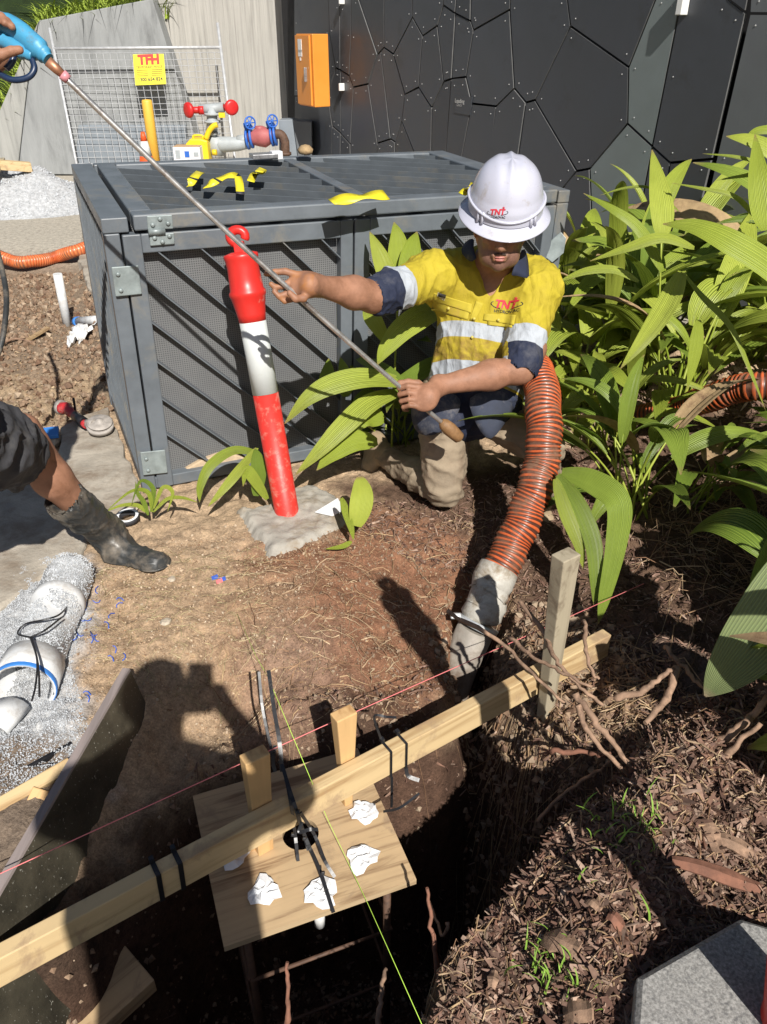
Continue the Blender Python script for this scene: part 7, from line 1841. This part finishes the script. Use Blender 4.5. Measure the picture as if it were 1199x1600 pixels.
# ------------------------------------------------------------------ loose litter over the ground
def sample(poly, n, z=0.0):
    P = G(poly); lo, hi = P.min(0), P.max(0); out = np.zeros((0, 2))
    while len(out) < n:
        q = rng.uniform(lo, hi, (n * 2, 2)); q = q[sdpoly(q[:, 0], q[:, 1], P) > 0]; out = np.concatenate([out, q])
    out = out[:n]; return out[:, 0], out[:, 1]
def on_ground(x, y, dz=0.0): return np.stack([x, y, height(x, y) + dz], 1)
def chips(name, poly, n, L, W, T, m, tilt=.5, dz=.004, bend=True):
    x, y = sample(poly, n); s = np.stack([rng.uniform(*L, n) * rng.uniform(.4, 1, n), rng.uniform(*W, n), rng.uniform(*T, n)], 1)
    # a chip: bent tapered sliver
    tv = np.array([[-.5, -.3, 0], [-.5, .25, 0], [0, .5, .9], [0, -.5, .8], [.5, .15, 0], [.5, -.2, -.3], [-.5, 0, -1], [0, 0, -.4], [.5, 0, -1.2]], float)
    tf = np.array([[0, 1, 2, 3], [3, 2, 4, 5], [1, 6, 7, 2], [2, 7, 8, 4], [6, 0, 3, 7], [7, 3, 5, 8]])
    V, F = scatter(tv, tf, on_ground(x, y, dz), s, randrot(n, tilt)); return npmesh(name, V, F, m, kind='stuff')
MUL = [(1020, 1120), (1250, 1050), (1330, 1720), (620, 1720), (720, 1500), (790, 1390), (880, 1300), (960, 1190)]
chips('bark_mulch', MUL, 17000, (.015, .085), (.003, .010), (.0012, .004), 'chips', .8)
chips('bark_mulch', MUL, 1500, (.03, .10), (.010, .022), (.002, .005), 'chips', .6)
chips('bark_mulch', [(840, 1040), (1020, 1000), (1100, 1100), (1000, 1230), (880, 1290), (800, 1200)], 3200, (.012, .06), (.003, .009), (.0012, .004), 'chips', .9)
chips('bark_litter', [(520, 800), (640, 780), (900, 700), (1000, 860), (1250, 800), (1300, 1100), (1000, 1000), (850, 980), (760, 880), (600, 850)], 5500, (.010, .06), (.002, .008), (.001, .004), 'chips', .7)
chips('bark_litter', [(850, 560), (1300, 480), (1300, 820), (900, 800)], 2500, (.02, .09), (.006, .02), (.001, .004), 'chips', .4)
chips('wood_litter', [(120, 890), (330, 830), (560, 830), (700, 850), (640, 1080), (380, 1120), (200, 1060), (120, 1140)], 3200, (.004, .018), (.0015, .005), (.0008, .0025), 'fibres', .6, .001)
chips('wood_litter', [(-100, 420), (150, 420), (175, 650), (90, 660), (-100, 660)], 2600, (.008, .035), (.004, .012), (.001, .004), 'fibres', .5, .003)
chips('pit_litter', [(170, 1330), (240, 1230), (300, 1140), (500, 1060), (700, 980), (860, 1100), (950, 1230), (700, 1600), (0, 1650)], 1800, (.01, .06), (.002, .008), (.001, .005), 'chips', .9)
def clods(name, poly, n, s0, s1, m, sink=.25):
    x, y = sample(poly, n); b = s0 + (s1 - s0) * rng.uniform(0, 1, n) ** 2.5; s = b[:, None] * rng.uniform(.7, 1.3, (n, 3))
    tv = OCT_V * 1.0; V, F = scatter(tv, OCT_F, on_ground(x, y, 0) + np.stack([0 * b, 0 * b, b * sink], 1), s, randrot(n, 1.2)); return npmesh(name, V, F, m, kind='stuff')
clods('soil_crumbs', [(120, 880), (330, 820), (520, 820), (480, 930), (380, 1130), (120, 1160)], 3000, .002, .012, 'tan_crumbs')
clods('soil_crumbs', [(400, 870), (560, 820), (860, 800), (800, 1000), (640, 1100), (380, 1130)], 3500, .003, .014, 'clods')
clods('soil_crumbs', [(-100, 410), (150, 410), (175, 650), (90, 660), (-100, 700)], 5000, .006, .05, 'clods')
clods('soil_crumbs', MUL, 2500, .004, .022, 'clods')
clods('soil_crumbs', [(660, 950), (860, 900), (1010, 1010), (1000, 1230), (880, 1300), (760, 1100)], 3200, .006, .035, 'clods')
clods('soil_crumbs', [(60, 1430), (300, 1140), (500, 1070), (640, 1060), (800, 1380), (660, 1620), (0, 1700)], 3000, .005, .024, 'clods')
# pale gravel bedding round the white pipe
GP = [(-120, 960), (30, 880), (118, 872), (138, 960), (112, 1040), (152, 1185), (60, 1235), (-120, 1330)]
x, y = sample(GP, 26000); n_ = len(x); s = rng.uniform(.002, .0055, (n_, 1)) * rng.uniform(.7, 1.3, (n_, 3))
V, F = scatter(OCT_V, OCT_F, on_ground(x, y, .003), s, randrot(n_, 1.2)); npmesh('gravel_bedding', V, F, 'gravel', kind='stuff')
# grit thrown over the pipe's back
tt = rng.uniform(0, 1, 5200); aa = rng.normal(-.35, .55, 5200); side_ = nrm(np.cross(pd_, pu)); upn = np.cross(side_, pd_)
Pp = ppA + (ppB - ppA) * tt[:, None] + (side_ * np.sin(aa)[:, None] + upn * np.cos(aa)[:, None]) * (R0 * 1.02)
keep = (fbm(Pp[:, 0] * 9, Pp[:, 1] * 9, seed=77, o=2) > -.12) | (tt < .30); Pp = Pp[keep]; n_ = len(Pp)
V, F = scatter(OCT_V, OCT_F, Pp, rng.uniform(.003, .006, (n_, 1)) * rng.uniform(.7, 1.3, (n_, 3)), randrot(n_, 1.2)); npmesh('gravel_dusting', V, F, 'gravel', kind='stuff')
# rootlets: thin bent fibres on the bank, under the rail and over the mulch
def fibres(name, poly, n, L, r, m, lift=.01, curl=1.0, seed=0, upr=0.0):
    rs_ = np.random.RandomState(seed); x, y = sample(poly, n); a = rs_.uniform(0, 2 * np.pi, n); l = rs_.uniform(*L, n); k = 5
    X = np.zeros((n, k + 1, 3)); cx, cy = x.copy(), y.copy()
    for i in range(k + 1):
        t = i / k; X[:, i, 0], X[:, i, 1] = cx, cy; X[:, i, 2] = height(cx, cy) + .002 + lift * np.sin(np.pi * t) * rs_.uniform(.2, 1, n) + upr * l * t * rs_.uniform(0, 1, n)
        cx = cx + np.cos(a) * l / k; cy = cy + np.sin(a) * l / k; a = a + rs_.normal(0, .35 * curl, n)
    rr = rs_.uniform(*r, n); d = X[:, 1:] - X[:, :-1]; d = np.concatenate([d, d[:, -1:]], 1); sd = np.cross(d, [0, 0, 1.]); sd /= np.linalg.norm(sd, axis=2, keepdims=True) + 1e-9
    up_ = np.array([0, 0, 1.]); V = []
    tp_r = (1 - np.linspace(0, .7, k + 1))[None, :, None] * rr[:, None, None]
    ring = np.stack([X + sd * tp_r, X + up_ * tp_r * 1.6, X - sd * tp_r], 2)          # n,k+1,3,3
    V = ring.reshape(-1, 3); F = []
    base = (np.arange(n) * (k + 1) * 3)[:, None]
    for i in range(k):
        for j in range(2): F.append(base + np.array([i * 3 + j, i * 3 + j + 1, (i + 1) * 3 + j + 1, (i + 1) * 3 + j])[None])
    F = np.stack(F, 1).reshape(-1, 4); return npmesh(name, V, F, m, kind='stuff')
fibres('rootlets', [(380, 880), (560, 820), (800, 790), (800, 900), (650, 1090), (400, 1130), (330, 1020)], 480, (.03, .16), (.0007, .0022), 'fibres', .012, 1, 1)
fibres('rootlets', [(150, 880), (420, 850), (420, 1060), (200, 1080), (140, 1000)], 350, (.02, .10), (.0005, .0014), 'straw', .006, 1, 2)
fibres('rootlets', [(800, 950), (1020, 1010), (1100, 1150), (1000, 1260), (850, 1300), (760, 1120)], 600, (.04, .22), (.0008, .003), 'fibres', .03, 1.2, 3)
fibres('rootlets', MUL, 900, (.03, .14), (.0008, .003), 'fibres', .02, 1, 4)
fibres('dry_straw', [(700, 1120), (860, 1130), (900, 1240), (780, 1220), (700, 1180)], 260, (.04, .12), (.0005, .001), 'straw', .03, 1.2, 5)
fibres('dry_straw', [(960, 780), (1260, 740), (1300, 960), (1050, 960)], 330, (.08, .35), (.0008, .0025), 'fibres', .05, .6, 6)
fibres('pit_roots', [(560, 1300), (760, 1380), (640, 1720), (400, 1720)], 130, (.05, .16), (.001, .003), 'fibres', .03, 1, 8, upr=.6)
# larger individual roots, traced
ROOTS = [([(700, 955, 2.25), (790, 1010, 2.20), (840, 1060, 2.10), (885, 1100, 2.08)], .006, 'long pale root running from the hose clamp over the rail'),
         ([(815, 940, 2.25), (850, 990, 2.18), (868, 1030, 2.08), (900, 1068, 2.02), (940, 1100, 2.0)], .007, 'straight pale root leaning across the foot of the tall grey peg'),
         ([(798, 995, 2.2), (830, 1025, 2.12), (875, 1048, 2.05), (925, 1075, 2.0)], .006, 'pale root just above the rail left of the tall grey peg'),
         ([(913, 970, 2.2), (916, 1010, 2.12), (925, 1050, 2.06), (935, 1062, 2.05)], .006, 'short upright root right beside the tall grey peg'),
         ([(900, 1085, 2.02), (925, 1120, 1.99), (950, 1150, 1.97), (985, 1195, 1.97), (1040, 1260, 1.97)], .009, 'thick pinkish root descending below the peg to the right'),
         ([(905, 1100, 2.0), (918, 1140, 1.98), (950, 1180, 1.97), (990, 1220, 1.98)], .008, 'second root running close beside the thick pinkish one'),
         ([(860, 1175, 2.08), (905, 1175, 2.05), (935, 1180, 2.02), (952, 1178, 2.0)], .007, 'frayed orange-brown root end pointing left below the rail'),
         ([(960, 1090, 2.05), (1005, 1080, 2.03), (1030, 1060, 2.03), (1055, 1045, 2.04)], .009, 'forked brown root right of the peg'),
         ([(1058, 1045, 2.05), (1040, 1090, 2.0), (1010, 1130, 1.96)], .011, 'stubby dark root crossing the forked brown one'),
         ([(1040, 1010, 2.1), (1070, 1045, 2.06), (1098, 1075, 2.05)], .007, 'slim dark root touching the tip of the huge waxy leaf'),
         ([(1100, 1175, 1.95), (1150, 1140, 1.92), (1175, 1120, 1.92), (1205, 1085, 1.92)], .012, 'broad grey-brown root at the right edge above the mulch'),
         ([(1120, 1200, 1.9), (1150, 1165, 1.88), (1190, 1130, 1.86)], .009, 'torn flat root below the broad grey-brown one'),
         ([(700, 1440, 1.8), (690, 1460, 1.8), (670, 1400, 1.9)], .004, 'thin twig standing at the plywood corner'),
         ([(684, 1560, 1.75), (680, 1480, 1.72), (672, 1440, 1.72), (668, 1388, 1.72)], .006, 'broken reddish root standing up out of the pit by the plywood corner'),
         ([(449, 1600, 1.70), (450, 1560, 1.70), (449, 1502, 1.70)], .006, 'upright reddish stick at the bottom of the picture below the plywood'),
         ([(590, 1610, 1.7), (596, 1560, 1.72), (604, 1510, 1.75)], .007, 'dark upright root stub at the bottom of the pit'),
         ([(840, 1285, 2.1), (880, 1240, 2.1), (940, 1200, 2.05), (970, 1180, 2.05)], .005, 'thin dark root curving along the pit wall')]
for pts, r_, lab in ROOTS:
    C = catmull([PD(*q) for q in pts], 6); rs_ = np.random.RandomState(len(lab)); C = [c + rs_.normal(0, .0022, 3) for c in C]; n = len(C)
    tag(MB().tube(C, [r_ * (1.1 - .55 * i / n) * (1 + rs_.uniform(-.15, .2)) for i in range(n)], 7).build('root', 'root_red' if 'red' in lab or 'orange' in lab else 'root', origin=C[0]), lab, 'root')
fr = MB()
for k in range(16):
    a = PD(862, 1174, 2.08); b = PD(862 - rnd.uniform(12, 34), 1174 + rnd.uniform(-10, 16), 2.09); fr.tube([a, (a + b) / 2 + np.array([0, 0, rnd.uniform(-.004, .006)]), b], [.002, .0014, .0006], 4)
tag(fr.build('root_hairs', 'root_red', origin=PD(862, 1174, 2.08)), 'spray of orange root hairs at the frayed root end below the rail', 'root hairs', kind='stuff')
# larger bark pieces one can pick out
for i, (u0, v0, u1, v1, w, lab) in enumerate(((1050, 1345, 1190, 1385, .035, 'long flat reddish bark strip lying across the mulch at the right'), (690 + 260, 1430, 975, 1447, .03, 'curved reddish bark flake left of the rubber base'), (915, 1408, 940, 1418, .02, 'pale wood chip in the mulch above the grass tuft'),
                                            (880, 1590, 925, 1575, .05, 'broad brown bark flake at the bottom edge'), (1100, 1280, 1125, 1330, .03, 'upright split bark piece among the mulch at the right'), (768, 1545, 774, 1515, .02, 'small upright wood splinter at the pit edge'),
                                            (1120, 1310, 1195, 1340, .04, 'thick grey bark strip near the right edge'), (850, 1465, 905, 1480, .05, 'light grey-brown bark plate above the lower grass tuft'))):
    a, b = gpt(u0, v0, .02), gpt(u1, v1, .022); d = nrm(b - a); s = nrm(np.cross(d, (0, 0, 1))); rs_ = np.random.RandomState(i); V, F = [], []
    for k in range(7):
        t = k / 6; c = a + (b - a) * t + np.array([0, 0, .006 * math.sin(t * 5)]); ww = w / 2 * (.55 + .6 * math.sin(math.pi * (t * .8 + .1))) * rs_.uniform(.8, 1.15); V += [c - s * ww, c + np.array([0, 0, .006]), c + s * ww * rs_.uniform(.8, 1.1)]
    for k in range(6): F += [(3 * k, 3 * k + 1, 3 * k + 4, 3 * k + 3), (3 * k + 1, 3 * k + 2, 3 * k + 5, 3 * k + 4)]
    o = MB().add(V, F).build('bark_piece', 'root_red' if 'red' in lab else 'root', origin=(a + b) / 2); o.modifiers.new('t', 'SOLIDIFY').thickness = .006; tag(o, lab, 'bark')
